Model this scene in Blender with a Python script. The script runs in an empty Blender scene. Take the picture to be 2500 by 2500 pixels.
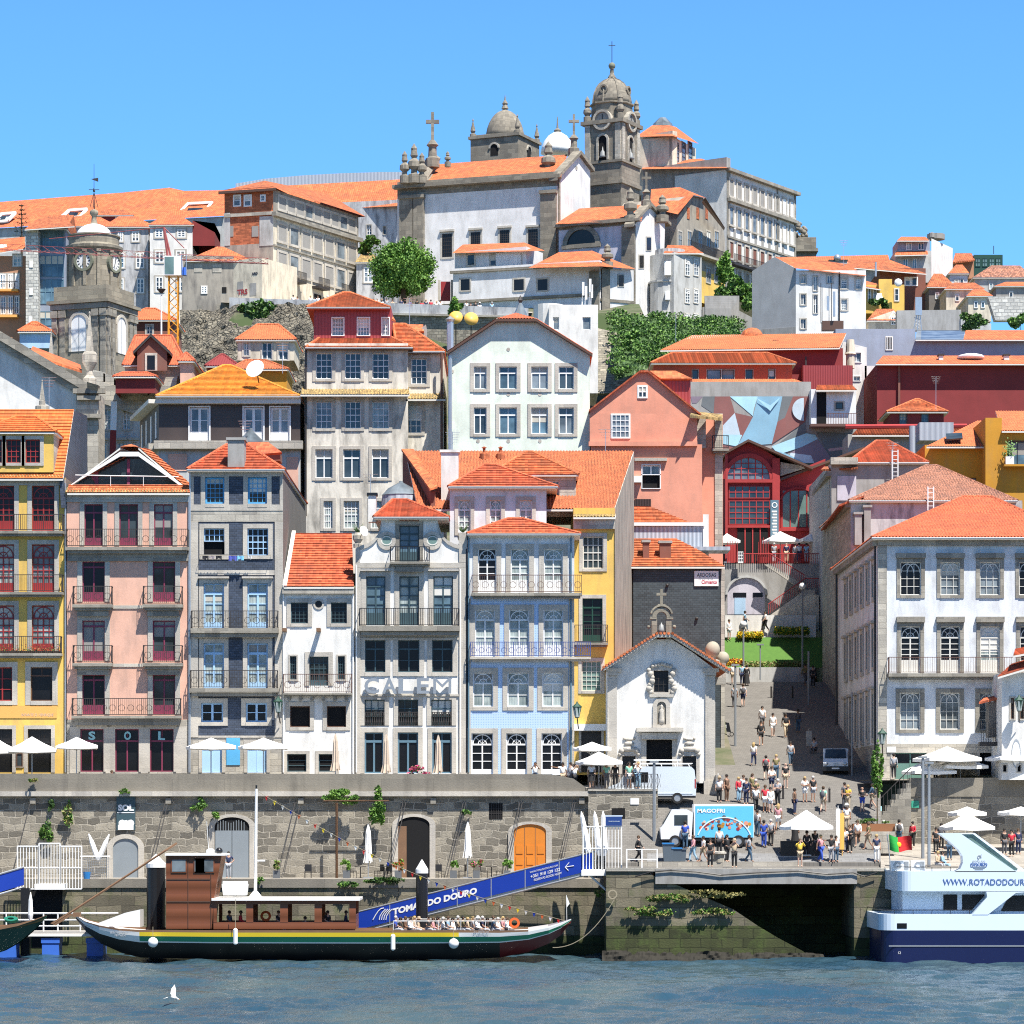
import bpy,math,random
import numpy as np
from mathutils import Vector,Matrix,noise
R=math.radians
rnd=random.Random(7)
S=bpy.context.scene
COL=S.collection
# ------------------------------------------------------------------ camera, sky, sun, exposure
F,HC,HY=7800.0,8.6,2000.0  # focal length in photo pixels, eye height over the water, horizon row
cam=bpy.data.objects.new('camera',bpy.data.cameras.new('camera'))
COL.objects.link(cam);S.camera=cam
cam.location=(0,0,HC);cam.rotation_euler=(R(90),0,0)
cam.data.sensor_width=36;cam.data.lens=F/2500*36
cam.data.shift_y=(HY-1250)/2500
cam.data.clip_start=1;cam.data.clip_end=6000
SUN=Vector((-.30,.42,-1)).normalized()
w=bpy.data.worlds.new('World');S.world=w;w.use_nodes=True
nt=w.node_tree;bg=nt.nodes['Background']
sky=nt.nodes.new('ShaderNodeTexSky');sky.sky_type='NISHITA';sky.sun_disc=False
sky.sun_elevation=math.asin(-SUN.z);sky.sun_rotation=math.atan2(-SUN.x,-SUN.y)
sky.air_density=1.0;sky.dust_density=.05;sky.ozone_density=4.0;sky.altitude=200
hs=nt.nodes.new('ShaderNodeMix');hs.data_type='RGBA';hs.blend_type='MULTIPLY';hs.inputs[0].default_value=1
tcn=nt.nodes.new('ShaderNodeTexCoord');sp=nt.nodes.new('ShaderNodeSeparateXYZ');mr=nt.nodes.new('ShaderNodeMapRange');zn=nt.nodes.new('ShaderNodeMix');zn.data_type='RGBA'
mr.inputs[1].default_value=.24;mr.inputs[2].default_value=.55;zn.inputs[6].default_value=(.58,1.03,1.46,1);zn.inputs[7].default_value=(.50,.56,.62,1)  # zenith dimmed above the view to lower ambient fill, horizon kept bright blue
for a,b in((tcn.outputs[0],sp.inputs[0]),(sp.outputs[2],mr.inputs[0]),(mr.outputs[0],zn.inputs[0]),(zn.outputs[2],hs.inputs[7])):nt.links.new(a,b)
nt.links.new(sky.outputs[0],hs.inputs[6]);nt.links.new(hs.outputs[2],bg.inputs[0]);bg.inputs[1].default_value=.084
sl=bpy.data.lights.new('sun','SUN');sl.energy=5.0;sl.angle=R(.55);sl.color=(1,.95,.87)
so=bpy.data.objects.new('sun',sl);COL.objects.link(so)
so.rotation_euler=SUN.to_track_quat('-Z','Y').to_euler();so.location=(60,-60,200)
S.view_settings.view_transform='Standard';S.view_settings.look='None';S.view_settings.exposure=.92
S.view_settings.gamma=1;S.view_settings.use_curve_mapping=False
S.render.engine='CYCLES';S.cycles.max_bounces=6;S.cycles.use_denoising=False;S.cycles.adaptive_threshold=.004;S.cycles.filter_width=1.1
S.cycles.sample_clamp_indirect=3;S.cycles.blur_glossy=1
# ------------------------------------------------------------------ materials
MAT={}
class NB:
 def __init__(s,name):
  m=bpy.data.materials.new(name);m.use_nodes=True;s.m=m;s.t=m.node_tree
  s.b=s.t.nodes['Principled BSDF'];MAT[name]=m
 def n(s,ty,ins=None,**kw):
  x=s.t.nodes.new('ShaderNode'+ty)
  for k,v in kw.items():setattr(x,k,v)
  for k,v in(ins or{}).items():s.set(x.inputs[k],v)
  return x
 def set(s,sock,v):
  if isinstance(v,bpy.types.NodeSocket):s.t.links.new(v,sock)
  elif isinstance(v,tuple)and len(v)==3 and sock.type=='RGBA':sock.default_value=(*v,1)
  else:sock.default_value=v
 def uv(s,sx=1,sy=1,sz=1):
  u=s.n('UVMap');return s.n('VectorMath',{0:u.outputs[0],1:(sx,sy,sz)},operation='MULTIPLY').outputs[0]
 def obj(s,sc=1):
  g=s.n('NewGeometry');return s.n('VectorMath',{0:g.outputs['Position'],1:(sc,sc,sc)},operation='MULTIPLY').outputs[0]
 def noise(s,vec,scale=1,detail=4,rough=.55):
  return s.n('TexNoise',{'Vector':vec,'Scale':scale,'Detail':detail,'Roughness':rough}).outputs[0]
 def ramp(s,f,a,b):
  return s.n('MapRange',{0:f,1:a,2:b},clamp=True).outputs[0]
 def math(s,op,a,b=0.0,c=0.0):return s.n('Math',{0:a,1:b,2:c},operation=op).outputs[0]
 def mix(s,f,a,b,mode='MIX'):
  x=s.n('Mix',data_type='RGBA',blend_type=mode)
  s.set(x.inputs[0],f);s.set(x.inputs[6],a);s.set(x.inputs[7],b);return x.outputs[2]
 def bump(s,h,st=.4,d=.05):
  s.set(s.b.inputs['Normal'],s.n('Bump',{'Height':h,'Strength':st,'Distance':d}).outputs[0])
 def out(s,col,rough=.85,**kw):
  s.set(s.b.inputs['Base Color'],col);s.set(s.b.inputs['Roughness'],rough)
  for k,v in kw.items():s.set(s.b.inputs[k.replace('_',' ')],v)
  return s.m
def dk(c,k):return tuple(x*k for x in c)
def plain(name,c,rough=.6,var=.12,**kw):
 b=NB(name);n=b.noise(b.obj(),1.3)
 return b.out(b.mix(n,dk(c,1-var),dk(c,1+var)),rough,**kw)
def plaster(name,c,dirt=.35,grime=(.16,.15,.13)):
 b=NB(name);u=b.uv()
 big=b.noise(u,.35,6,.65);st=b.noise(b.uv(1.3,.3),1.0,6,.65);fine=b.noise(u,6,3)
 col=b.mix(b.ramp(big,.35,.7),c,dk(c,.78))
 col=b.mix(b.math('MULTIPLY',b.ramp(st,.46,.74),min(1,dirt*1.25)),col,grime)
 spot=b.math('MULTIPLY',b.ramp(b.noise(u,.9,8,.7),.6,.74),dirt*.8)
 col=b.mix(spot,col,dk(grime,1.4));b.bump(fine,.25,.02)
 return b.out(col,.9)
def ashlar(name,c,bw=.95,bh=.42,mort=.012,mk=.55,var=.22,dist=.0,bmp=.5,moss=0.0):
 b=NB(name);u=b.uv()
 if dist:
  nz=b.n('TexNoise',{'Vector':u,'Scale':1.1,'Detail':3}).outputs[1]
  o=b.n('VectorMath',{0:nz,1:(.5,.5,.5)},operation='SUBTRACT').outputs[0]
  o=b.n('VectorMath',{0:o,3:dist},operation='SCALE').outputs[0]
  u=b.n('VectorMath',{0:u,1:o},operation='ADD').outputs[0]
 br=b.n('TexBrick',{'Vector':u,'Color1':(.0,.0,.0),'Color2':(1.,1.,1.),'Mortar':(.5,.5,.5),'Scale':1.0,'Mortar Size':mort,'Mortar Smooth':.35 if dist else .1,'Bias':0.0,'Brick Width':bw,'Row Height':bh})
 col=b.mix(br.outputs[0],dk(c,1-var),tuple(min(1,x*(1+var))*(1,.99,.96)[i]for i,x in enumerate(c)))
 n1=b.noise(b.uv(),.5,6,.7);n2=b.noise(b.uv(1.5,.15),1,5,.6)
 col=b.mix(b.math('MULTIPLY',b.ramp(n1,.42,.72),.5),col,dk(c,.45))
 col=b.mix(b.math('MULTIPLY',b.ramp(n2,.52,.75),.45),col,dk(c,.38))
 col=b.mix(b.math('MULTIPLY',br.outputs[1],.85),col,dk(c,mk))
 if moss:
  g=b.math('MULTIPLY',b.ramp(b.noise(b.uv(),.8,7,.7),.5,.65),moss)
  col=b.mix(g,col,(.07,.10,.022))
 fine=b.noise(b.uv(),9,4);h=b.math('ADD',b.math('MULTIPLY',fine,.5),b.math('SUBTRACT',1.0,br.outputs[1]))
 b.bump(h,bmp,.06)
 return b.out(col,.92)
def tiles(name,c,var=.28,pale=.25,pit=.22,row=.36,flat=False):
 b=NB(name);sep=b.n('SeparateXYZ',{0:b.uv()});ux,uy=sep.outputs[0],sep.outputs[1]
 cu=b.math('FLOOR',b.math('DIVIDE',ux,pit));fv=b.math('DIVIDE',uy,row);cv=b.math('FLOOR',fv)
 wn=b.n('TexWhiteNoise',{'Vector':b.n('CombineXYZ',{0:cu,1:cv}).outputs[0]},noise_dimensions='2D').outputs[0]
 col=b.mix(wn,dk(c,1-var*1.5),dk(c,1+var*1.3))
 big=b.noise(b.uv(),.45,7,.65)
 col=b.mix(b.math('MULTIPLY',b.ramp(big,.45,.66),.75),col,(c[0]*.48,c[1]*.62,c[2]*.85))
 col=b.mix(b.math('MULTIPLY',b.ramp(b.noise(b.uv(2.5,.3),1,5,.7),.5,.75),.4),col,dk(c,.6))
 col=b.mix(b.math('MULTIPLY',b.ramp(b.noise(b.uv(1,.5),2.2,6,.75),.62,.72),pale),col,(.55,.48,.42))
 saw=b.math('FRACT',fv);rib=b.math('ABSOLUTE',b.math('SINE',b.math('MULTIPLY',ux,math.pi/pit)))
 h=b.math('ADD',b.math('MULTIPLY',b.math('SUBTRACT',1.0,saw),.7),b.math('MULTIPLY',rib,0.25 if flat else 1.0))
 h=b.math('ADD',h,b.math('MULTIPLY',b.noise(b.uv(),8),.3))
 b.bump(h,.9,.06)
 return b.out(col,.85)
def scales(name,c,bw=.3,bh=.16):
 b=NB(name);u=b.uv()
 br=b.n('TexBrick',{'Vector':u,'Color1':dk(c,.75),'Color2':dk(c,1.3),'Mortar':dk(c,.35),'Scale':1.0,'Mortar Size':.012,'Mortar Smooth':.3,'Brick Width':bw,'Row Height':bh})
 col=b.mix(b.math('MULTIPLY',b.ramp(b.noise(u,.5,6,.7),.45,.75),.5),br.outputs[0],dk(c,1.7))
 b.bump(b.math('SUBTRACT',1.0,br.outputs[1]),.5,.03);return b.out(col,.6)
def azulejo(name):
 b=NB(name);sep=b.n('SeparateXYZ',{0:b.uv()});k=math.pi*2/.165
 s1=b.math('COSINE',b.math('MULTIPLY',sep.outputs[0],k));s2=b.math('COSINE',b.math('MULTIPLY',sep.outputs[1],k))
 p=b.ramp(b.math('ADD',s1,s2),.55,.95);q=b.ramp(b.math('ADD',s1,s2),-1.35,-1.0)
 col=b.mix(p,(.27,.43,.72),(.07,.20,.55));col=b.mix(b.math('SUBTRACT',1.0,q),(.46,.60,.82),col)
 col=b.mix(b.math('MULTIPLY',b.ramp(b.noise(b.uv(),.6,6,.7),.5,.8),.3),col,(.40,.46,.56))
 return b.out(col,.35)
def stripes(name,a,c,pit=.25,axis=0,rough=.5,sh=.5):
 b=NB(name);sep=b.n('SeparateXYZ',{0:b.uv()});f=b.math('FRACT',b.math('DIVIDE',sep.outputs[axis],pit))
 col=b.mix(b.math('LESS_THAN',f,sh),a,c);b.bump(b.math('SINE',b.math('MULTIPLY',f,6.283)),.4,.04)
 return b.out(b.mix(b.math('MULTIPLY',b.noise(b.uv(),.8,5),.35),col,dk(a,.6)),rough)
def glassy(name,c,rough=.06,v=.5):
 b=NB(name);n=b.noise(b.obj(),.55,3)
 return b.out(b.mix(b.ramp(n,.35,.65),dk(c,1-v),dk(c,1+v)),rough,IOR=1.5)
def curtain(name,c):
 b=NB(name);s=b.n('SeparateXYZ',{0:b.uv()});f=b.math('SINE',b.math('MULTIPLY',s.outputs[0],34))
 n=b.noise(b.uv(.9,.5),1.4,2);col=b.mix(b.ramp(n,.40,.68),c,(.16,.20,.20));b.bump(f,.3,.03)
 return b.out(col,.12,IOR=1.5)
def make_materials():
 plaster('white_wall',(.80,.785,.745),.3);plaster('old_white_wall',(.76,.71,.61),.75);plaster('blue_white_wall',(.74,.76,.78),.35)
 plaster('mint_wall',(.80,.87,.75),.2);plaster('yellow_wall',(.80,.52,.12),.3);plaster('pink_wall',(.79,.46,.34),.3)
 plaster('salmon_wall',(.74,.31,.205),.22);plaster('grey_wall',(.36,.365,.37),.2);plaster('red_wall',(.24,.034,.034),.12,(.12,.03,.03))
 plaster('orange_red_wall',(.62,.10,.045),.2);plaster('ochre_wall',(.56,.27,.025),.2);plaster('concrete',(.36,.35,.33),.55)
 plaster('stained_wall',(.55,.55,.55),.8,(.10,.10,.11));plaster('cream_wall',(.72,.64,.50),.6);plaster('blue_grey_wall',(.30,.34,.42),.2)
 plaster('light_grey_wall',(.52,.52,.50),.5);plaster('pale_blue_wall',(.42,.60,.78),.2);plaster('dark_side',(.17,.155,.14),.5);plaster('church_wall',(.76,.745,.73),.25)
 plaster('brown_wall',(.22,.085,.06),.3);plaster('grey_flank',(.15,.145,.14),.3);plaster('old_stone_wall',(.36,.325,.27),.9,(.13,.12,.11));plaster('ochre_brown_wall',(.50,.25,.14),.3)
 plaster('market_red',(.42,.045,.045),.15,(.15,.03,.03));plaster('lilac_wall',(.60,.57,.64),.4)
 ashlar('granite',(.43,.40,.345));ashlar('granite_trim',(.50,.465,.41),1.3,2.0,.006,.8,.12);ashlar('dark_granite',(.29,.27,.23),1.0,.45,.01,.6,.25)
 ashlar('tower_granite',(.28,.25,.195),1.1,.5,.012,.55,.2);ashlar('church_granite',(.24,.215,.175),1.1,.55,.012,.6,.25)
 ashlar('quay_stone',(.25,.227,.185),.85,.46,.04,1.6,.5,.55,1.0);ashlar('quay_front',(.17,.15,.105),1.6,.62,.02,.45,.4,.2,.8,.55)
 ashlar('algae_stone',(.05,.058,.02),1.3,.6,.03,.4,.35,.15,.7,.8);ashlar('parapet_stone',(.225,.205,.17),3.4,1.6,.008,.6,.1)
 ashlar('rubble',(.30,.27,.215),.6,.35,.03,.55,.35,.35,.8,.2);ashlar('red_brick',(.42,.13,.06),.5,.22,.012,.9,.35)
 ashlar('white_stone',(.55,.54,.50),.7,.4,.05,.55,.25,.3,.6)
 tiles('tile_orange',(.54,.15,.052),flat=True);tiles('tile_red',(.52,.115,.045),.28,.55,flat=True);tiles('tile_bright',(.66,.17,.04),.16,.1,flat=True)
 tiles('tile_brown',(.36,.155,.095),.4,.8);tiles('tile_golden',(.72,.28,.035),.2,.15,flat=True);tiles('tile_far',(.56,.145,.05),.2,.2,.3,.5)
 tiles('tile_dull',(.46,.125,.045),.3,.22,.25,.4);tiles('tile_mossy',(.36,.24,.09),.45,.4)
 scales('slate',(.045,.06,.09));scales('slate_dark',(.042,.056,.064));azulejo('azulejo')
 stripes('zinc',(.34,.37,.42),(.42,.45,.50),.5);stripes('corrugated',(.36,.40,.46),(.52,.56,.62),.3)
 stripes('louver',(.035,.02,.015),(.07,.035,.025),.12);stripes('red_cladding',(.30,.04,.04),(.34,.055,.055),.25)
 stripes('boat_wood',(.17,.055,.022),(.20,.066,.027),.9,1,.4);stripes('reed_screen',(.06,.045,.04),(.09,.065,.055),.08)
 glassy('glass',(.035,.05,.06));glassy('glass_blue',(.10,.17,.22));glassy('glass_black',(.004,.004,.005),.35);curtain('glass_curtain',(.42,.48,.46))
 glassy('glass_grey',(.16,.19,.21));glassy('glass_green',(.14,.22,.20),.15,.25);plain('blocked',(.28,.27,.25),.9);plain('void_black',(.004,.004,.005),.95)
 P=plain
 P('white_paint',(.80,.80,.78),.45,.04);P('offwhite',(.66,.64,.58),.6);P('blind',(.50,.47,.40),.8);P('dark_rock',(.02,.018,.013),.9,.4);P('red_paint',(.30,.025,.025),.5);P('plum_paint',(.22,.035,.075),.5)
 P('blue_paint',(.10,.40,.70),.5);P('pale_blue_paint',(.40,.62,.86),.5,.05);P('teal_paint',(.045,.085,.10),.5);P('steel_blue',(.11,.20,.26),.5)
 P('green_paint',(.012,.06,.04),.5);P('brown_paint',(.10,.05,.03),.5);P('iron',(.035,.03,.028),.6);P('rust_iron',(.12,.06,.045),.7)
 P('blue_iron',(.05,.08,.24),.5);P('grey_paint',(.22,.24,.26),.5);P('black_paint',(.012,.012,.014),.35);P('galvanized',(.45,.47,.49),.35,.1,Metallic=.6)
 P('canvas',(.86,.85,.82),.9,.03);P('beige_canvas',(.60,.50,.40),.9);P('hull_yellow',(.85,.62,.03),.4,.03);P('hull_green',(.02,.25,.13),.4,.05)
 P('hull_white',(.78,.78,.76),.4,.05);P('hull_black',(.012,.011,.010),.5,.4);P('hull_red',(.13,.015,.015),.4,.1);P('deep_green',(.012,.05,.03),.4)
 P('navy',(.006,.012,.065),.35,.06);P('ship_white',(.66,.76,.86),.3,.03);P('gangway_blue',(.008,.04,.33),.4,.04);P('float_blue',(.05,.16,.62),.4)
 P('orange_door',(.62,.20,.02),.5,.15);P('grey_door',(.22,.25,.27),.7,.1);P('green_door',(.13,.25,.21),.6,.06);P('rope',(.34,.29,.2),.9);P('crane_red',(.32,.08,.075),.6)
 P('crane_yellow',(.72,.30,.015),.5);P('bell_bronze',(.22,.23,.23),.4);P('sign_green',(.04,.33,.22),.5,.03);P('teal_letter',(.28,.55,.58),.5,.02)
 P('dish_orange',(.80,.46,.10),.5,.05);P('plastic_blue',(.03,.2,.5),.4);P('bin_grey',(.10,.13,.16),.5);P('tyre',(.014,.014,.014),.8);P('car_white',(.74,.75,.76),.25,.02)
 P('car_silver',(.58,.64,.70),.25,.02);P('flower_pink',(.55,.08,.18),.8,.4);P('flower_yellow',(.75,.50,.02),.8,.3);P('flower_orange',(.6,.12,.03),.8,.4)
 P('soil',(.07,.05,.035),.95);P('corten',(.25,.11,.05),.9);P('text_dark',(.03,.035,.05),.6);P('text_red',(.5,.02,.05),.6);P('text_blue',(.05,.12,.35),.6);P('text_grey',(.30,.33,.36),.6)
 P('flag_green',(.02,.35,.05),.8,.1);P('flag_red',(.62,.02,.02),.8,.1);P('truck_blue',(.12,.50,.78),.35,.05);P('orange_ring',(.72,.14,.03),.5,.05)
 P('sign_blue',(.015,.05,.20),.5);P('panel_orange',(.75,.38,.10),.8,.05);P('wood',(.20,.11,.06),.8,.3);P('teak',(.42,.40,.38),.8);P('stone_ball',(.36,.33,.26),.9,.2)
 P('dome_white',(.72,.72,.70),.8,.12);P('grey_dome',(.27,.255,.23),.6,.2);P('verdigris',(.17,.18,.13),.8,.2);P('chair_black',(.02,.02,.022),.5);P('pot_grey',(.11,.12,.13),.8)
 for n,c in dict(m_blue=(.26,.48,.62),m_pale=(.42,.70,.82),m_maroon=(.27,.11,.10),m_slate=(.16,.18,.19),m_grey=(.30,.36,.42),m_mauve=(.25,.20,.25),m_pink=(.55,.36,.36),m_white=(.56,.68,.76)).items():
  plaster('mural_'+n[2:],c,.12)
  # ground surfaces
 for nm,c,k in(('cobble',(.165,.155,.14),.16),('paving',(.33,.30,.255),.6),('asphalt',(.20,.20,.20),.3)):
  b=NB(nm);g=b.n('NewGeometry').outputs['Position']
  br=b.n('TexBrick',{'Vector':g,'Color1':dk(c,.85),'Color2':dk(c,1.15),'Mortar':dk(c,.6),'Scale':1.0,'Mortar Size':.012,'Brick Width':k*1.6,'Row Height':k})
  col=b.mix(b.math('MULTIPLY',b.ramp(b.noise(g,.35,6,.65),.4,.75),.45),br.outputs[0],dk(c,.62));b.out(col,.9)
 b=NB('hill_ground');g=b.obj();n=b.noise(g,.12,8,.7)
 b.out(b.mix(b.ramp(n,.4,.6),(.16,.14,.10),(.05,.075,.025)),.95)
 b=NB('cliff_rock');n=b.noise(b.obj(),.45,9,.75);v=b.n('TexVoronoi',{'Vector':b.obj(),'Scale':1.9},feature='DISTANCE_TO_EDGE').outputs[0]
 col=b.mix(b.ramp(n,.35,.65),(.09,.08,.062),(.30,.27,.205));col=b.mix(b.math('MULTIPLY',b.ramp(v,.08,0),.6),col,(.07,.065,.05))
 b.bump(b.math('ADD',n,b.ramp(v,0,.15)),1,.4);b.out(col,.95)
 b=NB('grass_green');n=b.noise(b.obj(),3,6);b.out(b.mix(n,(.05,.125,.018),(.085,.19,.028)),.9)
 for nm,a,c in(('leaf_bright',(.065,.17,.02),(.18,.32,.045)),('leaf_mid',(.05,.14,.02),(.14,.27,.04)),('leaf_dark',(.025,.07,.018),(.07,.13,.03)),('leaf_dry',(.16,.15,.05),(.30,.27,.09)),('leaf_pine',(.012,.03,.022),(.03,.06,.035))):
  b=NB(nm);n=b.noise(b.obj(),1.6,5);w_=b.n('ObjectInfo').outputs[5]
  b.out(b.mix(b.ramp(n,.3,.7),a,c),.65,Subsurface_Weight=0.0)
 plain('bark',(.10,.075,.05),.95,.3)
 b=NB('water');g=b.n('NewGeometry').outputs['Position']
 v=b.n('VectorMath',{0:g,1:(1.2,.55,1.0)},operation='MULTIPLY').outputs[0]
 n=b.math('ADD',b.noise(v,1.3,6,.6),b.math('MULTIPLY',b.noise(v,4.5,4),.45));b.bump(n,.85,.17)
 col=b.mix(b.ramp(b.noise(v,.09,4),.4,.65),(.022,.062,.098),(.055,.095,.108))
 b.out(col,.12,IOR=1.33)
make_materials()
def solid(name,c,rough=.8):
 if name not in MAT:plain(name,c,rough,.08)
 return name
 # ------------------------------------------------------------------ photo pixel -> place
def X(px,d):return(px-1250)*d/F
def Z(py,d):return HC-(py-HY)*d/F
def PT(px,py,d):return Vector((X(px,d),d,Z(py,d)))
def mpp(d):return d/F
class Fr:
 """a vertical wall plane: u runs along it, w out of it, z up"""
 def __init__(s,pa,da,pb,db):
  s.a=Vector((X(pa,da),da));b=Vector((X(pb,db),db));s.L=(b-s.a).length;s.u=(b-s.a)/s.L
  s.w=Vector((s.u.y,-s.u.x))
 def U(s,px):
  k=(px-1250)/F;return(k*s.a.y-s.a.x)/(s.u.x-k*s.u.y)
 def D(s,px):return s.a.y+s.U(px)*s.u.y
 def Zp(s,px,py):return Z(py,s.D(px))
 def p(s,u,w,z):
  q=s.a+s.u*u+s.w*w;return Vector((q.x,q.y,z))
 def shift(s,w):
  f=Fr.__new__(Fr);f.a=s.a+s.w*w;f.u=s.u;f.w=s.w;f.L=s.L;return f
class WF(Fr):
 def __init__(s,x=0,y=0,rz=0):
  s.a=Vector((x,y));s.u=Vector((math.cos(rz),math.sin(rz)));s.w=Vector((s.u.y,-s.u.x));s.L=1
  # ------------------------------------------------------------------ mesh builder
class MB:
 def __init__(s,mat=None):
  s.v=[];s.f=[];s.mi=[];s.sm=[];s.mats=[];s.c=0;s.smooth=False
  if mat:s.mat(mat)
 def mat(s,n):
  if n not in s.mats:s.mats.append(n)
  s.c=s.mats.index(n);return s
 def poly(s,pts):
  i=len(s.v);s.v+=[tuple(p)for p in pts];s.f.append(tuple(range(i,i+len(pts))));s.mi.append(s.c);s.sm.append(s.smooth)
 def faces(s,pts,fs):
  i=len(s.v);s.v+=[tuple(p)for p in pts]
  for f in fs:s.f.append(tuple(i+k for k in f));s.mi.append(s.c);s.sm.append(s.smooth)
 def hexa(s,P):s.faces(P,[(0,1,2,3),(7,6,5,4),(0,4,5,1),(1,5,6,2),(2,6,7,3),(3,7,4,0)])
 def box(s,fr,u0,u1,w0,w1,z0,z1):
  s.hexa([fr.p(u0,w1,z0),fr.p(u1,w1,z0),fr.p(u1,w1,z1),fr.p(u0,w1,z1),fr.p(u0,w0,z0),fr.p(u1,w0,z0),fr.p(u1,w0,z1),fr.p(u0,w0,z1)])
 def prism(s,pts,off):
  n=len(pts);q=[Vector(p)+off for p in pts]
  s.faces(list(pts)+q,[tuple(range(n)),tuple(range(2*n-1,n-1,-1))]+[(i,(i+1)%n,n+(i+1)%n,n+i)for i in range(n)])
 def tube(s,p,q,r,r2=None,n=6,cap=True):
  p,q=Vector(p),Vector(q);r2=r if r2 is None else r2;d=(q-p)
  if d.length<1e-6:return
  d.normalize();a=d.orthogonal().normalized();b=d.cross(a);L=[]
  for c,rr in((p,r),(q,r2)):
   for i in range(n):
    t=2*math.pi*i/n;L.append(c+(a*math.cos(t)+b*math.sin(t))*rr)
  fs=[(i,(i+1)%n,n+(i+1)%n,n+i)for i in range(n)]
  if cap:fs+=[tuple(range(n-1,-1,-1)),tuple(range(n,2*n))]
  s.faces(L,fs)
 def path(s,pts,r,n=5):
  for a,b in zip(pts,pts[1:]):s.tube(a,b,r,n=n)
 def lathe(s,c,prof,n=12,a0=0.0,sx=1,sy=1,rz=0):
  c=Vector(c);L=[];m=len(prof)
  for r,z in prof:
   for i in range(n):
    t=a0+2*math.pi*i/n;x,y=r*math.cos(t)*sx,r*math.sin(t)*sy
    L.append(c+Vector((x*math.cos(rz)-y*math.sin(rz),x*math.sin(rz)+y*math.cos(rz),z)))
  fs=[(j*n+i,j*n+(i+1)%n,(j+1)*n+(i+1)%n,(j+1)*n+i)for j in range(m-1)for i in range(n)]
  fs+=[tuple(range(n-1,-1,-1)),tuple(range((m-1)*n,m*n))]
  s.faces(L,fs)
 def ball(s,c,r,n=10,m=7,sx=1,sy=1,sz=1):
  o=s.smooth;s.smooth=True
  s.lathe(c,[(max(1e-3,r*math.sin(math.pi*j/m)),-r*sz*math.cos(math.pi*j/m))for j in range(m+1)],n,0,sx,sy);s.smooth=o
 def ring(s,fr,u,z,r0,r1,w0,w1,n=20,a0=0,a1=2*math.pi,ez=1.0):
  for i in range(n):
   t,t2=a0+(a1-a0)*i/n,a0+(a1-a0)*(i+1)/n;Pn=[]
   for ww in(w1,w0):
    for(rr,tt)in((r0,t),(r1,t),(r1,t2),(r0,t2)):Pn.append(fr.p(u+rr*math.cos(tt),ww,z+rr*math.sin(tt)*ez))
   s.hexa(Pn)
 def disc(s,fr,u,z,r,w,n=20,ez=1.0,a0=0,a1=2*math.pi):
  s.poly([fr.p(u+r*math.cos(a0+(a1-a0)*i/n),w,z+r*math.sin(a0+(a1-a0)*i/n)*ez)for i in range(n+(0 if a1-a0>6.2 else 1))])
 def build(s,name,parent=None,origin=None,**props):
  me=bpy.data.meshes.new(name);o=Vector(origin)if origin is not None else Vector((0,0,0))
  base=Vector(parent['_o'])if parent is not None and '_o' in parent else Vector((0,0,0))
  va=np.array(s.v,dtype=np.float64).reshape(-1,3)-np.array(base if parent is not None else o)
  me.from_pydata(va.tolist(),[],s.f)
  for m in s.mats:me.materials.append(MAT[m])
  me.polygons.foreach_set('material_index',s.mi);me.polygons.foreach_set('use_smooth',s.sm)
  np_=len(me.polygons);nl=len(me.loops)
  nr=np.empty(np_*3);me.polygons.foreach_get('normal',nr);nr=nr.reshape(-1,3)
  lt=np.empty(np_,dtype=np.int32);me.polygons.foreach_get('loop_total',lt)
  lv=np.empty(nl,dtype=np.int32);me.loops.foreach_get('vertex_index',lv)
  ua=np.stack([-nr[:,1],nr[:,0],np.zeros(np_)],1);ln=np.linalg.norm(ua,axis=1);flat=ln<.02
  ua[flat]=(1,0,0);ln[flat]=1;ua/=ln[:,None];va2=np.cross(nr,ua)
  pi=np.repeat(np.arange(np_),lt);co=np.array(s.v,dtype=np.float64).reshape(-1,3)[lv]
  uvs=np.stack([(co*ua[pi]).sum(1),(co*va2[pi]).sum(1)],1).astype(np.float32)
  l=me.uv_layers.new(name='UVMap');l.data.foreach_set('uv',uvs.ravel());me.update()
  ob=bpy.data.objects.new(name,me);COL.objects.link(ob)
  if parent is not None:ob.parent=parent
  elif origin is not None:ob.location=o
  for k,v in props.items():ob[k]=v
  if parent is not None:ob['_o']=tuple(base)
  elif origin is not None:ob['_o']=tuple(o)
  return ob
def thing(name,label,cat,loc,group=None):
 o=bpy.data.objects.new(name,None);COL.objects.link(o);o.location=loc;o['_o']=tuple(loc);o.empty_display_size=.3
 o['label']=label;o['category']=cat
 if group:o['group']=group
 return o
def tag(o,label,cat,group=None):
 o['label']=label;o['category']=cat
 if group:o['group']=group
 return o
def struct(o):o['kind']='structure';return o
def dup(root,loc,rz=0,label=None,sc=None):
 def cp(o,par):
  c=o.copy();COL.objects.link(c)
  if par is not None:c.parent=par
  for ch in o.children:cp(ch,c)
  return c
 c=cp(root,None);c.location=loc;c.rotation_euler=(0,0,rz)
 if sc:c.scale=(sc,sc,sc)if isinstance(sc,(int,float))else sc
 if label:c['label']=label
 return c
def text_mesh(txt,size,depth=.02,bold=0.0,spacing=1.0,shear=0.0):
 c=bpy.data.curves.new('t','FONT');c.body=txt;c.size=size;c.extrude=depth;c.offset=bold;c.align_x='CENTER';c.align_y='CENTER';c.space_character=spacing;c.shear=shear
 c.resolution_u=3
 o=bpy.data.objects.new('t',c);COL.objects.link(o);dg=bpy.context.evaluated_depsgraph_get();dg.update()
 me=bpy.data.meshes.new_from_object(o.evaluated_get(dg));v=[x.co.copy()for x in me.vertices];f=[tuple(p.vertices)for p in me.polygons]
 bpy.data.objects.remove(o);bpy.data.curves.remove(c);bpy.data.meshes.remove(me);return v,f
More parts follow.
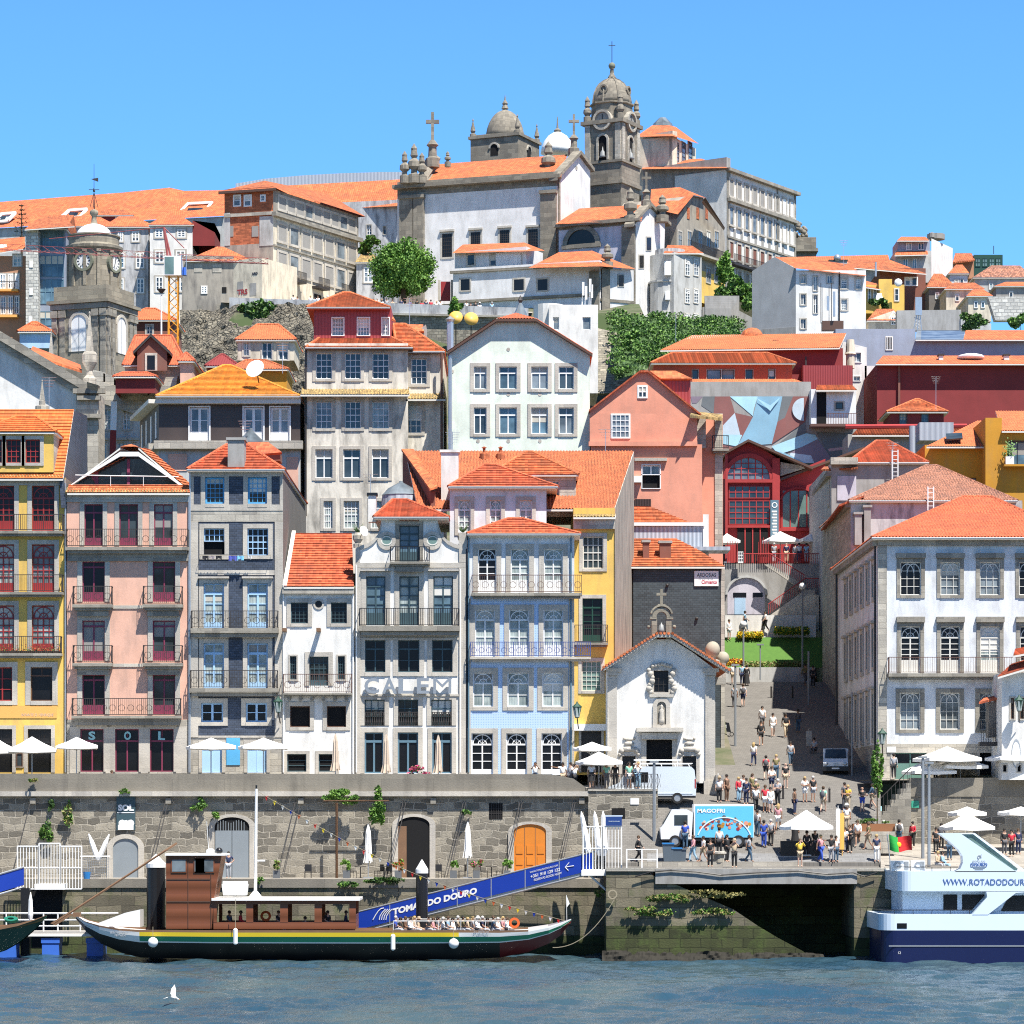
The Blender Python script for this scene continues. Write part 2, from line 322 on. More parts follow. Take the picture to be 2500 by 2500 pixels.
def lettering(mb,fr,txt,u,z,size,w=.03,width=None,depth=.02,bold=0.0,slope=0.0,spacing=1.0,height=None,shear=0.0):
 v,f=text_mesh(txt,size,depth,bold,spacing,shear)
 if not v:return
 xs=[p.x for p in v];cx=(min(xs)+max(xs))/2;k=width/(max(xs)-min(xs))if width else 1
 ys=[p.y for p in v];cy=(min(ys)+max(ys))/2;ky=height/(max(ys)-min(ys))if height else(k if width else 1)
 mb.faces([fr.p(u+(p.x-cx)*k,w+p.z,z+(p.y-cy)*ky+(p.x-cx)*k*slope)for p in v],f)
 # ------------------------------------------------------------------ roofs
def roofplane(mb,pts,corr=0.0,pit=.22,seg=4):
 """a convex roof plane; pts[0]-pts[1] is the eave. corr > 0 gives real tile ribs running up the slope"""
 pts=[Vector(p)for p in pts]
 if not corr:mb.poly(pts);return
 o=pts[0];ux=(pts[1]-pts[0]).normalized();nrm=ux.cross(pts[2]-o).normalized()
 if nrm.z<0:nrm=-nrm
 vy=nrm.cross(ux)
 if vy.z<0:vy=-vy
 q=[((p-o).dot(ux),(p-o).dot(vy))for p in pts];a,b=min(x for x,_ in q),max(x for x,_ in q)
 if corr<0:  # overlapping rows of flat tiles, each a real step
  cut=lambda P,y,k:[r for(p,n_)in zip(P,P[1:]+P[:1])for r in(([p]if(p[1]-y)*k>=-1e-9 else[])+([(p[0]+(n_[0]-p[0])*(y-p[1])/(n_[1]-p[1]),y)]if(p[1]-y)*(n_[1]-y)<-1e-12 else[]))]
  for j in range(int(max(y for _,y in q)/.36)+1):
   y0=j*.36;B=cut(cut(q,y0,1),y0+.36,-1)
   if len(B)<3:continue
   P=lambda x,y,t:o+ux*x+vy*y-nrm*(corr*t)
   mb.poly([P(x,y,1-(y-y0)/.36)for x,y in B]);lo=[x for x,y in B if y<y0+.02]
   if lo:mb.poly([P(min(lo),y0,-.5),P(max(lo),y0,-.5),P(max(lo),y0,1),P(min(lo),y0,1)])
  return
 n=max(2,int((b-a)/pit*seg));cols=[]
 for i in range(n+1):
  x=a+(b-a)*i/n;ys=[]
  for(x0,y0),(x1,y1)in zip(q,q[1:]+q[:1]):
   if abs(x1-x0)<1e-9:
    if abs(x-x0)<1e-6:ys+=[y0,y1]
   elif min(x0,x1)-1e-9<=x<=max(x0,x1)+1e-9:ys.append(y0+(y1-y0)*(x-x0)/(x1-x0))
  if not ys:ys=[0]
  cols.append((x,min(ys),max(ys),abs(math.sin(math.pi*i/seg))*corr))
 V=[];Fs=[]
 for x,y0,y1,h in cols:V+=[o+ux*x+vy*y0+nrm*h,o+ux*x+vy*y1+nrm*h]
 for i in range(n):Fs.append((2*i,2*i+2,2*i+3,2*i+1))
 sm=mb.smooth;mb.smooth=True;mb.faces(V,Fs);mb.smooth=sm
def hip(mb,fr,u0,u1,w0,w1,ze,r0,r1,wr,zr,mat,trim='offwhite',corr=0.0,th=.14,ridge=True):
 """hipped roof: eave rectangle u0..u1 x w0(back)..w1(front) at ze, ridge r0..r1 at wr, zr"""
 a,b,c,d=fr.p(u0,w1,ze),fr.p(u1,w1,ze),fr.p(u1,w0,ze),fr.p(u0,w0,ze);e,f=fr.p(r0,wr,zr),fr.p(r1,wr,zr)
 mb.mat(mat);up=Vector((0,0,.02))
 if(e-f).length>.02:
  roofplane(mb,[a,b,f,e],corr);roofplane(mb,[c,d,e,f],corr)
 else:
  roofplane(mb,[a,b,e],corr);roofplane(mb,[c,d,e],corr)
 roofplane(mb,[b,c,f],corr);roofplane(mb,[d,a,e],corr)
 if ridge and corr:
  for p,q in((a,e),(b,f),(c,f),(d,e),(e,f)):mb.tube(p+up,q+up,.11,n=6)
 mb.mat(trim);mb.box(fr,u0+.03,u1-.03,w0+.03,w1-.03,ze-th,ze-.012)
def gable_roof(mb,fr,u0,u1,w0,w1,ze,zr,mat,corr=0.0,over=.0):
 """ridge runs along w (front to back); gable faces front"""
 um=(u0+u1)/2;a,b=fr.p(u0,w1,ze),fr.p(um,w1,zr);c,d=fr.p(um,w0,zr),fr.p(u0,w0,ze);e,f=fr.p(u1,w1,ze),fr.p(u1,w0,ze)
 mb.mat(mat);roofplane(mb,[a,d,c,b],corr);roofplane(mb,[f,e,b,c],corr)
 # ------------------------------------------------------------------ houses
GL=['glass','glass','glass_blue','glass_curtain','glass_grey']
class House:
 def __init__(s,name,label,cat,pa,da,pb=None,db=None,base=1890,group=None):
  s.fr=Fr(pa,da,pb,db if db else da);s.pa,s.pb=pa,pb;s.zb=s.fr.Zp(pa,base)
  c=s.fr.p(s.fr.L/2,0,s.zb);s.o=thing(name,label,cat,c,group);s.holes=[]
 def box2u(s,x0,x1,y0,y1):
  fr=s.fr;xm=(x0+x1)/2;return fr.U(x0),fr.U(x1),fr.Zp(xm,y1),fr.Zp(xm,y0)
 def win(s,x0,x1,y0,y1,sur=10,nx=2,ny=2,tr=0,pan=0,fm='white_paint',gm=None,sm='granite_trim',rec=.2,fan=0,hole=True,bar=.05,name='window',fb=.07,cap=0,sill=1,half=0,fr=None,parent=None,arch=0):
  fr=fr or s.fr;u0,u1,z0,z1=s.box2u(x0,x1,y0,y1)if fr is s.fr else(fr.U(x0),fr.U(x1),fr.Zp((x0+x1)/2,y1),fr.Zp((x0+x1)/2,y0))
  k=mpp(fr.D((x0+x1)/2));m=MB();ss=sur*k
  if hole and fr is s.fr:s.holes.append((u0,u1,z0,z1))
  if sur:
   m.mat(sm);t=.055;zl=z0-(ss*.8 if sill else 0)
   m.box(fr,u0-ss,u0,-.06,t,zl,z1+ss);m.box(fr,u1,u1+ss,-.06,t,zl,z1+ss)
   m.box(fr,u0,u1,-.06,t-.004,z1,z1+ss)
   if sill:m.box(fr,u0,u1,-.06,t+.03,zl,z0)
   if cap:m.box(fr,u0-ss*1.15,u1+ss*1.15,0,.28,z1+ss+.012,z1+ss+cap*k)
  if not hole:rec=-.03
  w0,w1=-rec,-rec+.055
  if fm and nx:
   m.mat(fm);H=z1-z0;B=fb
   m.box(fr,u0,u0+B,w0,w1,z0,z1);m.box(fr,u1-B,u1,w0,w1,z0,z1)
   m.box(fr,u0+B,u1-B,w0,w1-.003,z1-B,z1);m.box(fr,u0+B,u1-B,w0,w1-.003,z0,z0+B)
   zt=z1-H*tr if tr else z1-B
   if tr:
    m.box(fr,u0+B,u1-B,w0,w1+.01,zt-B*.8,zt+B*.8)
    if fan:
     um,rr=(u0+u1)/2,(u1-u0)/2-B;zz=zt+B*.8;hh=(z1-B-zz)/rr
     m.ring(fr,um,zz,rr*.90,rr,w0,w1-.01,10,0,math.pi,hh)
     for t in(.25,.5,.75):m.tube(fr.p(um,w0+.03,zz),fr.p(um+rr*math.cos(t*math.pi),w0+.03,zz+rr*math.sin(t*math.pi)*hh),.02,n=4)
     m.ring(fr,um,zz,rr*.38,rr*.46,w0,w1-.01,8,0,math.pi,hh)
    else:m.box(fr,(u0+u1)/2-bar/2,(u0+u1)/2+bar/2,w0,w1-.01,zt,z1-B)
    zt-=B*.8
   zp=z0+B
   if pan:zp=z0+H*pan;m.box(fr,u0+B,u1-B,w0,w1-.006,z0+B,zp);m.box(fr,(u0+u1)/2-B*.5,(u0+u1)/2+B*.5,w0,w1+.012,z0+B,zp)
   for i in range(1,nx):
    u=u0+(u1-u0)*i/nx;b2=(B*1.3 if(nx==2 or(nx==4 and i==2 and tr))else bar)/2;m.box(fr,u-b2,u+b2,w0,w1-.006,zp,zt)
   for j in range(1,ny):
    z=zp+(zt-zp)*j/ny;b2=(B if(half and j*2==ny)else bar)/2;m.box(fr,u0+B,u1-B,w0,w1-.009,z-b2,z+b2)
   if arch:
    um,rr=(u0+u1)/2,(u1-u0)/2-B
    m.ring(fr,um-rr*.33,z1-B-rr*1.0,rr*.62,rr*.70,w0,w1-.01,8,0,math.pi,1.4);m.ring(fr,um+rr*.33,z1-B-rr*1.0,rr*.62,rr*.70,w0,w1-.012,8,0,math.pi,1.4)
  ob=m.build(name,parent or s.o)
  g=gm or rnd.choice(GL);p=MB(g)
  wp=w0-.004
  p.poly([fr.p(u0,wp,z0),fr.p(u1,wp,z0),fr.p(u1,wp,z1),fr.p(u0,wp,z1)])
  if g in GL and rnd.random()<.42:
   p.mat(rnd.choice(('blind','blind','offwhite','blocked')));zq=z1-(z1-z0)*rnd.choice((.25,.4,.55));p.poly([fr.p(u0,wp+.012,zq),fr.p(u1,wp+.012,zq),fr.p(u1,wp+.012,z1),fr.p(u0,wp+.012,z1)])
  p.build('pane',ob);return ob
 def row(s,xs,y0,y1,**kw):
  for i,(a,b)in enumerate(xs):
   k=dict(kw)
   if isinstance(k.get('gm'),(list,tuple)):k['gm']=k['gm'][i%len(k['gm'])]
   s.win(a,b,y0,y1,**k)
 def wall(s,top,base,dep,mat,gable=None,smat=None,x0=None,x1=None,rev=.32,name='wall',back=True,cap=True,fr=None):
  fr=fr or s.fr;a=fr.U(s.pa if x0 is None else x0);b=fr.U(s.pb if x1 is None else x1);xm=s.pa if x0 is None else x0
  z0,z1=fr.Zp(xm,base),fr.Zp(xm,top);m=MB(mat);H=[h for h in s.holes if h[1]>a and h[0]<b and h[3]>z0 and h[2]<z1]if fr is s.fr else[]
  H=[(max(h[0],a),min(h[1],b),max(h[2],z0),min(h[3],z1))for h in H]
  us=sorted({a,b}|{h[0]for h in H}|{h[1]for h in H});zs=sorted({z0,z1}|{h[2]for h in H}|{h[3]for h in H})
  for j in range(len(zs)-1):
   zc=(zs[j]+zs[j+1])/2;run=None
   for i in range(len(us)):
    solid_=i<len(us)-1 and not any(h[0]<(us[i]+us[i+1])/2<h[1]and h[2]<zc<h[3]for h in H)
    if solid_ and run is None:run=us[i]
    if not solid_ and run is not None:
     m.poly([fr.p(run,0,zs[j]),fr.p(us[i],0,zs[j]),fr.p(us[i],0,zs[j+1]),fr.p(run,0,zs[j+1])]);run=None
  for h in H:
   q=[(h[0],h[2]),(h[1],h[2]),(h[1],h[3]),(h[0],h[3])]
   for i in range(4):
    (ua,za),(ub,zb)=q[i],q[(i+1)%4];m.poly([fr.p(ua,0,za),fr.p(ub,0,zb),fr.p(ub,-rev,zb),fr.p(ua,-rev,za)])
  if gable:
   g=[fr.p(fr.U(x),0,fr.Zp(x,y))for x,y in gable];m.poly([fr.p(a,0,z1)]+g+[fr.p(b,0,z1)])
   off=Vector((-fr.w.x*dep,-fr.w.y*dep,0));pts=[fr.p(a,0,z1)]+g+[fr.p(b,0,z1)]
   if dep:
    for p,q in zip(pts,pts[1:]):m.poly([p,q,q+off,p+off])
  m.mat(smat or mat)
  if dep:
   m.poly([fr.p(a,0,z0),fr.p(a,0,z1),fr.p(a,-dep,z1),fr.p(a,-dep,z0)]);m.poly([fr.p(b,0,z0),fr.p(b,-dep,z0),fr.p(b,-dep,z1),fr.p(b,0,z1)])
   if back:m.poly([fr.p(a,-dep,z0),fr.p(a,-dep,z1),fr.p(b,-dep,z1),fr.p(b,-dep,z0)])
   if cap and not gable:m.poly([fr.p(a,-.0,z1),fr.p(b,0,z1),fr.p(b,-dep,z1),fr.p(a,-dep,z1)])
  return m.build(name,s.o)
 def band(s,x0,x1,y0,y1,w=.12,mat='granite_trim',name='cornice',w0=0.0):
  m=MB(mat);u0,u1,z0,z1=s.box2u(x0,x1,y0,y1);m.box(s.fr,u0,u1,w0,w,z0,z1);return m.build(name,s.o)
 def bands(s,rows,w=.12,mat='granite_trim',name='cornice',w0=0.0):
  for i,r in enumerate(rows):
   m=MB(mat);u0,u1,z0,z1=s.box2u(*r);m.box(s.fr,u0,u1,w0,w+.004*(i%5),z0,z1);m.build(name,s.o)
 def balcony(s,x0,x1,yr,yf,yb,dep=.75,im='iron',sm='dark_granite',sp=.13,br=.022,rings=False,corb=0):
  u0,u1,zb,zf=s.box2u(x0,x1,yf,yb);zr=s.fr.Zp((x0+x1)/2,yr);fr=s.fr
  m=MB(sm);m.box(fr,u0,u1,0,dep,zf-(zf-zb)*.55,zf);m.box(fr,u0+.12,u1-.12,0,dep*.72,zb,zf-(zf-zb)*.55-.003)
  for i in range(corb):
   u=u0+(u1-u0)*(i+.5)/corb;m.box(fr,u-.1,u+.1,0,dep*.6,zb-.3,zb-.003)
  ob=m.build('balcony',s.o);r=MB(im);d2=dep-.06
  for z in(zr,zf+.08):r.box(fr,u0+.02,u1-.02,d2-.02,d2+.02,z-.025,z+.02)
  for u in(u0+.04,u1-.04):
   for z in(zr,zf+.08):r.box(fr,u-.02,u+.02,0,d2-.03,z-.022,z+.016)
   for i in range(1,4):r.box(fr,u-.012,u+.012,d2*i/4-.012,d2*i/4+.012,zf,zr)
  n=max(2,int((u1-u0)/sp))
  for i in range(n+1):
   u=u0+.04+(u1-u0-.08)*i/n;b=br*(1.9 if i in(0,n)or i%12==0 else 1)/2;r.box(fr,u-b,u+b,d2-b,d2+b,zf+.06,zr-.02)
  if rings:
   h=zr-zf;k=max(1,int((u1-u0)/(h*.5)))
   for i in range(k):r.ring(fr,u0+(u1-u0)*(i+.5)/k,zf+h*.45,h*.17,h*.17+.03,d2-.014,d2+.014,10)
  r.build('railing',ob);return ob
 def hiproof(s,x0,x1,ye,xr0,xr1,yr,dep,mat='tile_red',over=.45,corr=-.06,trim='offwhite',name='roof',gut=True,wr=None):
  """front eave from x0 to x1 at row ye; ridge from xr0 to xr1 at row yr, half way back"""
  fr=s.fr.shift(over);xm=(x0+x1)/2;u0,u1=fr.U(x0),fr.U(x1);ze=fr.Zp(xm,ye);D=dep+over*2;wr=-D/2 if wr is None else wr
  f2=fr.shift(wr);zr=f2.Zp((xr0+xr1)/2,yr);m=MB()
  hip(m,fr,u0,u1,-D,0,ze,f2.U(xr0),f2.U(xr1),wr,zr,mat,trim,corr)
  ob=m.build(name,s.o)
  if gut:
   g=MB('galvanized');g.tube(fr.p(u0,.07,ze-.07),fr.p(u1,.07,ze-.07),.07,n=6);g.build('gutter',s.o)
  return ob
 def plane(s,pts,mat='tile_orange',corr=-.06,th=.12,name='roof',trim='offwhite',parent=None):
  """roof plane from (px, py, depth) corners, eave first"""
  q=[PT(*p)for p in pts];m=MB(mat);roofplane(m,q,corr);m.mat(trim);m.prism([p-Vector((0,0,.03))for p in q],Vector((0,0,-th)));return m.build(name,parent or s.o)
 def pipe(s,x,y0,y1,r=.05,mat='galvanized',w=.1):
  m=MB(mat);u=s.fr.U(x);m.tube(s.fr.p(u,w,s.fr.Zp(x,y1)),s.fr.p(u,w,s.fr.Zp(x,y0)),r);return m.build('drainpipe',s.o)
 def chimney(s,x0,x1,y0,y1,w0,w1,mat='white_wall',cap='granite_trim',name='chimney'):
  f=s.fr.shift(w1);u0,u1,z0,z1=f.U(x0),f.U(x1),f.Zp((x0+x1)/2,y1),f.Zp((x0+x1)/2,y0);m=MB(mat);m.box(f,u0,u1,w0-w1,0,z0,z1-.18)
  m.mat(cap);m.box(f,u0-.1,u1+.1,w0-w1-.1,.1,z1-.177,z1);return m.build(name,s.o)
 def sign(s,txt,xc,yc,width,mat,size=.5,w=.04,name='lettering',height=None,bold=0.0,depth=.02,spacing=1.0,shear=0.0):
  m=MB(mat);k=mpp(s.fr.D(xc));lettering(m,s.fr,txt,s.fr.U(xc),s.fr.Zp(xc,yc),size,w,width*k,depth,bold,0,spacing,height*k if height else None,shear);return m.build(name,s.o)
  # ================================================================== the front row above the quay wall
D1=214
def front(name,label,a,b,cat='house',d=D1):return House(name,label,cat,a,d,b,base=1892)
SB='sash'
# --- yellow house at the left edge
h=front('town_house','yellow house with dark red doors and long iron balconies beside the pink house',-62,160)
cols=[(-20,35),(78,133)]
for y0,y1,pn,gms in((1186,1298,.24,['glass_black','glass_black']),(1329,1446,.2,['glass_curtain','glass_grey']),(1478,1594,.2,['glass_curtain','glass_curtain'])):
 h.row(cols,y0,y1,sur=11,nx=4,ny=4,tr=.27,pan=pn,fm='red_paint',fan=1,name='door',gm=gms,sill=0)
h.win(-20,30,1629,1711,sur=13,nx=2,ny=3,fm='red_paint',gm='glass_black');h.win(75,128,1629,1711,sur=13,nx=1,ny=1,tr=.25,fm='brown_paint',gm='glass_black')
h.row([(-25,30),(68,125)],1780,1886,sur=9,nx=1,ny=1,tr=.3,fm='black_paint',gm='glass_black',name='door',sill=0)
h.win(40,56,1838,1872,sur=2,nx=1,ny=1,fm='brown_paint',gm='glass',hole=False,name='notice_board')
h.wall(1166,1892,12,'yellow_wall',smat='dark_side')
h.bands([(-62,160,1171,1185)],.1);h.bands([(-62,139,1723,1753)],.05,'panel_orange','sign_panel');h.sign('INFANTE D. HENRIQUE',92,1746,78,'granite_trim',height=8,w=.055,depth=.005)
h.balcony(-60,158,1258,1298,1310);h.balcony(-60,156,1405,1447,1458);b=h.balcony(-60,153,1555,1596,1607)
m=MB('soil');u0,u1,z0,z1=h.box2u(-60,150,1590,1596);m.box(h.fr,u0,u1,.3,.62,z0,z1)
for i in range(420):
 u,ww,z=rnd.uniform(u0,u1),rnd.uniform(.25,.8),z1+rnd.random()**2*.4;m.mat(rnd.choice(['flower_orange','leaf_dark','leaf_dry','flower_orange','leaf_mid']))
 p=h.fr.p(u,ww,z);s_=.07;m.poly([p,p+Vector((s_,rnd.uniform(-s_,s_),rnd.uniform(-s_,s_))),p+Vector((rnd.uniform(-s_,s_),0,s_))])
m.build('flower_box',h.o)
h.plane([(-60,1168,213.4),(154,1168,213.4),(181,1000,219),(-60,1000,219)],'tile_bright')
m=MB('tile_mossy');fr=h.fr
for i in range(30):
 u=fr.U(-60)+i*.2;m.tube(fr.p(u,.5,fr.Zp(50,1166)),fr.p(u,-.2,fr.Zp(50,1152)),.085,n=6)
m.build('eave_tiles',h.o)
dm=House('x','','',-62,213.6,131,base=1150);bpy.data.objects.remove(dm.o);dm.o=h.o
dm.row([(15,51),(62,98)],1073,1130,sur=9,nx=3,ny=4,fm='red_paint',gm='glass_black');dm.win(-32,5,1073,1130,sur=9,nx=3,ny=4,fm='red_paint',gm='glass_black')
dm.wall(1053,1153,4,'yellow_wall',name='dormer_wall',smat='granite');dm.hiproof(-62,138,1054,40,90,1018,4,'tile_bright',.3,gut=False,name='dormer_roof')
m=MB('slate');m.prism([PT(181,1002,219),PT(156,1168,213.6),PT(160,1240,213.6),PT(214,1200,226),PT(213,1015,226)],Vector((-.3,0,0)));m.build('party_wall',h.o)
h.pipe(160,1180,1886,.06);YEL=h
# --- pink house
h=front('town_house','pink house with plum doors under a wide glazed gable dormer',163,463)
h.row([(206,251),(291,337),(376,422)],1231,1333,sur=11,nx=2,ny=1,tr=.2,pan=.2,fm='plum_paint',gm=['glass_black','glass','glass'],name='door',sill=0)
for y0,y1,g in((1371,1469,'glass_black'),(1515,1613,'blocked'),(1647,1744,'glass_black')):
 h.row([(201,256),(373,428)],y0,y1,sur=12,nx=2,ny=1,tr=.14,pan=.24,fm='plum_paint',gm=[g,'glass'],name='door',sill=0)
h.row([(196,253),(281,339),(366,424)],1780,1884,sur=9,nx=2,ny=1,tr=.28,fm='plum_paint',gm='glass_black',name='door',sill=0)
h.wall(1207,1757,12,'pink_wall',smat='dark_side');h.wall(1757,1892,12,'granite',cap=False,name='ground_floor_wall')
h.bands([(163,463,1209,1226)],.14);h.bands([(170,192,1774,1888),(258,276,1774,1888),(344,362,1774,1888),(430,456,1774,1888)],.05,name='pilaster')
h.bands([(276,351,1478,1486),(276,351,1620,1628)],.06,name='string_course')
h.balcony(163,462,1294,1337,1352,rings=True,br=.018);h.bands([(166,460,1352,1370)],.2,'dark_granite','balcony_corbel')
for y in(1433,1577):
 f=1477 if y==1433 else 1620
 for a,b in((180,277),(351,448)):h.balcony(a,b,y,f,f+14,rings=True,br=.018);h.bands([(a+10,b-10,f+14,f+28)],.35,'dark_granite','balcony_corbel')
h.balcony(178,444,1706,1748,1760,rings=True,br=.018);h.bands([(184,438,1760,1771)],.4,'dark_granite','balcony_corbel')
for t,x in zip('SOL',(224,311,394)):h.sign(t,x,1796,17,'teal_letter',height=21,w=-.1,bold=.02)
m=MB('tile_mossy');fr=h.fr
for i in range(42):
 u=fr.U(164)+i*.196;m.tube(fr.p(u,.5,fr.Zp(313,1205)),fr.p(u,-.3,fr.Zp(313,1191)),.085,n=6)
m.build('eave_tiles',h.o)
q=lambda x,y,d:PT(x,y,d)
h.plane([(164,1203,213.5),(464,1203,213.5),(460,1184,214.6),(168,1184,214.6)],'tile_orange',name='eave_roof')
dF,dB=214.7,222
h.plane([(171,1184,dF),(171+38,1190,dB),(315+36,1118,dB),(293,1092,dF)],'tile_orange',name='dormer_roof');h.plane([(447+28,1190,dB),(447,1184,dF),(338,1092,dF),(315+36,1118,dB)],'tile_orange',name='dormer_roof')
m=MB('tile_orange');m.poly([q(293,1090,dF),q(338,1090,dF),q(320,1084,dF+2)]);m.poly([q(293,1092,dF),q(320,1086,dF+2),q(351,1118,dB)]);m.poly([q(338,1092,dF),q(351,1118,dB),q(320,1086,dF+2)])
m.mat('white_paint')
for a,b in(((171,1184),(293,1103)),((293,1103),(338,1103)),((338,1103),(447,1184))):
 m.prism([q(*a,dF-.1),q(*b,dF-.1),q(b[0],b[1]+11,dF-.1),q(a[0],a[1]+(2 if a[0]in(171,)else 11),dF-.1)]if a[0]!=338 else[q(338,1103,dF-.1),q(447,1184,dF-.1),q(440,1186,dF-.1),q(338,1114,dF-.1)],Vector((0,.15,0)))
m.prism([q(171,1183,dF-.12),q(447,1183,dF-.12),q(447,1189,dF-.12),q(171,1189,dF-.12)],Vector((0,.12,0)))
m.tube(q(184,1160,dF-.5),q(436,1164,dF-.5),.035);[m.tube(q(x,1162,dF-.5),q(x,1186,dF-.5),.02)for x in(270,350)]
m.mat('plum_paint');m.prism([q(310,1120,dF+.6),q(317,1120,dF+.6),q(317,1186,dF+.6),q(310,1186,dF+.6)],Vector((0,.1,0)));m.prism([q(220,1160,dF+.6),q(240,1147,dF+.6),q(240,1186,dF+.6),q(236,1186,dF+.6)],Vector((0,.1,0)))
m.mat('glass');m.poly([q(175,1186,dF+.7),q(443,1186,dF+.7),q(338,1106,dF+.7),q(293,1106,dF+.7)]);m.build('dormer',h.o)
h.pipe(462,1210,1886,.06);PINK=h
# --- slate and blue-framed house with a bare grey flank
h=front('town_house','slate clad house with bright blue window frames and a tall grey side wall',465,691)
h.row([(501,548),(605,652)],1165,1230,sur=11,nx=4,ny=5,fm='blue_paint',gm='glass',bar=.035,fb=.12)
h.win(498,548,1290,1322,sur=11,nx=4,ny=2,fm='pale_blue_paint',gm='glass',sill=0);h.win(498,548,1323,1354,sur=0,nx=0,gm='void_black');h.bands([(487,559,1354.5,1366),(487,497.6,1322,1354),(548.4,559,1322,1354)],.05,name='window_sill')
h.win(604,655,1290,1356,sur=11,nx=4,ny=4,fm='pale_blue_paint',gm='glass_black',half=1)
for y0,y1 in((1424,1533),(1570,1680)):h.row([(497,547),(604,654)],y0,y1,sur=11,nx=2,ny=3,tr=.23,pan=.13,fm='pale_blue_paint',gm='glass_curtain',name='door',sill=0,cap=5,fb=.1)
h.row([(491,545),(600,652)],1716,1763,sur=11,nx=2,ny=2,fm='pale_blue_paint',gm='glass_black',fb=.11)
h.row([(493,542),(604,651)],1815,1886,sur=8,nx=2,ny=1,pan=.98,fm='pale_blue_paint',gm='glass',name='door',sill=0)
h.wall(1146,1800,24,'slate',smat='grey_flank');h.wall(1800,1892,24,'granite',cap=False,name='ground_floor_wall',smat='grey_flank')
h.bands([(465,691,1148,1163),(465,473,1163.5,1232),(683,691,1163.5,1232),(465,691,1232,1247),(465,484,1274,1800),(671,691,1274,1800),(484.5,670.5,1392,1404),(484.5,670.5,1796,1801)],.05,name='stone_frame')
h.bands([(465,691,1247.5,1274)],.03,'granite','cornice');h.bands([(553,586,1800,1868)],.05,'blue_paint','door_panel')
h.balcony(468,681,1493,1535,1556,sp=.11,rings=True);h.balcony(465,680,1638,1681,1700,sp=.11,rings=True)
h.hiproof(456,695,1146,552,604,1087,22,'tile_red',.5,wr=-5)
h.chimney(556,596,1068,1140,-1.4,.2,'concrete','concrete');h.pipe(464,1150,1886,.06)
m=MB('tile_red');q0=224;m.prism([PT(598,1079,q0),PT(655,1079,q0),PT(688,1104,q0-2),PT(640,1108,q0-2)],Vector((0,.2,-.12)));m.mat('brown_wall');m.prism([PT(640,1108,q0-1.8),PT(684,1106,q0-1.8),PT(684,1125,q0-1.8),PT(640,1125,q0-1.8)],Vector((0,2,0)));m.build('dormer',h.o)
m=MB('glass_grey');c=PT(612,1080,227);m.lathe(c,[(1.1,-.6),(1.0,0),(.15,.85),(.1,1.0)],12);m.build('skylight',h.o);BLUE=h
# laundry line under its window
ln=MB('rope');fr=h.fr;za,zb_=fr.Zp(560,1358),fr.Zp(560,1362);ln.tube(fr.p(fr.U(490),.55,za),fr.p(fr.U(662),.55,za),.012);ln.tube(fr.p(fr.U(490),0,za),fr.p(fr.U(490),.58,za),.012);ln.tube(fr.p(fr.U(662),0,za),fr.p(fr.U(662),.58,za),.012)
ln=ln.build('clothes_line',None,fr.p(fr.U(575),.55,za));tag(ln,'thin line strung below the open window of the slate house','clothes line')
for nm,c,a,b,hh,lab in(('garment',(.02,.02,.025),496,511,11,'black garment at the left end of the clothes line on the slate house'),('garment',(.35,.30,.30),513,527,10,'pale grey garment on the clothes line between two black ones'),('garment',(.015,.015,.02),529,543,9,'black garment on the clothes line right of the pale grey one'),('garment',(.08,.10,.40),560,579,13,'royal blue garment on the clothes line under the slate panel'),('garment',(.20,.50,.75),580,597,12,'light blue garment on the clothes line of the slate house'),('garment',(.60,.58,.55),606,617,9,'off white garment at the right end of the clothes line')):
 m=MB(solid('cloth_%d'%a,c));u0,u1=fr.U(a),fr.U(b);n=5;z1=za-.01;z0=z1-hh*mpp(D1)
 for i in range(n):
  ua,ub=u0+(u1-u0)*i/n,u0+(u1-u0)*(i+1)/n;wa,wb=.56+.04*math.sin(i*2.1),.56+.04*math.sin(i*2.1+2.1)
  k=.8+.2*math.sin(i*1.7+a);m.hexa([fr.p(ua,wa,z1),fr.p(ub,wb,z1),fr.p(ub,wb,z1+(z0-z1)*k),fr.p(ua,wa,z1+(z0-z1)*k)]+[fr.p(ua,wa-.03,z1),fr.p(ub,wb-.03,z1),fr.p(ub,wb-.03,z1+(z0-z1)*k),fr.p(ua,wa-.03,z1+(z0-z1)*k)])
 tag(m.build(nm,None,fr.p((u0+u1)/2,.55,z1)),lab,'laundry','laundry below the slate house window')
 # --- small white house under a single red roof slope
h=front('town_house','small white house with one bright red roof slope and dark square openings',690,865)
h.row([(710,752),(808,847)],1471,1522,sur=10,nx=4,ny=5,fm='teal_paint',gm='glass_black',bar=.03)
h.row([(708,724),(825,842)],1602,1659,sur=4,nx=3,ny=6,fm='teal_paint',gm='glass_black',bar=.025);h.win(755,802,1603,1674,sur=11,nx=4,ny=4,pan=.2,fm='teal_paint',gm='glass',name='door',sill=0)
h.row([(708,757),(798,845)],1724,1775,sur=10,nx=1,ny=1,fm='brown_paint',gm='void_black');h.win(701,748,1841,1884,sur=8,nx=1,ny=3,fm='teal_paint',gm='void_black');h.win(778,820,1841,1884,sur=8,nx=1,ny=3,fm='teal_paint',gm='void_black')
h.wall(1445,1892,11,'white_wall',smat='white_wall')
h.bands([(690,865,1431,1450)],.35,'granite','cornice');m=MB('offwhite');u=h.fr.U(778);z=h.fr.Zp(778,1475);m.mat('granite_trim');m.ring(h.fr,u,z,.24,.36,-.1,.06,18);m.mat('glass_black');m.disc(h.fr,u,z,.25,.02);m.build('window',h.o)
